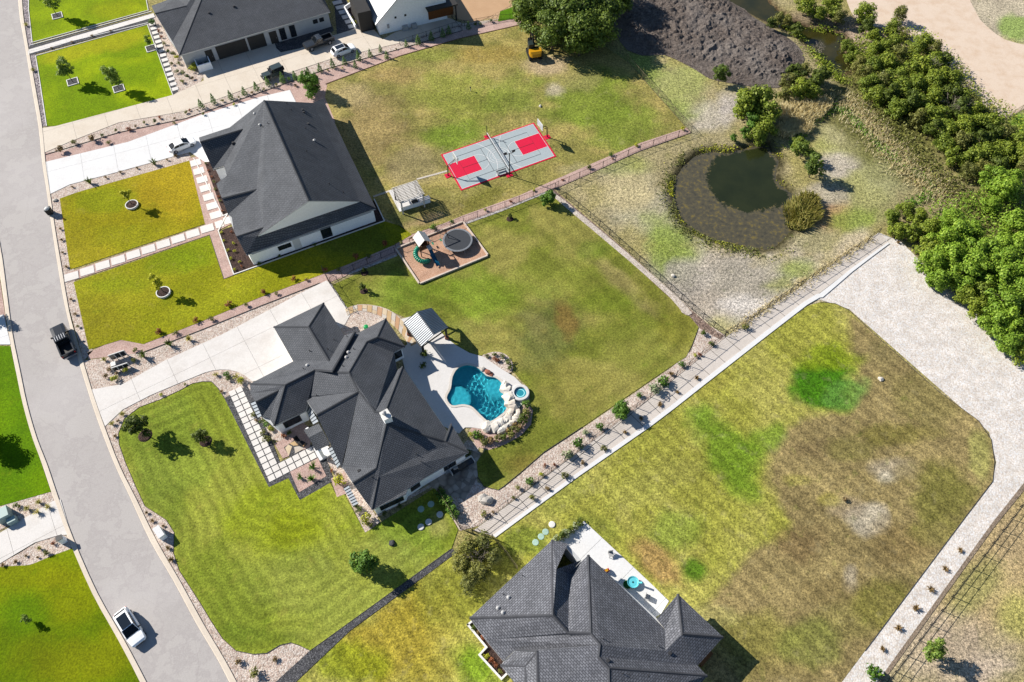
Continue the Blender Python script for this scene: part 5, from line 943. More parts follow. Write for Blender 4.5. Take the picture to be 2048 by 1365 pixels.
# ================================================================== FENCES
M_iron = plain('black_iron', (.015, .015, .017), .5); M_fwood = plain('weathered_fence', alb('#8f8266'), .85)
def fence(px, h, label, sp=2.4, mat=None, picket=.16, rails=(.12, .95), name='metal_fence', post=.032):
    mat = mat or M_iron; P = [Vector(G(p)) for p in px]; o = P[0].copy(); r_ = empty(name, o, 0, label, 'fence'); pk = MB()
    zt = lambda v: float(terrain(np.array([v.x]), np.array([v.y]))[0]) + .04
    for i in range(len(P) - 1):
        a, b = P[i] - o, P[i + 1] - o; d = b - a; n = max(1, round(d.length / sp)); seg = d.length / n; rot = Matrix.Rotation(math.atan2(d.y, d.x), 4, 'Z')
        for k in range(n + (1 if i == len(P) - 2 else 0)):
            c = a + d * (k / n); MB().box(-post, post, -post, post, -.3, h + .06, Matrix.Translation(c) @ rot).build('post', mat, r_)
        for f in rails:
            A = Matrix.Translation(a) @ rot; MB().box(0, d.length, -.014, .014, h * f - .018, h * f + .018, A).build('rail', mat, r_)
        if picket:
            m_ = int(d.length / picket); A = Matrix.Translation(a) @ rot
            for k in range(1, m_): x = k * picket; pk.box(x - .008, x + .008, -.008, .008, .06, h, A)
    if picket and pk.V: tag(pk.build('pickets', mat, r_), kind='stuff')
    return r_
fence([(647, 544.5), (659, 567.8), (693, 618.5)], 1.5, 'black metal fence between the driveway end and the back lawn', 2.2, picket=.24)
fence([(662, 567), (708, 541), (790, 506)], 1.4, 'black metal fence on the lawn edge from the driveway end to the sandbox', 2.4, picket=.24)
fence([(793, 499), (927, 445)], 1.4, 'black metal fence behind the playground sand and trampoline', 2.4, picket=.24)
fence([(927, 445), (1010, 416), (1094, 384), (1180, 347), (1280, 301), (1381, 266)], 1.4, 'long black metal fence along the pink gravel strip south of the court', 2.4, picket=.3)
fence([(1094, 384), (1110, 379), (1180, 436), (1258, 506), (1340, 580), (1384, 620), (1449, 673)], 1.4, 'black metal fence between the back lawn and the pond field', 2.4, picket=.3)
fence([(1196, 60), (1240, 107), (1300, 176), (1381, 266)], 1.5, 'see-through fence on the right edge of the court yard', 2.6, M_fwood, .2)
fence([(1757, 468), (1600, 573), (1450, 673)], 1.4, 'black metal fence between footpath and pond field', 2.4, picket=.3)
fence([(1450, 673), (1300, 795), (1155, 904), (1050, 983), (945, 1060)], 1.4, 'black metal fence along the planted gravel bed and footpath', 2.4, picket=.3)
fence([(876, 984), (897, 1020), (920, 1058), (945, 1066)], 1.4, 'dark fence behind the clipped hedge by the patio', 2.2, M_fwood, .14)
fence([(945, 1062), (985, 1076)], 1.4, 'short fence closing the lower end of the footpath', 1.4, picket=.3); fence([(985, 1076), (1010, 1105), (1034, 1138)], 1.4, 'dark fence running from the footpath to the grey-roofed house', 2.2, M_fwood, .16)
fence([(2075, 968), (1985, 1086), (1860, 1250), (1765, 1376)], 1.3, 'thin black fence at the lower right beside the white gravel strip', 2.5, picket=0, rails=(.93, .5, .1))
fence([(2070, 205), (2040, 222), (2006, 243)], 1.5, 'dark fence at the right edge beyond the thicket', 2.6, M_fwood, .25)
fence([(800, 91), (905, 57), (1000, 40), (1040, 38)], 1.2, 'thin black fence behind the young conifers by the metal-roofed house', 2.6, picket=.18); fence([(897, 26), (912, 46), (924, 60)], 1.5, 'short black gate fence beside the metal-roofed house', 2.0, picket=.3)

# ================================================================== VEHICLES
M_tyre = plain('black_tyre', (.012, .012, .013), .85); M_rim = N('alloy_rim').out((.45, .46, .48), .3, .8); M_cglass = N('car_glass').out((.012, .016, .022), .05, 0, .6)
M_cw = N('white_car_paint').out((.80, .81, .82), .2, 0, .5); M_cb = N('black_car_paint').out((.014, .016, .019), .18, 0, .6); M_cgn = N('dark_green_car_paint').out((.035, .05, .052), .3, 0, .5); M_cgy = N('dark_grey_car_paint').out((.02, .023, .027), .22, 0, .55)
M_head = N('headlight').out((.75, .78, .8), .1, 0, .6); M_tail = N('tail_light').out((.35, .01, .01), .2, 0, .5); M_plas = plain('black_plastic', (.015, .015, .016), .6)
def ring_(x, hw, z0, z1, k=.82, cz=.55):
    """body cross-section with tumblehome"""
    zm = z0 + (z1 - z0) * cz; return [(x, -hw * .9, z0), (x, hw * .9, z0), (x, hw, z0 + (zm - z0) * .5), (x, hw, zm), (x, hw * (k + .06), z1 - (z1 - zm) * .12), (x, hw * k * .6, z1), (x, -hw * k * .6, z1), (x, -hw * (k + .06), z1 - (z1 - zm) * .12), (x, -hw, zm), (x, -hw, z0 + (zm - z0) * .5)]
def wheels(r_, xs, hw, rad, wd=.24):
    for x in xs:
        for s_ in (-1, 1):
            w_ = MB(); y = s_ * (hw - wd / 2 - .01); w_.tube((x, y - wd / 2, rad), (x, y + wd / 2, rad), rad, n=18).build('tyre', M_tyre, wh := empty_part('wheel', r_))
            MB().tube((x, y + s_ * (wd / 2 - .02), rad), (x, y + s_ * (wd / 2 + .012), rad), rad * .62, n=14).build('rim', M_rim, wh)
def empty_part(name, parent):
    o = bpy.data.objects.new(name, None); COL.objects.link(o); o.parent = parent; return o
def vehicle(kind, px, head, label, paint, cat):
    """px: centre on the ground; head: compass angle of the nose"""
    q = G(px); r_ = empty({'suv': 'parked_suv', 'sedan': 'parked_sedan', 'pickup': 'pickup_truck', 'jeep': 'off_road_car'}[kind], (q[0], q[1], .09), R(head), label, cat)
    if kind in ('suv', 'sedan'):
        L_, hw, hb, hr = (4.75, .94, 1.0, 1.62) if kind == 'suv' else (4.75, .91, .92, 1.42)
        st = [(-.5, .72, .55, .82), (-.47, .86, .32, .95), (-.36, .97, .26, 1.0), (-.1, 1.0, .22, 1.02), (.2, 1.0, .22, .98), (.36, .97, .24, .90), (.46, .88, .28, .80), (.5, .66, .42, .66)]
        MB().loft([ring_(x * L_, hw * w_, z0, z1 * hb / 1.0 + .02, .86, .6) for x, w_, z0, z1 in st]).build('body', paint, r_, sm=False)
        c = [(-.46, .80, 1), (-.36, .78, hr - .06), (-.15, .76, hr), (.06, .74, hr - .02), (.25, .84, 1)] if kind == 'suv' else [(-.42, .78, 1), (-.22, .72, hr - .04), (-.05, .71, hr), (.06, .72, hr - .02), (.27, .84, 1)]
        zb = hb - .02; G2 = [[(x * L_, -hw * .84, zb), (x * L_, hw * .84, zb), (x * L_, hw * w_, max(zb + .01, z if z != 1 else zb + .01)), (x * L_, -hw * w_, max(zb + .01, z if z != 1 else zb + .01))] for x, w_, z in c]
        MB().loft(G2).build('cabin', paint, r_)
        # glass: a little proud of the cabin
        def pane(name, pts): MB().poly([Vector(p) for p in pts]).poly([Vector(p) for p in reversed(pts)]).build(name, M_cglass, r_)
        e = .014; a, b = c[3], c[4]; pane('windscreen', [(a[0] * L_ + e + .04, -hw * a[1] * .9, a[2] - .01), (b[0] * L_ - .02, -hw * .80, zb + .05), (b[0] * L_ - .02, hw * .80, zb + .05), (a[0] * L_ + e + .04, hw * a[1] * .9, a[2] - .01)])
        a, b = c[1], c[0]; pane('rear_window', [(a[0] * L_ - .04, hw * .66, a[2] - .02), (b[0] * L_ - e + .05, hw * .74, zb + .1), (b[0] * L_ - e + .05, -hw * .74, zb + .1), (a[0] * L_ - .04, -hw * .66, a[2] - .02)])
        for s_ in (-1, 1):
            for x0, x1, x2, x3 in ((-.30, -.10, -.10, -.24), (-.09, .20, .06, -.09)):
                pane('side_window', [(x0 * L_, s_ * (hw * .83 + e), zb + .06), (x1 * L_, s_ * (hw * .83 + e), zb + .06), (x2 * L_, s_ * (hw * .755 + e), hr - .12), (x3 * L_, s_ * (hw * .755 + e), hr - .12)])
            MB().box(.16 * L_, .16 * L_ + .12, s_ * hw * .95 - .1, s_ * hw * .95 + .14 * s_ + .1, zb + .02, zb + .18).build('mirror', M_plas, r_)
            MB().box(.46 * L_, .485 * L_, s_ * hw * .62 - .18, s_ * hw * .62 + .18, .58, .70).build('headlight', M_head, r_); MB().box(-.495 * L_, -.47 * L_, s_ * hw * .66 - .16, s_ * hw * .66 + .16, .72, .84).build('tail_light', M_tail, r_)
        MB().box(.485 * L_, .503 * L_, -.5, .5, .35, .55).build('grille', M_plas, r_)
        if kind == 'suv': MB().box(-.3 * L_, .05 * L_, -hw * .58, hw * .58, hr - .03, hr + .014).build('sunroof', M_cglass, r_)
        wheels(r_, (-.31 * L_, .31 * L_), hw, .35)
    elif kind == 'pickup':
        L_, hw = 5.9, 1.0
        st = [(.5, .85, .55, .95), (.48, .95, .45, 1.12), (.42, 1.0, .42, 1.16), (.17, 1.0, .42, 1.2), (.15, 1.0, .42, 1.2), (-.12, 1.0, .42, 1.2), (-.5, .98, .5, 1.0)]
        MB().loft([ring_(x * L_, hw * w_, z0, z1, .9, .7) for x, w_, z0, z1 in st[:6]]).build('body', paint, r_)
        bed = empty_part('bed', r_); MB().box(-.5 * L_, -.12 * L_, -hw * .97, hw * .97, .5, .72).build('bed_floor', M_plas, bed)
        for s_ in (-1, 1): MB().box(-.5 * L_, -.12 * L_, s_ * hw * .9 - .09, s_ * hw * .9 + .09, .5, 1.25).build('bed_side', paint, bed); 
        MB().box(-.505 * L_, -.48 * L_, -hw * .82, hw * .82, .5, 1.25).build('tailgate', paint, bed); MB().box(-.135 * L_, -.12 * L_, -hw * .9, hw * .9, .72, 1.25).build('bed_front', paint, bed)
        zb = 1.18; c = [(-.115, .86, 1.82), (-.04, .83, 1.88), (.06, .83, 1.86), (.17, .9, zb + .02)]
        MB().loft([[(-.118 * L_, -hw * .93, zb), (-.118 * L_, hw * .93, zb), (-.118 * L_, hw * .88, zb + .1), (-.118 * L_, -hw * .88, zb + .1)]] + [[(x * L_, -hw * .93, zb), (x * L_, hw * .93, zb), (x * L_, hw * w_, z), (x * L_, -hw * w_, z)] for x, w_, z in c]).build('cabin', paint, r_)
        def pane(name, pts): MB().poly([Vector(p) for p in pts]).poly([Vector(p) for p in reversed(pts)]).build(name, M_cglass, r_)
        pane('windscreen', [(.065 * L_, -.74, 1.85), (.168 * L_, -.82, zb + .06), (.168 * L_, .82, zb + .06), (.065 * L_, .74, 1.85)]); pane('rear_window', [(-.120 * L_, .6, 1.75), (-.120 * L_, .6, 1.35), (-.120 * L_, -.6, 1.35), (-.120 * L_, -.6, 1.75)])
        for s_ in (-1, 1):
            pane('side_window', [(-.1 * L_, s_ * .93, zb + .08), (.01 * L_, s_ * .93, zb + .08), (.01 * L_, s_ * .87, 1.74), (-.1 * L_, s_ * .885, 1.74)]); pane('side_window', [(.02 * L_, s_ * .93, zb + .08), (.13 * L_, s_ * .935, zb + .08), (.06 * L_, s_ * .87, 1.74), (.02 * L_, s_ * .87, 1.74)])
            MB().box(.12 * L_, .145 * L_, s_ * 1.08 - .12, s_ * 1.08 + .12, 1.2, 1.45).build('mirror', M_plas, r_); MB().box(.475 * L_, .49 * L_, s_ * .7 - .18, s_ * .7 + .18, .85, 1.02).build('headlight', M_head, r_); MB().box(-.512 * L_, -.5 * L_, s_ * .86 - .08, s_ * .86 + .08, .85, 1.15).build('tail_light', M_tail, r_)
        MB().box(.485 * L_, .506 * L_, -.6, .6, .55, .95).build('grille', M_plas, r_); MB().box(-.53 * L_, -.505 * L_, -.9, .9, .5, .68).build('bumper', M_rim, r_)
        for k in range(5): MB().box(-.1 * L_ + .02, .05 * L_, -.62 + k * .31 - .02, -.62 + k * .31 + .02, 1.875, 1.90).build('roof_rib', M_rim, r_)
        wheels(r_, (-.32 * L_, .32 * L_), hw, .42, .28)
    else:
        L_, hw = 4.3, .88
        MB().box(.12 * L_, .47 * L_, -.68, .68, .55, 1.12, None, .06, .05).build('bonnet', paint, r_); MB().box(-.44 * L_, .14 * L_, -.8, .8, .5, 1.15, None, .02, .02).build('body', paint, r_)
        MB().box(-.44 * L_, .06 * L_, -.76, .76, 1.16, 1.82, None, .05, .05).build('cabin', M_plas, r_); MB().box(-.45 * L_, .02 * L_, -.72, .72, 1.82, 1.9, None, .03, .03).build('hard_top', paint, r_)
        MB().poly([(.135 * L_, -.7, 1.18), (.135 * L_, .7, 1.18), (.03 * L_, .68, 1.84), (.03 * L_, -.68, 1.84)]).build('windscreen', M_cglass, r_)
        for s_ in (-1, 1):
            for x0, x1 in ((-.4, -.2), (-.18, .02)): MB().box(x0 * L_, x1 * L_, s_ * .765 - .01, s_ * .765 + .01, 1.24, 1.72).build('side_window', M_cglass, r_)
            for x in (-.3, .32): MB().box(x * L_ - .52, x * L_ + .52, s_ * .82 - .14, s_ * .82 + .14, .78, .9, None, .05, .02).build('fender', M_plas, r_)
            MB().box(.09 * L_, .12 * L_, s_ * .95 - .1, s_ * .95 + .1, 1.2, 1.4).build('mirror', M_plas, r_); MB().tube((.47 * L_, s_ * .45, .85), (.485 * L_, s_ * .45, .85), .12, n=12).build('headlight', M_head, r_)
        MB().box(.47 * L_, .52 * L_, -.8, .8, .5, .65).build('bumper', M_plas, r_); MB().tube((-.52 * L_, 0, 1.0), (-.46 * L_, 0, 1.0), .40, n=18).build('spare_wheel', M_tyre, r_); MB().box(.465 * L_, .478 * L_, -.4, .4, .65, 1.0).build('grille', M_plas, r_)
        wheels(r_, (-.3 * L_, .32 * L_), hw + .04, .42, .28)
    return r_
def hd_(a, b):
    p, q = G(a), G(b); return math.degrees(math.atan2(q[1] - p[1], q[0] - p[0]))
vehicle('suv', (265, 1257), hd_((243, 1222), (283, 1288)), 'white SUV with dark glass roof driving on the street', M_cw, 'car')
vehicle('pickup', (132.5, 688), hd_((147, 712), (122, 655)), 'black pickup truck with empty bed parked at the street kerb', M_cb, 'truck')
vehicle('sedan', (366, 296), hd_((345, 304), (392, 284)), 'white sedan parked on the white driveway of the gabled house', M_cw, 'car')
vehicle('jeep', (548, 154), hd_((572, 143), (524, 162)), 'dark green boxy off-road car with spare wheel on the cream driveway', M_cgn, 'car')
vehicle('pickup', (639, 92), hd_((672, 80), (608, 104)), 'dark grey pickup truck with covered bed in the shade of the garage house', M_cgy, 'truck')
vehicle('suv', (688, 107), hd_((664, 115), (710, 98)), 'white SUV with sunroof parked behind the dark pickup on the driveway', M_cw, 'car')
vehicle('sedan', (464, 92), hd_((470, 106), (452, 64)), 'white car half inside the open garage bay', M_cw, 'car')
for o in bpy.data.objects:
    if o.name.startswith(('parked', 'pickup', 'off_road')): pass
# cover on the bed of the shaded pickup
# ---- excavator
q = G((1068, 112)); ex_ = empty('excavator', (q[0], q[1], .05), R(hd_((1072, 118), (1054, 70))), 'yellow and black mini excavator parked by the big trees', 'excavator'); M_yel = N('yellow_machine_paint').out(alb('#e0a418'), .4, 0, .4)
for s_ in (-1, 1):
    MB().loft([[(x, s_ * 1.0 - .25, z0), (x, s_ * 1.0 + .25, z0), (x, s_ * 1.0 + .25, z1), (x, s_ * 1.0 - .25, z1)] for x, z0, z1 in ((-1.7, .25, .45), (-1.4, .0, .7), (1.4, .0, .7), (1.7, .25, .45))]).build('track', M_tyre, ex_)
MB().box(-.9, .9, -.7, .7, .45, .85).build('undercarriage', M_plas, ex_)
hs_ = MB(); hs_.loft([[(-1.9, -.8, .95), (-1.9, .8, .95), (-1.9, .8, 1.6), (-1.9, -.8, 1.6)], [(-1.5, -1.1, .9), (-1.5, 1.1, .9), (-1.5, 1.1, 1.9), (-1.5, -1.1, 1.9)], [(-.4, -1.15, .9), (-.4, 1.15, .9), (-.4, 1.15, 1.85), (-.4, -1.15, 1.85)]]); hs_.build('engine_housing', M_yel, ex_)
MB().box(-.4, 1.1, -1.1, 1.1, .9, 1.1).build('platform', M_plas, ex_); cb = MB().box(-.35, 1.1, .15, 1.1, 1.1, 2.65, None, .06, .05).build('cab', plain('cab_dark', (.02, .03, .03), .3), ex_); MB().box(1.0, 1.12, .25, 1.0, 1.6, 2.4).build('cab_window', M_cglass, cb); MB().box(-.2, .95, 1.06, 1.12, 1.6, 2.4).build('cab_window', M_cglass, cb)
bo = MB(); bo.loft([[(x, y0, z - h_), (x, y0 + .28, z - h_), (x, y0 + .28, z + h_), (x, y0, z + h_)] for x, y0, z, h_ in ((.9, -.35, 1.2, .2), (2.2, -.35, 2.5, .28), (3.6, -.35, 2.9, .18))]); bo.build('boom', M_plas, ex_)
MB().loft([[(3.4, -.3, 3.2), (3.4, -.08, 3.2), (3.7, -.08, 2.7), (3.7, -.3, 2.7)], [(4.0, -.3, 1.0), (4.0, -.08, 1.0), (4.25, -.08, 1.0), (4.25, -.3, 1.0)]]).build('stick', M_plas, ex_); MB().loft([[(3.7, -.7, .1), (3.7, .3, .1), (3.8, .3, .8), (3.8, -.7, .8)], [(4.3, -.7, .2), (4.3, .3, .2), (4.25, .3, 1.0), (4.25, -.7, 1.0)]]).build('bucket', M_plas, ex_); MB().box(1.7, 1.85, -1.2, 1.2, .1, .6).build('blade', M_plas, ex_)
# ================================================================== SMALL THINGS
def ubox(px, rz, a, b, h, mat, name, label, cat, lid=None):
    q = G(px); r_ = empty(name, (q[0], q[1], .05), R(rz), label, cat); MB().box(-a / 2, a / 2, -b / 2, b / 2, 0, h * .8).build('body', mat, r_); MB().box(-a / 2 - .03, a / 2 + .03, -b / 2 - .03, b / 2 + .03, h * .8, h, None, .04, .1).build('lid', lid or mat, r_); return r_
M_util = N('pale_green_utility_paint').out(alb('#b6cfca'), .5); M_mlid = plain('mint_lid', alb('#b8d8c8'), .6)
ubox((14, 1034), 33, 1.5, 1.5, 1.3, M_util, 'utility_cabinet', 'larger pale green utility cabinet on a pad beside the left driveway', 'utility box'); ubox((29, 1044), 33, 1.0, .8, .8, M_util, 'utility_cabinet', 'smaller pale green utility cabinet nearest the left driveway', 'utility box')
q = G((325, 1070)); pl_ = empty('street_pillar', (q[0], q[1], .05), R(hd_((318, 1058), (332, 1080))), 'white stone mailbox pillar in the gravel bulge by the street', 'mailbox'); MB().box(-.75, .75, -.36, .36, 0, 1.1).build('body', M_wall, pl_); MB().box(-.8, .8, -.4, .4, 1.1, 1.18).build('cap', M_white_drive, pl_); MB().box(-.3, .3, .36, .39, .7, .95).build('mailbox_door', M_frame, pl_)
q = G((129, 1083)); lb_ = empty('letter_box', (q[0], q[1], .05), R(33), 'small dark-faced letter pillar by the left driveway mouth', 'mailbox'); MB().box(-.35, .35, -.3, .3, 0, 1.2, None, .04, .04).build('body', M_wall, lb_); MB().box(-.37, .37, -.32, .32, 1.2, 1.28).build('cap', M_frame, lb_)
q = G((102, 428)); bn = empty('wheeled_bin', (q[0], q[1], .08), R(20), 'dark wheeled bin with a white sack between lid and body at the kerb', 'bin'); MB().box(-.38, .38, -.4, .4, .05, 1.1, None, -.06, -.06).build('body', M_plas, bn); MB().box(-.46, .46, -.5, .45, 1.1, 1.16).build('lid', plain('grey_lid', (.04, .045, .05), .5), bn); MB().lathe((0, -.1, 1.12), [(.36, 0), (.4, .15), (.25, .3), (.08, .36)], 12).build('sack', M_fascia, bn); MB().tube((-.4, .42, .12), (.4, .42, .12), .12, n=12).build('wheel_axle', M_tyre, bn)
q = G((99, 424)); MB()
boulder((111, 402), .42, BM[1], 'white stone beside the kerb near the wheeled bin')
# address sign frame in the gravel by the driveway
q = G((243, 728)); sg = empty('address_sign', (q[0], q[1], .05), R(24), 'white framed low bench-like stand with dark panels in the roadside gravel', 'stand')
for y0, z0 in ((-1.0, .95), (1.0, 1.3)):
    MB().box(-1.1, 1.1, y0 - .06, y0 + .06, z0, z0 + .12).build('top_rail', M_fascia, sg)
    for k in range(4): MB().box(-1.05 + k * .7 - .05, -1.05 + k * .7 + .05, y0 - .05, y0 + .05, 0, z0).build('post', M_fascia, sg)
    for k in range(3): MB().box(-1.0 + k * .7, -.42 + k * .7, y0 - .03, y0 + .02, .2, z0 - .05).build('panel', M_cgy, sg)
MB().box(-1.25, -.6, -.3, .4, 0, .5).build('block', M_fascia, sg)
# septic lids
def lid(px, rad, mat, label, grp, h=.14): q = G(px); return tag(MB().lathe((0, 0, 0), [(rad, 0), (rad, h * .7), (rad * .85, h), (rad * .2, h * 1.1)], 18).build('septic_cover', mat, None, (q[0], q[1], .05)), label, 'cover', grp)
for k, (p, w_) in enumerate((((842, 1055), 'white round lid nearest the street in the row of three by the hedge'), ((857.5, 1045), 'white round lid in the middle of the row of three by the hedge'), ((880, 1030), 'white round lid with black knob nearest the hedge'))): lid(p, .42, M_fascia, w_, 'lids on the pool house lawn')
for k, (p, w_) in enumerate((((842, 1019), 'mint-green lid in the house shadow, left of two'), ((862, 1009), 'mint-green lid in the house shadow, nearest the patio'))): lid(p, .42, M_mlid, w_, 'lids on the pool house lawn', .06)
for k, (p, w_) in enumerate((((1071, 1085.5), 'mint-green lid nearest the grey roof corner, in a row of three'), ((1082, 1074), 'middle mint-green lid in the row beside the grey house'), ((1091, 1064.5), 'uppermost mint-green lid in the row beside the grey house'))): lid(p, .40, M_mlid, w_, 'lids beside the lower house', .06)
lid((1104, 1050), .42, M_fascia, 'white round lid at the top of the row beside the grey house', 'lids beside the lower house'); 
# tree rings and square planters
def ringbed(px, rad, label): q = G(px); r_ = empty('planter_ring', (q[0], q[1], .05), 0, label, 'planter'); MB().ring((0, 0, 0), rad - .14, rad, 0, .34, 28).build('ring', M_whiteedge, r_); MB().lathe((0, 0, 0), [(rad - .15, 0), (rad - .15, .26), (.1, .34)], 24).build('soil', M_mulch, r_)
ringbed((265, 412), 1.02, 'white round planter ring on the upper yellow-green lawn'); ringbed((328, 587), 1.05, 'white round planter ring on the lower yellow-green lawn')
def sqbed(px, label): 
    q = G(px); r_ = empty('square_tree_bed', (q[0], q[1], .05), R(27), label, 'planter'); MB().box(-.9, .9, -.9, .9, 0, .06).build('soil', M_dark, r_)
    for x0, x1, y0, y1 in ((-1, 1, -1, -.86), (-1, 1, .86, 1), (-1, -.86, -.855, .855), (.86, 1, -.855, .855)): MB().box(x0, x1, y0, y1, 0, .14).build('kerb_bar', M_whiteedge, r_)
sqbed((115, 33), 'square white-edged tree bed on the topmost vivid lawn'); sqbed((146, 165), 'left square white-edged tree bed on the vivid green lawn'); sqbed((238, 178.5), 'right square white-edged tree bed on the vivid green lawn'); sqbed((303, 98), 'square dark bed cut into the garden walk edge')
def mulchring(px, rad, label): q = G(px); tag(MB().lathe((0, 0, 0), [(rad, 0), (rad * .8, .12), (.1, .16)], 20).build('mulch_ring', M_mulch, None, (q[0], q[1], .05)), label, 'mulch ring')
mulchring((291, 872), .95, 'dark mulch ring under the bigger front-lawn tree'); mulchring((412, 883.5), .85, 'dark mulch ring under the smaller front-lawn tree'); mulchring((729.5, 547), .6, 'dark mulch ring nearest the fence by the driveway end'); mulchring((728, 583), .62, 'dark mulch ring on the back lawn nearest the flagstones'); mulchring((1020, 439), .6, 'dark mulch ring on the back lawn below the court')
# patio furniture and seats
q = G((925, 935)); so_ = empty('garden_sofa', (q[0], q[1], .06), R(33), 'white-framed garden sofa set in the shade beside the house', 'sofa'); 
for x0, x1, y0, y1, z0, z1, nm_ in ((-1.6, 1.6, -.4, .4, .28, .42, 'seat'), (-1.6, 1.6, .4, .5, .3, .85, 'backrest'), (-1.7, -1.6, -.4, .5, 0, .62, 'armrest'), (1.6, 1.7, -.4, .5, 0, .62, 'armrest')): MB().box(x0, x1, y0, y1, z0, z1).build(nm_, M_fascia if nm_ != 'seat' else M_cgy, so_)
def gchair(px, rz, label, mat):
    q = G(px); c = empty('garden_chair', (q[0], q[1], .08), R(rz), label, 'chair'); MB().box(-.3, .3, -.3, .3, .38, .44).build('seat', mat, c); MB().box(-.3, .3, .26, .32, .44, .95).build('backrest', mat, c)
    for x in (-.27, .27):
        for y in (-.27, .27): MB().box(x - .025, x + .025, y - .025, y + .025, 0, .38).build('leg', mat, c)
gchair((896, 945), 20, 'garden chair left of the white-framed sofa', M_vent); gchair((911, 938), 200, 'garden chair facing the white-framed sofa', M_vent); gchair((596, 884), 40, 'dark chair on the flagstones by the front entry', M_iron); gchair((606, 890), 150, 'second dark chair nearer the porch on the flagstones', M_iron)
q = G((1405, 1316)); tb = empty('wooden_table', (q[0], q[1], .06), R(43), 'brown wooden table in the shadow of the lower house', 'table'); M_wd = plain('brown_wood', alb('#8a5a34'), .7); MB().box(-1, 1, -.5, .5, .7, .76).build('table_top', M_wd, tb)
for x in (-.9, .9):
    for y in (-.4, .4): MB().box(x - .05, x + .05, y - .05, y + .05, 0, .7).build('leg', M_wd, tb)
# back patio of the lower house with toys
slabs('back_patio', [(1113, 1085), (1168, 1043), (1240, 1110), (1338, 1202), (1322, 1228), (1290, 1250), (1180, 1140), (1150, 1130)], .10, M_white_drive, 43, 5, 5)
q = G((1265, 1167)); ty = empty('toy_slide', (q[0], q[1], .1), R(-40), 'turquoise and green plastic toy water table on the white patio', 'toy'); MB().lathe((0, 0, 0), [(.55, .35), (.7, .5), (.68, .52), (.5, .4)], 18).build('basin', N('cyan_plastic').out(alb('#6fe0f0'), .4), ty); MB().box(-.1, .1, -.1, .1, 0, .4).build('stand', M_cwl, ty); MB().tube((.5, .3, .5), (.9, .5, 1.0), .12).build('spout', bpy.data.materials['cyan_plastic'], ty)
q = G((1254, 1171)); tag(MB().lathe((0, 0, 0), [(.4, 0), (.5, .25), (.46, .28), (.38, .08)], 18).build('toy_tub', N('green_plastic').out(alb('#2f7a30'), .5), None, (q[0], q[1], .1)), 'green round toy tub on the white patio', 'toy')
q = G((1214, 1143)); ty = empty('toy_trike', (q[0], q[1], .1), R(30), 'red and yellow toy ride-on at the patio edge', 'toy'); MB().box(-.35, .3, -.2, .2, .2, .5, None, .08, .04).build('body', M_tail, ty); MB().box(-.3, .0, -.15, .15, .5, .75).build('seat', M_yel, ty)
for y in (-.25, .25): MB().tube((-.25, y - .04, .15), (-.25, y + .04, .15), .15, n=12).build('wheel', M_tyre, ty)
gchair((1221, 1111), 10, 'small pale chair on the white patio, upper end', M_vent); gchair((1294, 1196), 70, 'small pale chair on the white patio, lower end', M_vent)
boulder((1760, 759), .4, BM[2], 'small white stone on the dry lawn near the gravel drive', None, .06); boulder((1345, 553), .35, BM[3], 'small white stone beyond the back fence in the pond field'); boulder((1080, 214), .35, BM[4], 'white stone lying on the court yard grass')
q = G((941, 183)); sp2 = empty('sprinkler_post', (q[0], q[1], .06), 0, 'small grey sprinkler post in the middle of the court yard', 'post'); MB().tube((0, 0, 0), (0, 0, .7), .05).build('pipe', M_vent, sp2); MB().box(-.12, .12, -.12, .12, .7, .85).build('head', M_frame, sp2)
q = G((733, 658)); tag(MB().lathe((0, 0, 0), [(.32, 0), (.36, .5), (.3, .62), (.1, .68)], 14).build('green_tank', N('bright_green_plastic').out(alb('#22b060'), .4), None, (q[0], q[1], .06)), 'bright green round tank beside the flagstone circle', 'tank')
# ================================================================== PLANTS
LG = {k: m_leaf('leaf_' + k, *c) for k, c in dict(
    oak=('#425620', '#62782c', '#8c9e40'), dark=('#3a4816', '#546420', '#74842e'), thick=('#566a20', '#7c8e2c', '#a8b244'), olive=('#565c28', '#787c3c', '#9c9a54'), lime=('#567a1e', '#80a02e', '#a8c04c'), fresh=('#3c5c20', '#587e2a', '#7c9c3c'),
    yellow=('#8a9420', '#b0b42c', '#d0cc48'), young=('#54702a', '#7c963c', '#a8b658'), rust=('#6a3c28', '#8c5038', '#b07850', 1.7), brown=('#5a4a30', '#7a6442', '#9c845a', 1.9), straw=('#b0a484', '#cec29e', '#e4dabc', 2.1), reed=('#6c7038', '#9a9450', '#c8b878', 2.2), conifer=('#40582e', '#5c7840', '#7e985a', 2.0), silver=('#6c7a58', '#8e9a74', '#b4bc98'), vine=('#4c7420', '#68902c', '#8cb048')).items()}
M_bark = plain('grey_bark', alb('#6e6052'), .9, var=.25, scale=6); M_pale = plain('bleached_bark', alb('#b4a89a'), .9, var=.2, scale=6)
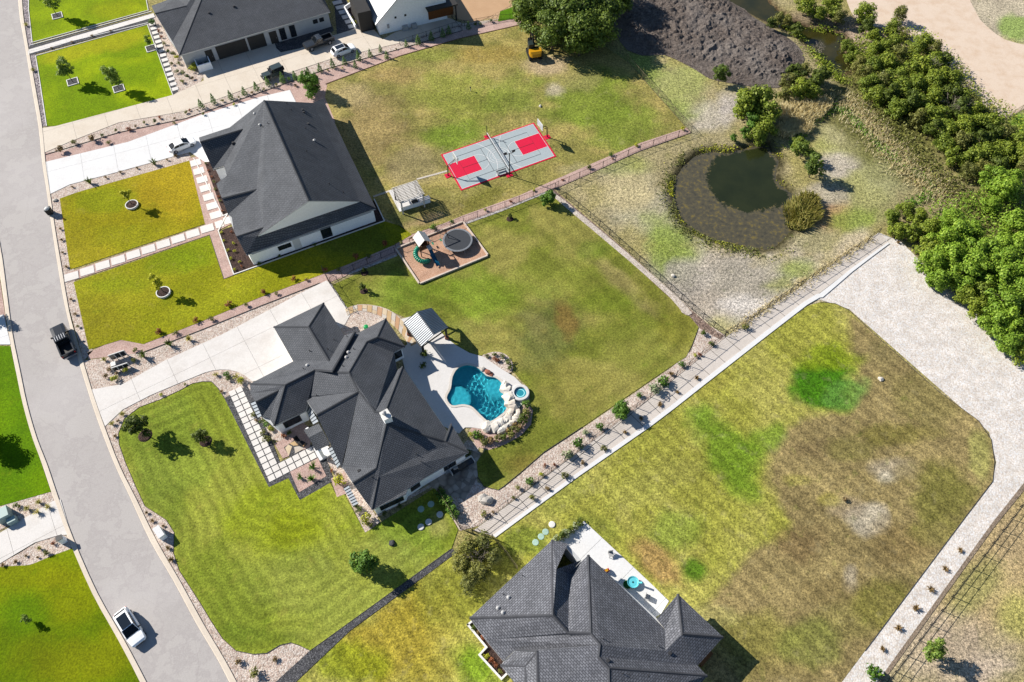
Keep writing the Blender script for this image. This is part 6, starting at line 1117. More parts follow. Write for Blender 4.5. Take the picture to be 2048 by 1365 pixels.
def leafmesh(name, P, Nn, size, mat, rs, asp=1.0, bend=.25):
    """P leaf centres, Nn leaf normals -> one quad per leaf, folded along the midrib"""
    n = len(P); r_ = rs.normal(size=(n, 3)); t = np.cross(Nn, r_); t /= np.linalg.norm(t, axis=1)[:, None] + 1e-9; b = np.cross(Nn, t); s = (size * rs.uniform(.6, 1.35, n))[:, None]
    V = np.stack([P - t * s * asp - Nn * s * bend, P - b * s * .55, P + t * s * asp - Nn * s * bend, P + b * s * .55], 1).reshape(-1, 3)
    me = bpy.data.meshes.new(name); me.vertices.add(4 * n); me.vertices.foreach_set('co', V.astype(np.float32).ravel()); me.loops.add(4 * n); me.loops.foreach_set('vertex_index', np.arange(4 * n, dtype=np.int32)); me.polygons.add(n); me.polygons.foreach_set('loop_start', np.arange(0, 4 * n, 4, dtype=np.int32)); me.polygons.foreach_set('loop_total', np.full(n, 4, np.int32))
    at = me.attributes.new('Leaf', 'FLOAT', 'FACE'); at.data.foreach_set('value', rs.beta(2, 2, n).astype(np.float32)); me.materials.append(mat); me.update(calc_edges=True); me.validate(); return me
def blob_leaves(blobs, n, rs, shell=.55):
    """leaf positions spread through clumps, denser to the outside"""
    w_ = np.array([b[3] ** 2 for b in blobs]); k = rs.choice(len(blobs), n, p=w_ / w_.sum()); d = rs.normal(size=(n, 3)); d /= np.linalg.norm(d, axis=1)[:, None]; rad = (shell + (1 - shell) * rs.uniform(0, 1, n) ** .7) * (1 + .12 * rs.normal(size=n))
    B = np.array([b[:3] for b in blobs])[k]; r_ = np.array([b[3] for b in blobs])[k]; P = B + d * (r_ * rad)[:, None] * np.array([1, 1, .8]); Nn = d * 1.0 + rs.normal(size=(n, 3)) * .35 + np.array([0, 0, .5]); Nn /= np.linalg.norm(Nn, axis=1)[:, None]; return P, Nn
def crown_mesh(name, mat, seed, H, Rr, n, size, nb=14, base=.35, flat=1.0):
    """tree crown between base*H and H, radius Rr, built of clumps with gaps between"""
    rs = np.random.default_rng(seed); bl = []
    for i in range(nb):
        t = rs.uniform(0, 1); z = H * (base + (1 - base) * (.12 + .8 * t)); env = math.sin(math.pi * (.18 + .72 * t)) ** .8; a = rs.uniform(0, 6.28); q = Rr * env * rs.uniform(.2, .85); br = Rr * rs.uniform(.2, .42)
        bl.append((q * math.cos(a), q * math.sin(a), z * flat + (1 - flat) * H * .5, br))
    bl.append((0, 0, H * (base + .45 * (1 - base)), Rr * .5)); P, Nn = blob_leaves(bl, n, rs); return leafmesh(name, P, Nn, size, mat, rs), bl
def trunk_mesh(name, H, r, seed, bl=None, mat=None):
    rs = random.Random(seed); mb = MB(); pts = [Vector((0, 0, -.15))]
    for k in range(1, 6): pts.append(Vector((rs.uniform(-.03, .03) * H * k / 5, rs.uniform(-.03, .03) * H * k / 5, H * .75 * k / 5)))
    for k in range(5): mb.tube(pts[k], pts[k + 1], r * (1 - k * .16), r * (1 - (k + 1) * .16), 7, False)
    for b in (bl or [])[:9]:
        s_ = pts[rs.choice((2, 3, 4))]; e = Vector(b[:3]); m_ = s_.lerp(e, .5) + Vector((0, 0, .06 * H)); mb.tube(s_, m_, r * .42, r * .28, 5, False); mb.tube(m_, e, r * .28, r * .1, 5, False)
    return mb.me(name, mat or M_bark)
def twig_mesh(name, H, seed, mat, n=26, r=.05):
    rs = random.Random(seed); mb = MB(); mb.tube((0, 0, -.1), (0, 0, H * .35), r * 1.6, r, 6, False)
    def grow(p, d, L, r_, lv):
        e = p + d * L; mb.tube(p, e, r_, r_ * .55, 4, False)
        if lv:
            for _ in range(3): grow(p + d * L * rs.uniform(.5, 1), (d + Vector((rs.gauss(0, .55), rs.gauss(0, .55), rs.gauss(.05, .35)))).normalized(), L * rs.uniform(.55, .75), r_ * .55, lv - 1)
    for _ in range(6): grow(Vector((0, 0, H * rs.uniform(.15, .35))), Vector((rs.gauss(0, .6), rs.gauss(0, .6), 1)).normalized(), H * .32, r * .8, 3)
    return mb.me(name, mat)
KIND = {}
def kind(key, mat, H, Rr, n, size, variants=3, trunk=.12, nb=14, base=.35):
    KIND[key] = [(*crown_mesh('crown', LG[mat], hash(key) % 97 + 13 * v, H, Rr, n, size, nb, base), H, trunk) for v in range(variants)]; KIND[key] = [(c, trunk_mesh('trunk', H, tr_, i * 7 + len(key), bl)) for i, (c, bl, H, tr_) in enumerate(KIND[key])]
def hash(s): return sum(ord(c) * (i + 3) for i, c in enumerate(s))
kind('oak', 'oak', 9.5, 5.0, 5600, .27, 4, .28, 36, .18); kind('thick', 'thick', 5.2, 3.1, 2600, .22, 5, .12, 24, .1); kind('thicko', 'olive', 4.8, 2.8, 1900, .2, 3, .12, 20, .1); kind('thickd', 'dark', 6.0, 3.0, 2200, .24, 3, .14, 16, .15); kind('lime', 'lime', 7.5, 3.6, 3800, .24, 4, .16, 30, .1)
kind('young', 'young', 3.9, 1.35, 1100, .14, 3, .05, 20, .25); kind('youngd', 'dark', 3.4, 1.3, 1300, .14, 2, .06, 22, .2); kind('yell', 'yellow', 3.2, .9, 420, .13, 2, .05, 8, .4); kind('round', 'fresh', 3.0, 1.45, 3200, .13, 2, .07, 26, .08); kind('sapling', 'rust', 2.2, .75, 170, .11, 2, .03, 7, .4); kind('bank', 'oak', 4.2, 2.1, 1500, .18, 3, .09, 18, .2)
def tree(px, key, label, s=1.0, v=None, group=None, zc=None, name='tree', sz=1.0):
    """px: foot of the trunk, or with zc: crown middle seen at that height"""
    V_ = KIND[key]; v = random.randrange(len(V_)) if v is None else v % len(V_); q = G(px, zc or 0); z0 = float(terrain(np.array([q[0]]), np.array([q[1]]))[0])
    r_ = empty(name, (q[0], q[1], z0 + .02), random.uniform(0, 6.28), label, 'tree', group); r_.scale = (s, s, s * sz); link('trunk', V_[v][1], r_); link('crown', V_[v][0], r_); return r_
# ---- big oaks by the excavator
for i, (p, s) in enumerate((((1058, 30), .78), ((1100, 8), .95), ((1106, 62), .85), ((1146, 30), 1.0), ((1162, 72), .85), ((1196, 18), .95), ((1200, 58), .8), ((1240, 2), .7), ((1050, -14), .7), ((1160, -20), .9), ((1215, -28), .9))):
    tree(p, 'oak', 'big spreading tree ' + ('at the left front of the clump, nearest the excavator arm', 'at the upper left of the clump behind the excavator', 'at the front of the clump right beside the excavator', 'in the middle of the clump beside the excavator', 'at the lower front edge of the clump right of the excavator', 'at the upper right of the clump towards the mud', 'at the right front of the clump towards the mud', 'at the far right of the clump, over the mud edge', 'cut by the top edge, leftmost of the clump', 'cut by the top edge above the clump centre', 'cut by the top edge at the right of the clump')[i], s, i, 'trees of the clump beside the excavator', 5.0 * s, 'oak_tree')
# ---- creek thicket
random.seed(11)
TH = [(1560, 30, .7), (1580, 22, .6), (1600, 50, .55), (1545, 42, .5), (1612, 12, .9), (1640, 22, .7), (1665, 12, .95), (1680, 30, .8), (1730, 30, 1.0), (1738, 50, .7), (1752, 62, .6), (1800, 25, .8), (1788, 50, .7), (1700, 82, .55), (1710, 100, .6), (1722, 118, .7), (1745, 95, .75), (1770, 90, .7), (1790, 80, .7), (1810, 60, .6), (1728, 140, .75), (1750, 130, .8), (1775, 118, .9), (1800, 108, .9), (1830, 95, .8), (1852, 82, .8), (1870, 95, .8), (1740, 165, .8), (1765, 160, .85), (1790, 150, .9), (1815, 140, .9), (1840, 130, 1.05), (1868, 125, .9), (1890, 118, .7), (1755, 190, .8), (1780, 188, .9), (1805, 180, .95), (1830, 172, .95), (1858, 165, 1.0), (1885, 150, .8), (1905, 155, .8), (1795, 215, .85), (1820, 208, .9), (1845, 205, .9), (1870, 195, .9), (1900, 190, .9), (1925, 195, .8), (1945, 200, .7), (1835, 235, .85), (1860, 232, .9), (1885, 228, .9), (1915, 222, .95), (1945, 225, .9), (1970, 225, .7), (1865, 260, .85), (1890, 258, .9), (1920, 255, .95), (1950, 252, .95), (1980, 250, .9), (1890, 285, .8), (1920, 285, .9), (1950, 282, .9), (1980, 278, .95), (2010, 270, .9), (2035, 285, .9), (1915, 310, .8), (1945, 312, .85), (1975, 308, .9), (2005, 302, .9), (2035, 310, .95), (1940, 335, .7), (1968, 335, .8), (1995, 330, .8), (2048, 330, .9), (2065, 300, .9)]
for i, (x, y, s) in enumerate(TH):
    k = random.choice(('thick', 'thick', 'thick', 'thicko', 'thickd')); tree((x, y), k, {'thick': 'bushy mid-green', 'thicko': 'dull olive-green', 'thickd': 'dark green'}[k] + ' tree ' + ('at the creek bend' if x < 1700 else 'at the sandy track' if y < 60 else 'on the reed side of the thicket' if x < 1700 + y * .62 else 'on the sand side of the thicket' if x > 1800 + y * .75 else 'in the upper middle of the thicket' if y < 190 else 'in the lower middle of the thicket'), s * .85, None, 'thicket trees along the creek', 2.2, 'thicket_tree')
for i, (x, y, s) in enumerate(((1575, 160, .55), (1592, 150, .6), (1610, 140, .55), (1632, 165, .6), (1600, 178, .62), (1625, 185, .5), (1648, 150, .5), (1575, 185, .45))): tree((x, y), random.choice(('thick', 'thickd', 'thicko')), ('left', 'upper left', 'topmost', 'right', 'lower middle', 'lower right', 'far right', 'lower left')[i] + ' tree of the group between churned mud and reeds', s * 1.2, None, 'trees on the mud bank', 2.0, 'bank_tree')
for i, (x, y, s) in enumerate(((1490, 225, .7), (1512, 215, .75), (1505, 245, .8), (1525, 235, .7), (1492, 262, .55), (1530, 258, .6), (1470, 270, .4), (1516, 272, .5))): tree((x, y), random.choice(('round', 'thick')), ('left', 'topmost', 'middle', 'right', 'lower left', 'lower right', 'small outlying left', 'lowest')[i] + ' bush of the green cluster at the head of the pond', s * (1.5 if s > .6 else 1.2), None, 'bushes at the head of the pond', 1.4, 'pond_bush')
LB = [(1990, 345, .8), (2010, 370, .9), (2035, 355, .8), (1995, 395, .6), (1790, 430, .55), (1815, 415, .55), (1840, 430, .6), (1800, 455, .6), (1830, 460, .65), (1862, 455, .7), (1880, 440, .7), (1905, 435, .8), (1855, 490, .75), (1890, 480, .9), (1920, 465, .9), (1950, 460, .8), (1870, 520, .8), (1905, 515, .95), (1940, 500, 1.0), (1975, 490, .95), (2010, 480, .8), (2040, 440, .9), (1890, 545, .75), (1925, 545, .9), (1955, 535, 1.0), (1990, 525, 1.0), (2020, 515, .9), (2050, 490, .9), (1945, 575, .8), (1975, 570, .95), (2005, 560, 1.0), (2040, 550, 1.0), (1970, 600, .8), (2005, 600, .95), (2040, 590, 1.0), (2000, 640, .8), (2030, 640, .95), (2060, 640, 1), (2030, 675, .75), (2060, 690, .9), (2070, 590, 1)]
random.seed(5)
for i, (x, y, s) in enumerate(LB):
    dk = x < 1870 and y < 500; tree((x, y), 'thick' if dk else random.choice(('lime', 'lime', 'lime', 'thick') if y < 560 or x > 1990 else ('lime', 'thick')), ('dark green bush at the upper corner of the gravel drive, ' + ('nearest the lawn' if x < 1820 else 'nearest the grove')) if dk else 'bright lime-green tree ' + ('at the top of the grove, apart from the rest' if y < 400 else 'on the gravel edge of the grove' if x < 1800 + (y - 430) * .92 + 60 else 'at the right frame edge of the grove' if x > 2025 else 'in the middle of the grove'), s * (.95 if dk else .78), None, 'bushes at the gravel drive corner' if dk else 'grove beside the gravel drive', 2.0 if dk else 3.6, 'corner_bush' if dk else 'grove_tree')
# ---- single trees
tree((115, 33), 'young', 'leafy tree in the square bed of the topmost lawn', 1.5, 0, sz=1.05); tree((146, 165), 'young', 'leafy tree in the left square bed of the vivid lawn', 1.4, 1); tree((238, 178), 'young', 'leafy tree in the right square bed of the vivid lawn', 1.35, 2); tree((303, 96), 'young', 'thin young tree in the dark bed at the garden walk', .7, 1)
tree((265, 411), 'yell', 'yellow-green young tree in the upper white planter ring', 1.25, 0); tree((328, 586), 'yell', 'yellow-green young tree in the lower white planter ring', 1.25, 1)
tree((291, 871), 'youngd', 'dark green bushy tree on the left of the front lawn', 1.35, 0); tree((412, 883), 'youngd', 'small dark green tree nearer the terrace on the front lawn', .85, 1); tree((732, 1137), 'round', 'round dense green tree on the lawn by the dark gravel strip', 1.2, 0, sz=1.1); tree((625, 190), 'round', 'broad green tree at the corner of the gabled house driveway', 1.5, 1, sz=1.0); tree((1096, 410), 'round', 'dense green bush-tree below the fence corner on the back lawn', .95, 0)
tree((-28, 885), 'oak', 'tree left of the frame whose shadow lies on the vivid lawn', .45, 0); tree((-22, 632), 'young', 'tree left of the frame shading the kerb', 1.0, 1); tree((62, 1242), 'young', 'tiny dark sapling on the lower left lawn', .45, 0)
tree((1436, 168), 'bank', 'single tree with a bare trunk beside the churned mud', .9, 0); tree((1618, 355), 'bank', 'twin-crowned tree on the right bank of the pond', 1.05, 1); tree((1600, 318), 'bank', 'upper tree on the right bank of the pond', .85, 2); tree((1588, 300), 'thick', 'leafy bush above the right bank of the pond', .5, 2)
tree((1852, 1308), 'young', 'thin green tree on the fence line at the lower right', 1.05, 2); tree((728, 581), 'youngd', 'small dark tree in the mulch ring nearest the flagstones', .5, 0); tree((729, 545), 'youngd', 'tiny dark tree in the mulch ring by the back fence', .3, 1); tree((1020, 437), 'youngd', 'small dark tree in the mulch ring below the court', .3, 1)
for i, (x, y, s) in enumerate(((935, 1095, .62), (965, 1085, .6), (925, 1125, .55), (955, 1140, .62), (985, 1115, .55), (940, 1165, .5))): tree((x, y), 'thicko', ('upper left', 'topmost right', 'left', 'middle', 'right', 'lowest')[i] + ' shaggy olive tree of the cluster at the footpath end', s, None, 'shaggy trees at the footpath end', 1.8, 'shaggy_tree')
q = G((958, 1120)); dt = empty('dead_tree', (q[0], q[1], 0), 0, 'bare grey branches standing out of the shaggy trees', 'tree'); link('branches', twig_mesh('branches', 4.2, 3, M_pale), dt)
for k, (p, w_) in enumerate((((1852, 160), 'bleached bare branches in the middle of the thicket'), ((1895, 232), 'bleached bare tree in the lower thicket'), ((1908, 245), 'pale bare limbs beside the lower dead tree'), ((1630, 110), 'bare grey bush at the creek edge by the mud'))): q = G(p); o = empty('dead_tree', (q[0], q[1], 0), k * 1.7, w_, 'tree'); link('branches', twig_mesh('branches', 5.2 if k < 3 else 3.4, 9 + k, M_pale, r=.06), o)
# ---- shrubs, one mesh each, copied
def shrub_mesh(mat, seed, r, h, n, size, asp=1.0): rs = np.random.default_rng(seed); bl = [(rs.uniform(-.45, .45) * r, rs.uniform(-.45, .45) * r, h * rs.uniform(.35, .7), r * rs.uniform(.45, .65)) for _ in range(6)]; P, Nn = blob_leaves(bl, n, rs, .5); P[:, 2] = np.maximum(.02, P[:, 2] * h / (h + .01)); return leafmesh('shrub', P, Nn, size, LG[mat], rs, asp)
def cone_mesh(mat, seed, r, h, n): rs = np.random.default_rng(seed); z = 1 - rs.uniform(0, 1, n) ** .6; a = rs.uniform(0, 6.28, n); q = r * (1 - z) ** .8 * (.5 + .5 * rs.uniform(0, 1, n) ** .5) * (1 + .25 * np.sin(a * 3 + z * 20)); P = np.stack([q * np.cos(a), q * np.sin(a), .1 + z * h], 1); Nn = np.stack([np.cos(a), np.sin(a), np.full(n, .6)], 1) + rs.normal(size=(n, 3)) * .5; Nn /= np.linalg.norm(Nn, axis=1)[:, None]; return leafmesh('conifer', P, Nn, .10, LG[mat], rs)
def tuft_mesh(mat, seed, r, h, n, wd=.035):
    rs = np.random.default_rng(seed); V = []; Fc = []
    for i in range(n):
        a = rs.uniform(0, 6.28); L = h * rs.uniform(.6, 1.15); o = r * rs.uniform(.2, 1.0); b = np.array([math.cos(a), math.sin(a), 0]) * r * .15 * rs.uniform(0, 1); t = np.array([-math.sin(a), math.cos(a), 0]) * wd; m_ = b + np.array([math.cos(a) * o * .45, math.sin(a) * o * .45, L * .75]); e = b + np.array([math.cos(a) * o, math.sin(a) * o, L * rs.uniform(.5, 1.0)]); k = len(V); V += [b - t, b + t, m_ + t * .8, m_ - t * .8, e]; Fc += [(k, k + 1, k + 2, k + 3), (k + 3, k + 2, k + 4)]
    me = mesh('tuft', V, Fc, LG[mat]); at = me.attributes.new('Leaf', 'FLOAT', 'FACE'); at.data.foreach_set('value', rs.beta(2, 2, len(Fc)).astype(np.float32)); return me
def agave_mesh(mat, seed, r, h, n=22): return tuft_mesh(mat, seed, r, h, n, .07)
SM = dict(green=[shrub_mesh('dark', i, .55, .8, 170, .09) for i in range(3)], fresh=[shrub_mesh('fresh', i + 5, .6, .9, 190, .10) for i in range(3)], yell=[shrub_mesh('yellow', i + 9, .5, .7, 170, .09) for i in range(2)], olive=[shrub_mesh('olive', i + 12, .5, .7, 160, .09) for i in range(3)], rust=[shrub_mesh('rust', i + 15, .45, .6, 130, .09) for i in range(2)], brown=[shrub_mesh('brown', i + 18, .45, .6, 130, .09) for i in range(2)], silver=[shrub_mesh('silver', i + 21, .55, .8, 170, .10) for i in range(2)],
    cone=[cone_mesh('conifer', i, .55, 1.9, 330) for i in range(3)], coned=[cone_mesh('dark', i + 4, .6, 1.9, 330) for i in range(2)], tuft=[tuft_mesh('reed', i, .5, .6, 60) for i in range(3)], dtuft=[tuft_mesh('brown', i + 3, .4, .35, 50) for i in range(3)], agave=[agave_mesh('fresh', i, .75, .8) for i in range(2)], palm=[agave_mesh('dark', i + 2, .85, 1.0, 26) for i in range(2)], tree_s=[])
CATN = dict(green=('shrub', 'shrub'), fresh=('shrub', 'shrub'), yell=('shrub', 'shrub'), olive=('shrub', 'shrub'), rust=('shrub', 'shrub'), brown=('shrub', 'shrub'), silver=('shrub', 'shrub'), cone=('young_conifer', 'conifer'), coned=('young_conifer', 'conifer'), tuft=('grass_tuft', 'grass tuft'), dtuft=('dry_tuft', 'grass tuft'), agave=('agave', 'agave'), palm=('spiky_plant', 'plant'))
LOOK = dict(green='dark green rounded shrub', fresh='fresh green leafy shrub', yell='yellow-green rounded shrub', olive='olive-green shrub', rust='rusty red shrub', brown='brownish dry shrub', silver='silvery green shrub', cone='young conifer', coned='dark young conifer', tuft='spiky grass tuft', dtuft='small dark dry tuft', agave='green agave rosette', palm='dark spiky plant')
def plants(where, lst, group):
    """rows of small plants: counted along the row, the label naming the row and the position in it"""
    cnt = {}; tot = {}
    for p in lst: tot[p[2]] = tot.get(p[2], 0) + 1
    for p in lst:
        x, y, k = p[:3]; s = p[3] if len(p) > 3 else 1.0; i = cnt.get(k, 0); cnt[k] = i + 1; q = G((x, y)); nm_, cat = CATN[k]
        lab = ('%s %s' % (LOOK[k], where)) if tot[k] == 1 else ('%s %s %s' % (ORD[i % 30], LOOK[k], where)); o = link(nm_, random.choice(SM[k]), None, (q[0], q[1], .06), random.uniform(0, 6.28)); o.scale = (s * random.uniform(.9, 1.1), s * random.uniform(.9, 1.1), s * random.uniform(.85, 1.15)); tag(o, lab, cat, group)
plants('between the two driveways, counted from the street', [(404, 216, 'cone'), (429.5, 208, 'cone'), (463, 199, 'cone'), (490, 190, 'cone'), (514, 181, 'cone'), (537, 172, 'cone'), (566.7, 165, 'cone'), (591, 159, 'cone'), (618, 152, 'cone'), (641, 144, 'cone'), (666.7, 137, 'cone'), (690, 129, 'cone'), (718, 121, 'cone'), (741, 114, 'cone'), (761.5, 104, 'cone', .8), (774, 117, 'cone'), (711.5, 136, 'cone', .8), (813, 94, 'cone', .9), (837, 89, 'cone', 1.1), (863, 81, 'cone', 1.1), (886, 74, 'cone', 1.1), (898, 68, 'cone', 1.1), (937, 58, 'cone', .9), (951, 52, 'green', .9), (960, 51, 'silver', .9), (982, 45, 'silver', .9)], 'young conifers between the driveways')
plants('in the drive strip near the street', [(125, 305, 'brown', 2.0), (151, 289, 'olive', 1.3), (186, 282, 'brown', 1.9), (219, 287, 'olive'), (206, 274, 'green', .8), (233, 264, 'olive', .9), (259, 262, 'rust', 1.2), (272, 255, 'brown', .7), (290, 248, 'olive', .8), (311, 246, 'green', .9), (320, 238, 'rust', .8), (350, 240, 'brown', .7), (373, 227, 'olive', .8), (380, 222, 'rust', .7), (396, 222, 'brown', .6), (349, 249, 'olive', .7), (408, 231, 'olive', .8), (445, 205, 'olive', .8), (478, 197, 'olive', .6), (505, 188, 'brown', .9), (528, 180, 'olive', .7), (468, 212, 'yell', .7), (553, 172, 'olive', .7), (580, 162, 'fresh', .8), (606, 158, 'olive', .6), (592, 174, 'brown', .9), (630, 152, 'brown', .6), (655, 142, 'olive', .6), (685, 138, 'yell', .5), (793, 100, 'brown', .6)], 'shrubs between the driveways')
plants('along the pink gravel strip, counted from the street', [(319, 668, 'rust', 1.3), (352, 670, 'olive', 1.0), (392.5, 643, 'rust', 1.2), (423, 641, 'olive', 1.0), (459, 612, 'rust', 1.3), (493, 613, 'olive', 1.0), (528.5, 588, 'rust', 1.2), (553, 589, 'olive', .8), (588, 560, 'rust', 1.1), (614, 562, 'brown', .8), (651, 542, 'rust', 1.1), (678, 540, 'olive', .9), (711.5, 516, 'rust', 1.3), (738, 515, 'green', .9), (770.5, 491, 'rust', 1.3), (803, 488, 'olive', .8), (823, 478, 'brown', .8), (843.6, 471, 'green', .9), (867, 461, 'fresh', 1.3), (840, 485, 'brown', .6), (905, 447, 'fresh', .8), (1022, 405, 'rust', .7), (1068, 383, 'yell', .7), (1125, 362, 'rust', .6), (1178, 338, 'green', 1.1), (1222, 312, 'fresh', .8), (1225, 320, 'rust', .6), (1272, 293, 'yell', .9), (1365, 262, 'yell', .9), (970, 422, 'yell', .7)], 'shrubs in the pink gravel strip')
plants('in the gravel corner beside the street drive', [(210.6, 722, 'tuft', 1.1), (220.7, 741, 'brown'), (236, 749, 'brown', .9), (214.5, 756, 'brown', 1.1), (231, 760, 'yell', 1.1), (252, 742, 'yell', 1.0), (267.5, 723, 'olive', 1.0), (272, 702, 'olive', .9), (289, 715, 'palm', 1.2), (341, 692, 'palm', 1.2), (379.5, 681, 'tuft', 1.4), (247, 735, 'rust', .7)], 'plants in the street corner gravel')
plants('in the gravel south of the pale driveway', [(247, 831, 'tuft', 1.1), (226, 850, 'tuft', 1.0), (238, 843, 'brown', .7), (324, 792, 'yell', .7), (371, 770, 'olive', .5), (433, 751, 'tuft', 1.0), (454, 753, 'fresh', 1.1), (474, 756, 'tuft', 1.2), (483, 764, 'yell', 1.1), (459, 760, 'green', .9), (444, 785, 'dtuft'), (232, 874, 'dtuft', 1.0)], 'plants south of the driveway')
plants('in the roadside gravel by the yellow lawns', [(146, 376, 'dtuft'), (181, 368, 'palm', 1.1), (213, 357, 'dtuft', 1.1), (242, 347, 'dtuft', 1.1), (275.6, 338, 'dtuft', 1.0), (310, 330, 'palm', 1.1), (352, 314, 'dtuft', 1.2), (335, 322, 'dtuft'), (122.5, 460, 'dtuft'), (125, 482, 'dtuft'), (126.7, 507, 'dtuft'), (134, 536, 'dtuft', 1.1), (144, 601, 'dtuft', 1.1), (152, 630, 'dtuft'), (158, 655, 'olive', .6), (128, 440, 'rust', .5)], 'tufts along the kerb')
plants('in the gravel beds across the street', [(80, 1007, 'tuft', 1.0), (57, 1019, 'tuft', 1.1), (76.6, 1026, 'tuft', 1.1), (98, 1016, 'tuft', 1.1), (109, 1087, 'rust', .8), (81.5, 1098.7, 'tuft', .9), (98, 1107, 'olive', .9), (77, 1116, 'dtuft', .7), (54, 1113, 'dtuft', .8), (34, 1125, 'dtuft', 1.1), (8, 1132, 'dtuft', 1.0), (36, 1014, 'green', .9), (5, 1025, 'olive', 1.0)], 'plants across the street')
plants('in the front lawn gravel edge by the street', [(295, 1027, 'dtuft', .9), (306, 1043, 'dtuft', 1.1), (327.7, 1053, 'dtuft', .8), (337.5, 1098, 'dtuft', 1.1), (344, 1121, 'dtuft', 1.3), (479, 1324, 'brown', 1.1), (513, 1346, 'olive', 1.5), (551, 1320.5, 'brown', .9)], 'plants on the front lawn edge')
plants('along the front terrace of the pool house', [(507.4, 830, 'olive', .9), (514, 843, 'brown', .8), (528, 843, 'green', 1.0), (535.6, 852, 'fresh', 1.0), (543, 860, 'yell', .9), (528, 867, 'olive', 1.0), (534, 882, 'olive', 1.2), (570, 874, 'rust', 1.0), (580, 868, 'green', .8), (627, 937, 'agave', 1.1), (601, 957, 'agave', .9), (624, 960, 'agave', 1.0), (683, 967, 'yell', 1.7), (676, 950, 'brown', .7), (712.6, 1013.5, 'green', .9), (717.7, 1022.5, 'green', 1.1), (734, 1041, 'yell', 1.7), (742, 1052, 'olive', 1.0), (664, 943, 'rust', .6)], 'front terrace plants')
plants('of the patio hedge, counted from the house', [(879, 986, 'green', 1.5), (884, 993, 'fresh', 1.4), (889, 1001, 'fresh', 1.4), (894, 1009, 'fresh', 1.4), (899, 1017, 'fresh', 1.4), (905, 1025, 'fresh', 1.4), (910, 1033, 'fresh', 1.3)], 'hedge bushes')
plants('south of the pool rocks, counted from the house', [(952, 874, 'fresh', 1.5), (962, 880, 'yell', 1.2), (972, 884, 'olive', 1.4), (984, 884, 'brown', 1.5), (996, 882, 'olive', 1.4), (1008, 878, 'green', 1.5), (1019, 872, 'olive', 1.5), (1029, 865, 'olive', 1.5), (1038, 857, 'brown', 1.5), (1045, 848, 'green', 1.6), (1050, 838, 'green', 1.6), (1053, 828, 'olive', 1.5), (1050, 814, 'fresh', 1.4), (968, 892, 'olive', .8), (1030, 852, 'brown', 1.3), (1014, 862, 'brown', 1.2), (942, 870, 'yell', 1.0)], 'pool planting')
plants('in the round gravel bed above the pool', [(974.6, 715, 'green', .8), (988.7, 711, 'green', .8), (1005, 716, 'green', .9), (1018, 728, 'green', 1.1), (1019, 738, 'green', 1.0), (990, 722, 'rust', 1.1), (998, 722, 'rust', .9)], 'round bed shrubs')
plants('in the footpath gravel bed, counted from the far end', [(1406, 669, 'green', 1.1), (1422, 691, 'green', 1.1), (1390, 713, 'yell', .8), (1399, 711, 'rust', .8), (1362, 733, 'fresh', 1.1), (1341, 750, 'dtuft', 1.4), (1325, 766, 'fresh', 1.7), (1306, 785, 'silver', 2.0), (1278, 794, 'fresh', .9), (1199, 856, 'fresh', 1.2), (1172, 869, 'silver', 1.0), (1155, 890, 'fresh', 1.7), (1134.5, 913, 'silver', 1.7), (1089, 932, 'rust', .7), (1110, 932, 'rust', .7), (1082, 950, 'yell', .9), (1060, 964, 'fresh', 1.2), (1036, 977, 'olive', .9), (1027, 998, 'olive', .7), (967, 1029, 'olive', 1.0), (985, 1026, 'brown', .7), (1490, 657, 'olive', 1.2)], 'footpath bed shrubs')
tree((1243, 828), 'round', 'large round green bush in the gravel bed along the footpath', .95, 1, sz=.9)
plants('on the footpath side strip, from the near end', [(1064, 999, 'olive', 1.1), (1093.5, 980, 'brown', 1.0), (1128.6, 955, 'olive', 1.2), (1165, 928, 'brown', .9), (1206, 900, 'olive', 1.1), (1249, 866, 'brown', .9), (1282, 839, 'dtuft', 1.3), (1319, 811, 'dtuft', 1.4), (1354, 786, 'brown', .8), (1392, 758, 'dtuft', 1.4)], 'footpath strip plants')
plants('on the white gravel at the lower right, from above', [(1919, 1102, 'dtuft', 1.3), (1888.6, 1139, 'dtuft', 1.3), (1859.6, 1180, 'dtuft', 1.4), (1829, 1218, 'dtuft', 1.5), (1795, 1258, 'dtuft', 1.5), (1762.6, 1299, 'dtuft', 1.2), (1745, 1346, 'fresh', 2.0), (1795, 487, 'dtuft', 1.2), (1687, 1000, 'brown', 1.0)], 'plants on the white strip')
plants('round the corner of the garage house', [(308, 50, 'fresh', 1.4), (331, 90, 'olive'), (338, 106, 'green'), (348, 112, 'olive', 1.1), (354, 118, 'yell', 1.0), (360, 130, 'olive'), (387, 142, 'yell', 2.0), (355, 146, 'green', 1.0), (368, 150, 'green', 1.0), (376, 156, 'green', .9), (364, 166, 'olive', 1.1), (386, 160, 'brown', 1.0), (318, 65, 'rust'), (324, 76, 'rust', .9), (344, 130, 'olive', .9), (54, 53, 'tuft', 1.3), (68, 143, 'tuft', 1.3), (575, 75, 'coned', 1.0), (603, 66, 'coned', 1.1), (621, 60, 'coned', 1.2), (642, 53, 'coned', .9), (104, 98, 'dtuft'), (145, 86, 'dtuft'), (185, 74, 'dtuft'), (222, 64, 'dtuft')], 'garage house plants')
plants('in the white walled planter', [(704, 40, 'yell', .8), (712, 46, 'yell', .8), (721, 40, 'yell', .8), (707, 50, 'yell', .8), (716, 50, 'yell', .8), (713, 30, 'rust', 1.1)], 'planter shrubs')
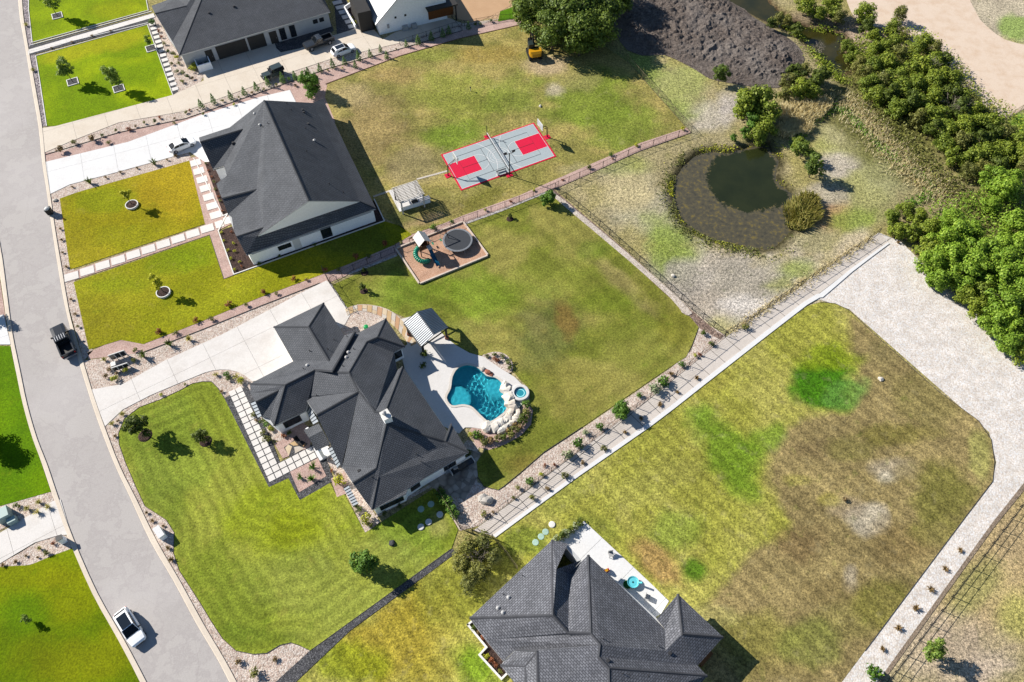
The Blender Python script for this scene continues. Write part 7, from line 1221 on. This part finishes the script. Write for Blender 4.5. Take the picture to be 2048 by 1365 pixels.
plants('in the mulch bed of the gabled house', [(412, 330, 'olive', .6), (417.6, 343, 'rust', .6), (424.6, 356, 'rust', .6), (429, 367, 'olive', .7), (431.5, 381, 'olive', .6), (438, 395, 'rust', .6), (441, 404, 'olive', .6), (446, 424, 'rust', .6), (442.6, 467, 'yell', .6), (463, 466, 'rust', .6), (448, 484, 'yell', .6), (468, 489, 'yell', .6), (457, 502, 'yell', .6), (471, 505, 'yell', .6), (462, 520, 'yell', .6), (480, 526, 'yell', .6), (471, 541, 'yell', .6), (484, 535, 'rust', .6)], 'mulch bed plants')
plants('in the stepped planter of the lower house', [(948, 1256, 'green', .9), (957, 1266, 'brown', .7), (965, 1277, 'rust', .7), (972, 1313, 'yell', .8), (982, 1322, 'rust', .9), (990, 1330, 'rust', .9), (1002, 1344, 'olive', .7)], 'stepped planter plants')
plants('beside the upper corner of the white patio', [(1112, 1082, 'silver', 1.4), (1122, 1076, 'green', 1.5), (1132, 1070, 'silver', 1.5), (1142, 1064, 'green', 1.3), (1152, 1054, 'silver', 1.2), (1160, 1048, 'green', 1.2)], 'patio corner bushes')
plants('against the shaded house walls, from the left', [(520, 530, 'green', .8), (560, 515, 'green', .7), (630, 492, 'green', .7), (850, 712, 'green', 1.5), (846, 735, 'green', 1.3), (936, 910, 'green', 1.3), (800, 1015, 'green', .8), (770, 1028, 'green', .8)], 'shade plants')
# planter walls of the lower house
sheet('planter_soil', [(940, 1246), (950, 1240), (1010, 1310), (1020, 1340), (1005, 1356), (962, 1311), (976, 1296)], .12, M_mulch); edging([(936, 1251), (949, 1240)], .2, .4); edging([(936, 1251), (973, 1296), (959, 1311), (1003, 1359), (1016, 1346)], .22, .4)
# ---- reeds, dry grass, vines, pond weed: masses
def scatter(name, mat, pts, h, label, seed, wd=.05, blade=True, per=None, size=.16):
    rs = np.random.default_rng(seed); P = np.array(pts); z0 = terrain(P[:, 0], P[:, 1]); n = len(P)
    if blade:
        a = rs.uniform(0, 6.28, n); L = h * rs.uniform(.5, 1.2, n); lean = L * rs.uniform(.1, .6, n); t = np.stack([-np.sin(a), np.cos(a), np.zeros(n)], 1) * wd; B = np.stack([P[:, 0], P[:, 1], z0 - .05], 1); T_ = B + np.stack([np.cos(a) * lean, np.sin(a) * lean, L], 1); m_ = B + np.stack([np.cos(a) * lean * .3, np.sin(a) * lean * .3, L * .6], 1)
        V = np.stack([B - t, B + t, m_ + t * .9, T_, m_ - t * .9], 1).reshape(-1, 3); me = mesh(name, V, [tuple(range(5 * i, 5 * i + 5)) for i in range(n)], LG[mat])
        at = me.attributes.new('Leaf', 'FLOAT', 'FACE'); at.data.foreach_set('value', rs.beta(2, 2, n).astype(np.float32))
    else:
        Nn = rs.normal(size=(n, 3)) * .5 + np.array([0, 0, .9]); Nn /= np.linalg.norm(Nn, axis=1)[:, None]; me = leafmesh(name, np.stack([P[:, 0], P[:, 1], z0 + h * rs.uniform(.1, 1, n)], 1), Nn, size, LG[mat], rs)
    return tag(link(name, me), label, 'plants', kind='stuff')
def band(px, wd, n, seed):
    rs = np.random.default_rng(seed); L = GP(smooth(px, 3, False)); L = np.array(L); d = np.r_[0, np.cumsum(np.hypot(*np.diff(L, axis=0).T))]; t = rs.uniform(0, d[-1], n); x = np.interp(t, d, L[:, 0]); y = np.interp(t, d, L[:, 1]); w_ = wd * (.5 + vnoise(t, t * 0, 3.0, seed)); return np.stack([x + rs.normal(size=n) * w_ * .5, y + rs.normal(size=n) * w_ * .5], 1)
def patchy(P, sc, th, seed): m_ = vnoise(P[:, 0], P[:, 1], sc, seed, 2) > th; return P[m_]
def clump(px, r, n, seed): rs = np.random.default_rng(seed); c = G(px)[:2]; a = rs.uniform(0, 6.28, n); q = r * np.sqrt(rs.uniform(0, 1, n)); return np.stack([c[0] + q * np.cos(a), c[1] + q * np.sin(a)], 1)
scatter('reeds', 'reed', np.vstack([clump((1606, 425), 2.7, 1300, 1), clump((1598, 445), 1.8, 600, 21), clump((1616, 405), 1.6, 500, 22)]), 1.3, 'tall olive reeds on the lower right edge of the pond', 1, .06)
scatter('dry_reeds', 'straw', np.vstack([clump((1585, 232), 2.6, 700, 2), clump((1615, 222), 3.0, 900, 3), clump((1600, 255), 2.2, 600, 4), clump((1572, 265), 1.8, 400, 5), clump((1640, 212), 2.0, 400, 6)]), 1.3, 'tan dry reeds between pond and creek thicket', 2, .06)
scatter('dry_grass', 'straw', band([(1690, 200), (1715, 225), (1745, 260), (1775, 295), (1810, 335), (1850, 365), (1885, 395)], 3.2, 3600, 7), .8, 'band of straw-coloured dry grass along the thicket', 3, .06)
scatter('creek_brush', 'olive', np.vstack([band([(1705, 90), (1712, 130), (1722, 160), (1745, 210), (1790, 260), (1840, 320), (1890, 370), (1950, 410), (2010, 430)], 3.5, 3400, 8)]), 1.1, 'low olive brush in front of the thicket', 4, blade=False, size=.22)
scatter('ground_vines', 'vine', np.vstack([band([(1582, 300), (1600, 275), (1615, 250), (1640, 228), (1668, 218), (1690, 222), (1715, 250), (1755, 290), (1800, 330), (1850, 362), (1862, 372), (1850, 395), (1810, 412)], 1.1, 3000, 9), band([(1695, 85), (1706, 100), (1712, 115)], 1.2, 500, 10)]), .5, 'bright green vines creeping along the lawn edge', 5, blade=False, size=.16)
scatter('pond_weeds', 'yellow', patchy(np.vstack([band(POND[3:12] + POND[33:66:3], 1.3, 1500, 11), band(POND[48:66:3] + POND[0:2], 1.2, 900, 12)]), 2.5, .5, 3), .2, 'yellowish weeds along the pond margin', 6, blade=False, size=.14)
scatter('bank_weeds', 'olive', patchy(band([(1400, 290), (1370, 312), (1350, 340), (1338, 375), (1345, 420), (1362, 450), (1400, 475), (1450, 492), (1505, 503), (1550, 503), (1585, 480)], 1.6, 2600, 13), 2.2, .48, 8), .22, 'olive weeds on the pond bank', 7, blade=False, size=.15)
scatter('fence_grass', 'straw', band([(1745, 478), (1650, 540), (1560, 598), (1500, 640), (1455, 668)], 1.0, 1300, 14), .5, 'dry grass along the fence by the footpath', 8, .05)
scatter('creek_bank_brush', 'thick', np.vstack([band([(1545, 30), (1580, 50), (1600, 75), (1640, 60), (1680, 75)], 1.8, 1400, 15), band([(1620, 100), (1650, 130), (1670, 155), (1690, 165)], 1.5, 900, 16)]), .8, 'green brush on the creek banks', 9, blade=False, size=.2)

def fill(px, n, seed):
    rs = np.random.default_rng(seed); P = np.array(GP(px)); a = P.min(0); b = P.max(0); q = rs.uniform(a, b, (n * 4, 2)); return q[inpoly(q[:, 0], q[:, 1], GP(px))][:n]
TZ = [(1700, 90), (1760, 70), (1850, 75), (1905, 130), (1960, 205), (2060, 250), (2060, 340), (1960, 350), (1870, 290), (1800, 230), (1740, 180), (1712, 130)]
scatter('thicket_undergrowth', 'thick', fill(TZ, 9000, 31), 2.4, 'tangled green undergrowth filling the thicket', 31, blade=False, size=.2); scatter('thicket_scrub', 'olive', patchy(fill(TZ, 7000, 32), 4.0, .5, 4), 2.8, 'dull olive scrub between the thicket trees', 32, blade=False, size=.2)
scatter('grove_undergrowth', 'lime', fill([(1850, 420), (1990, 380), (2070, 400), (2070, 690), (1990, 640), (1900, 560), (1850, 510)], 6000, 33), 2.6, 'leafy undergrowth of the grove', 33, blade=False, size=.2)
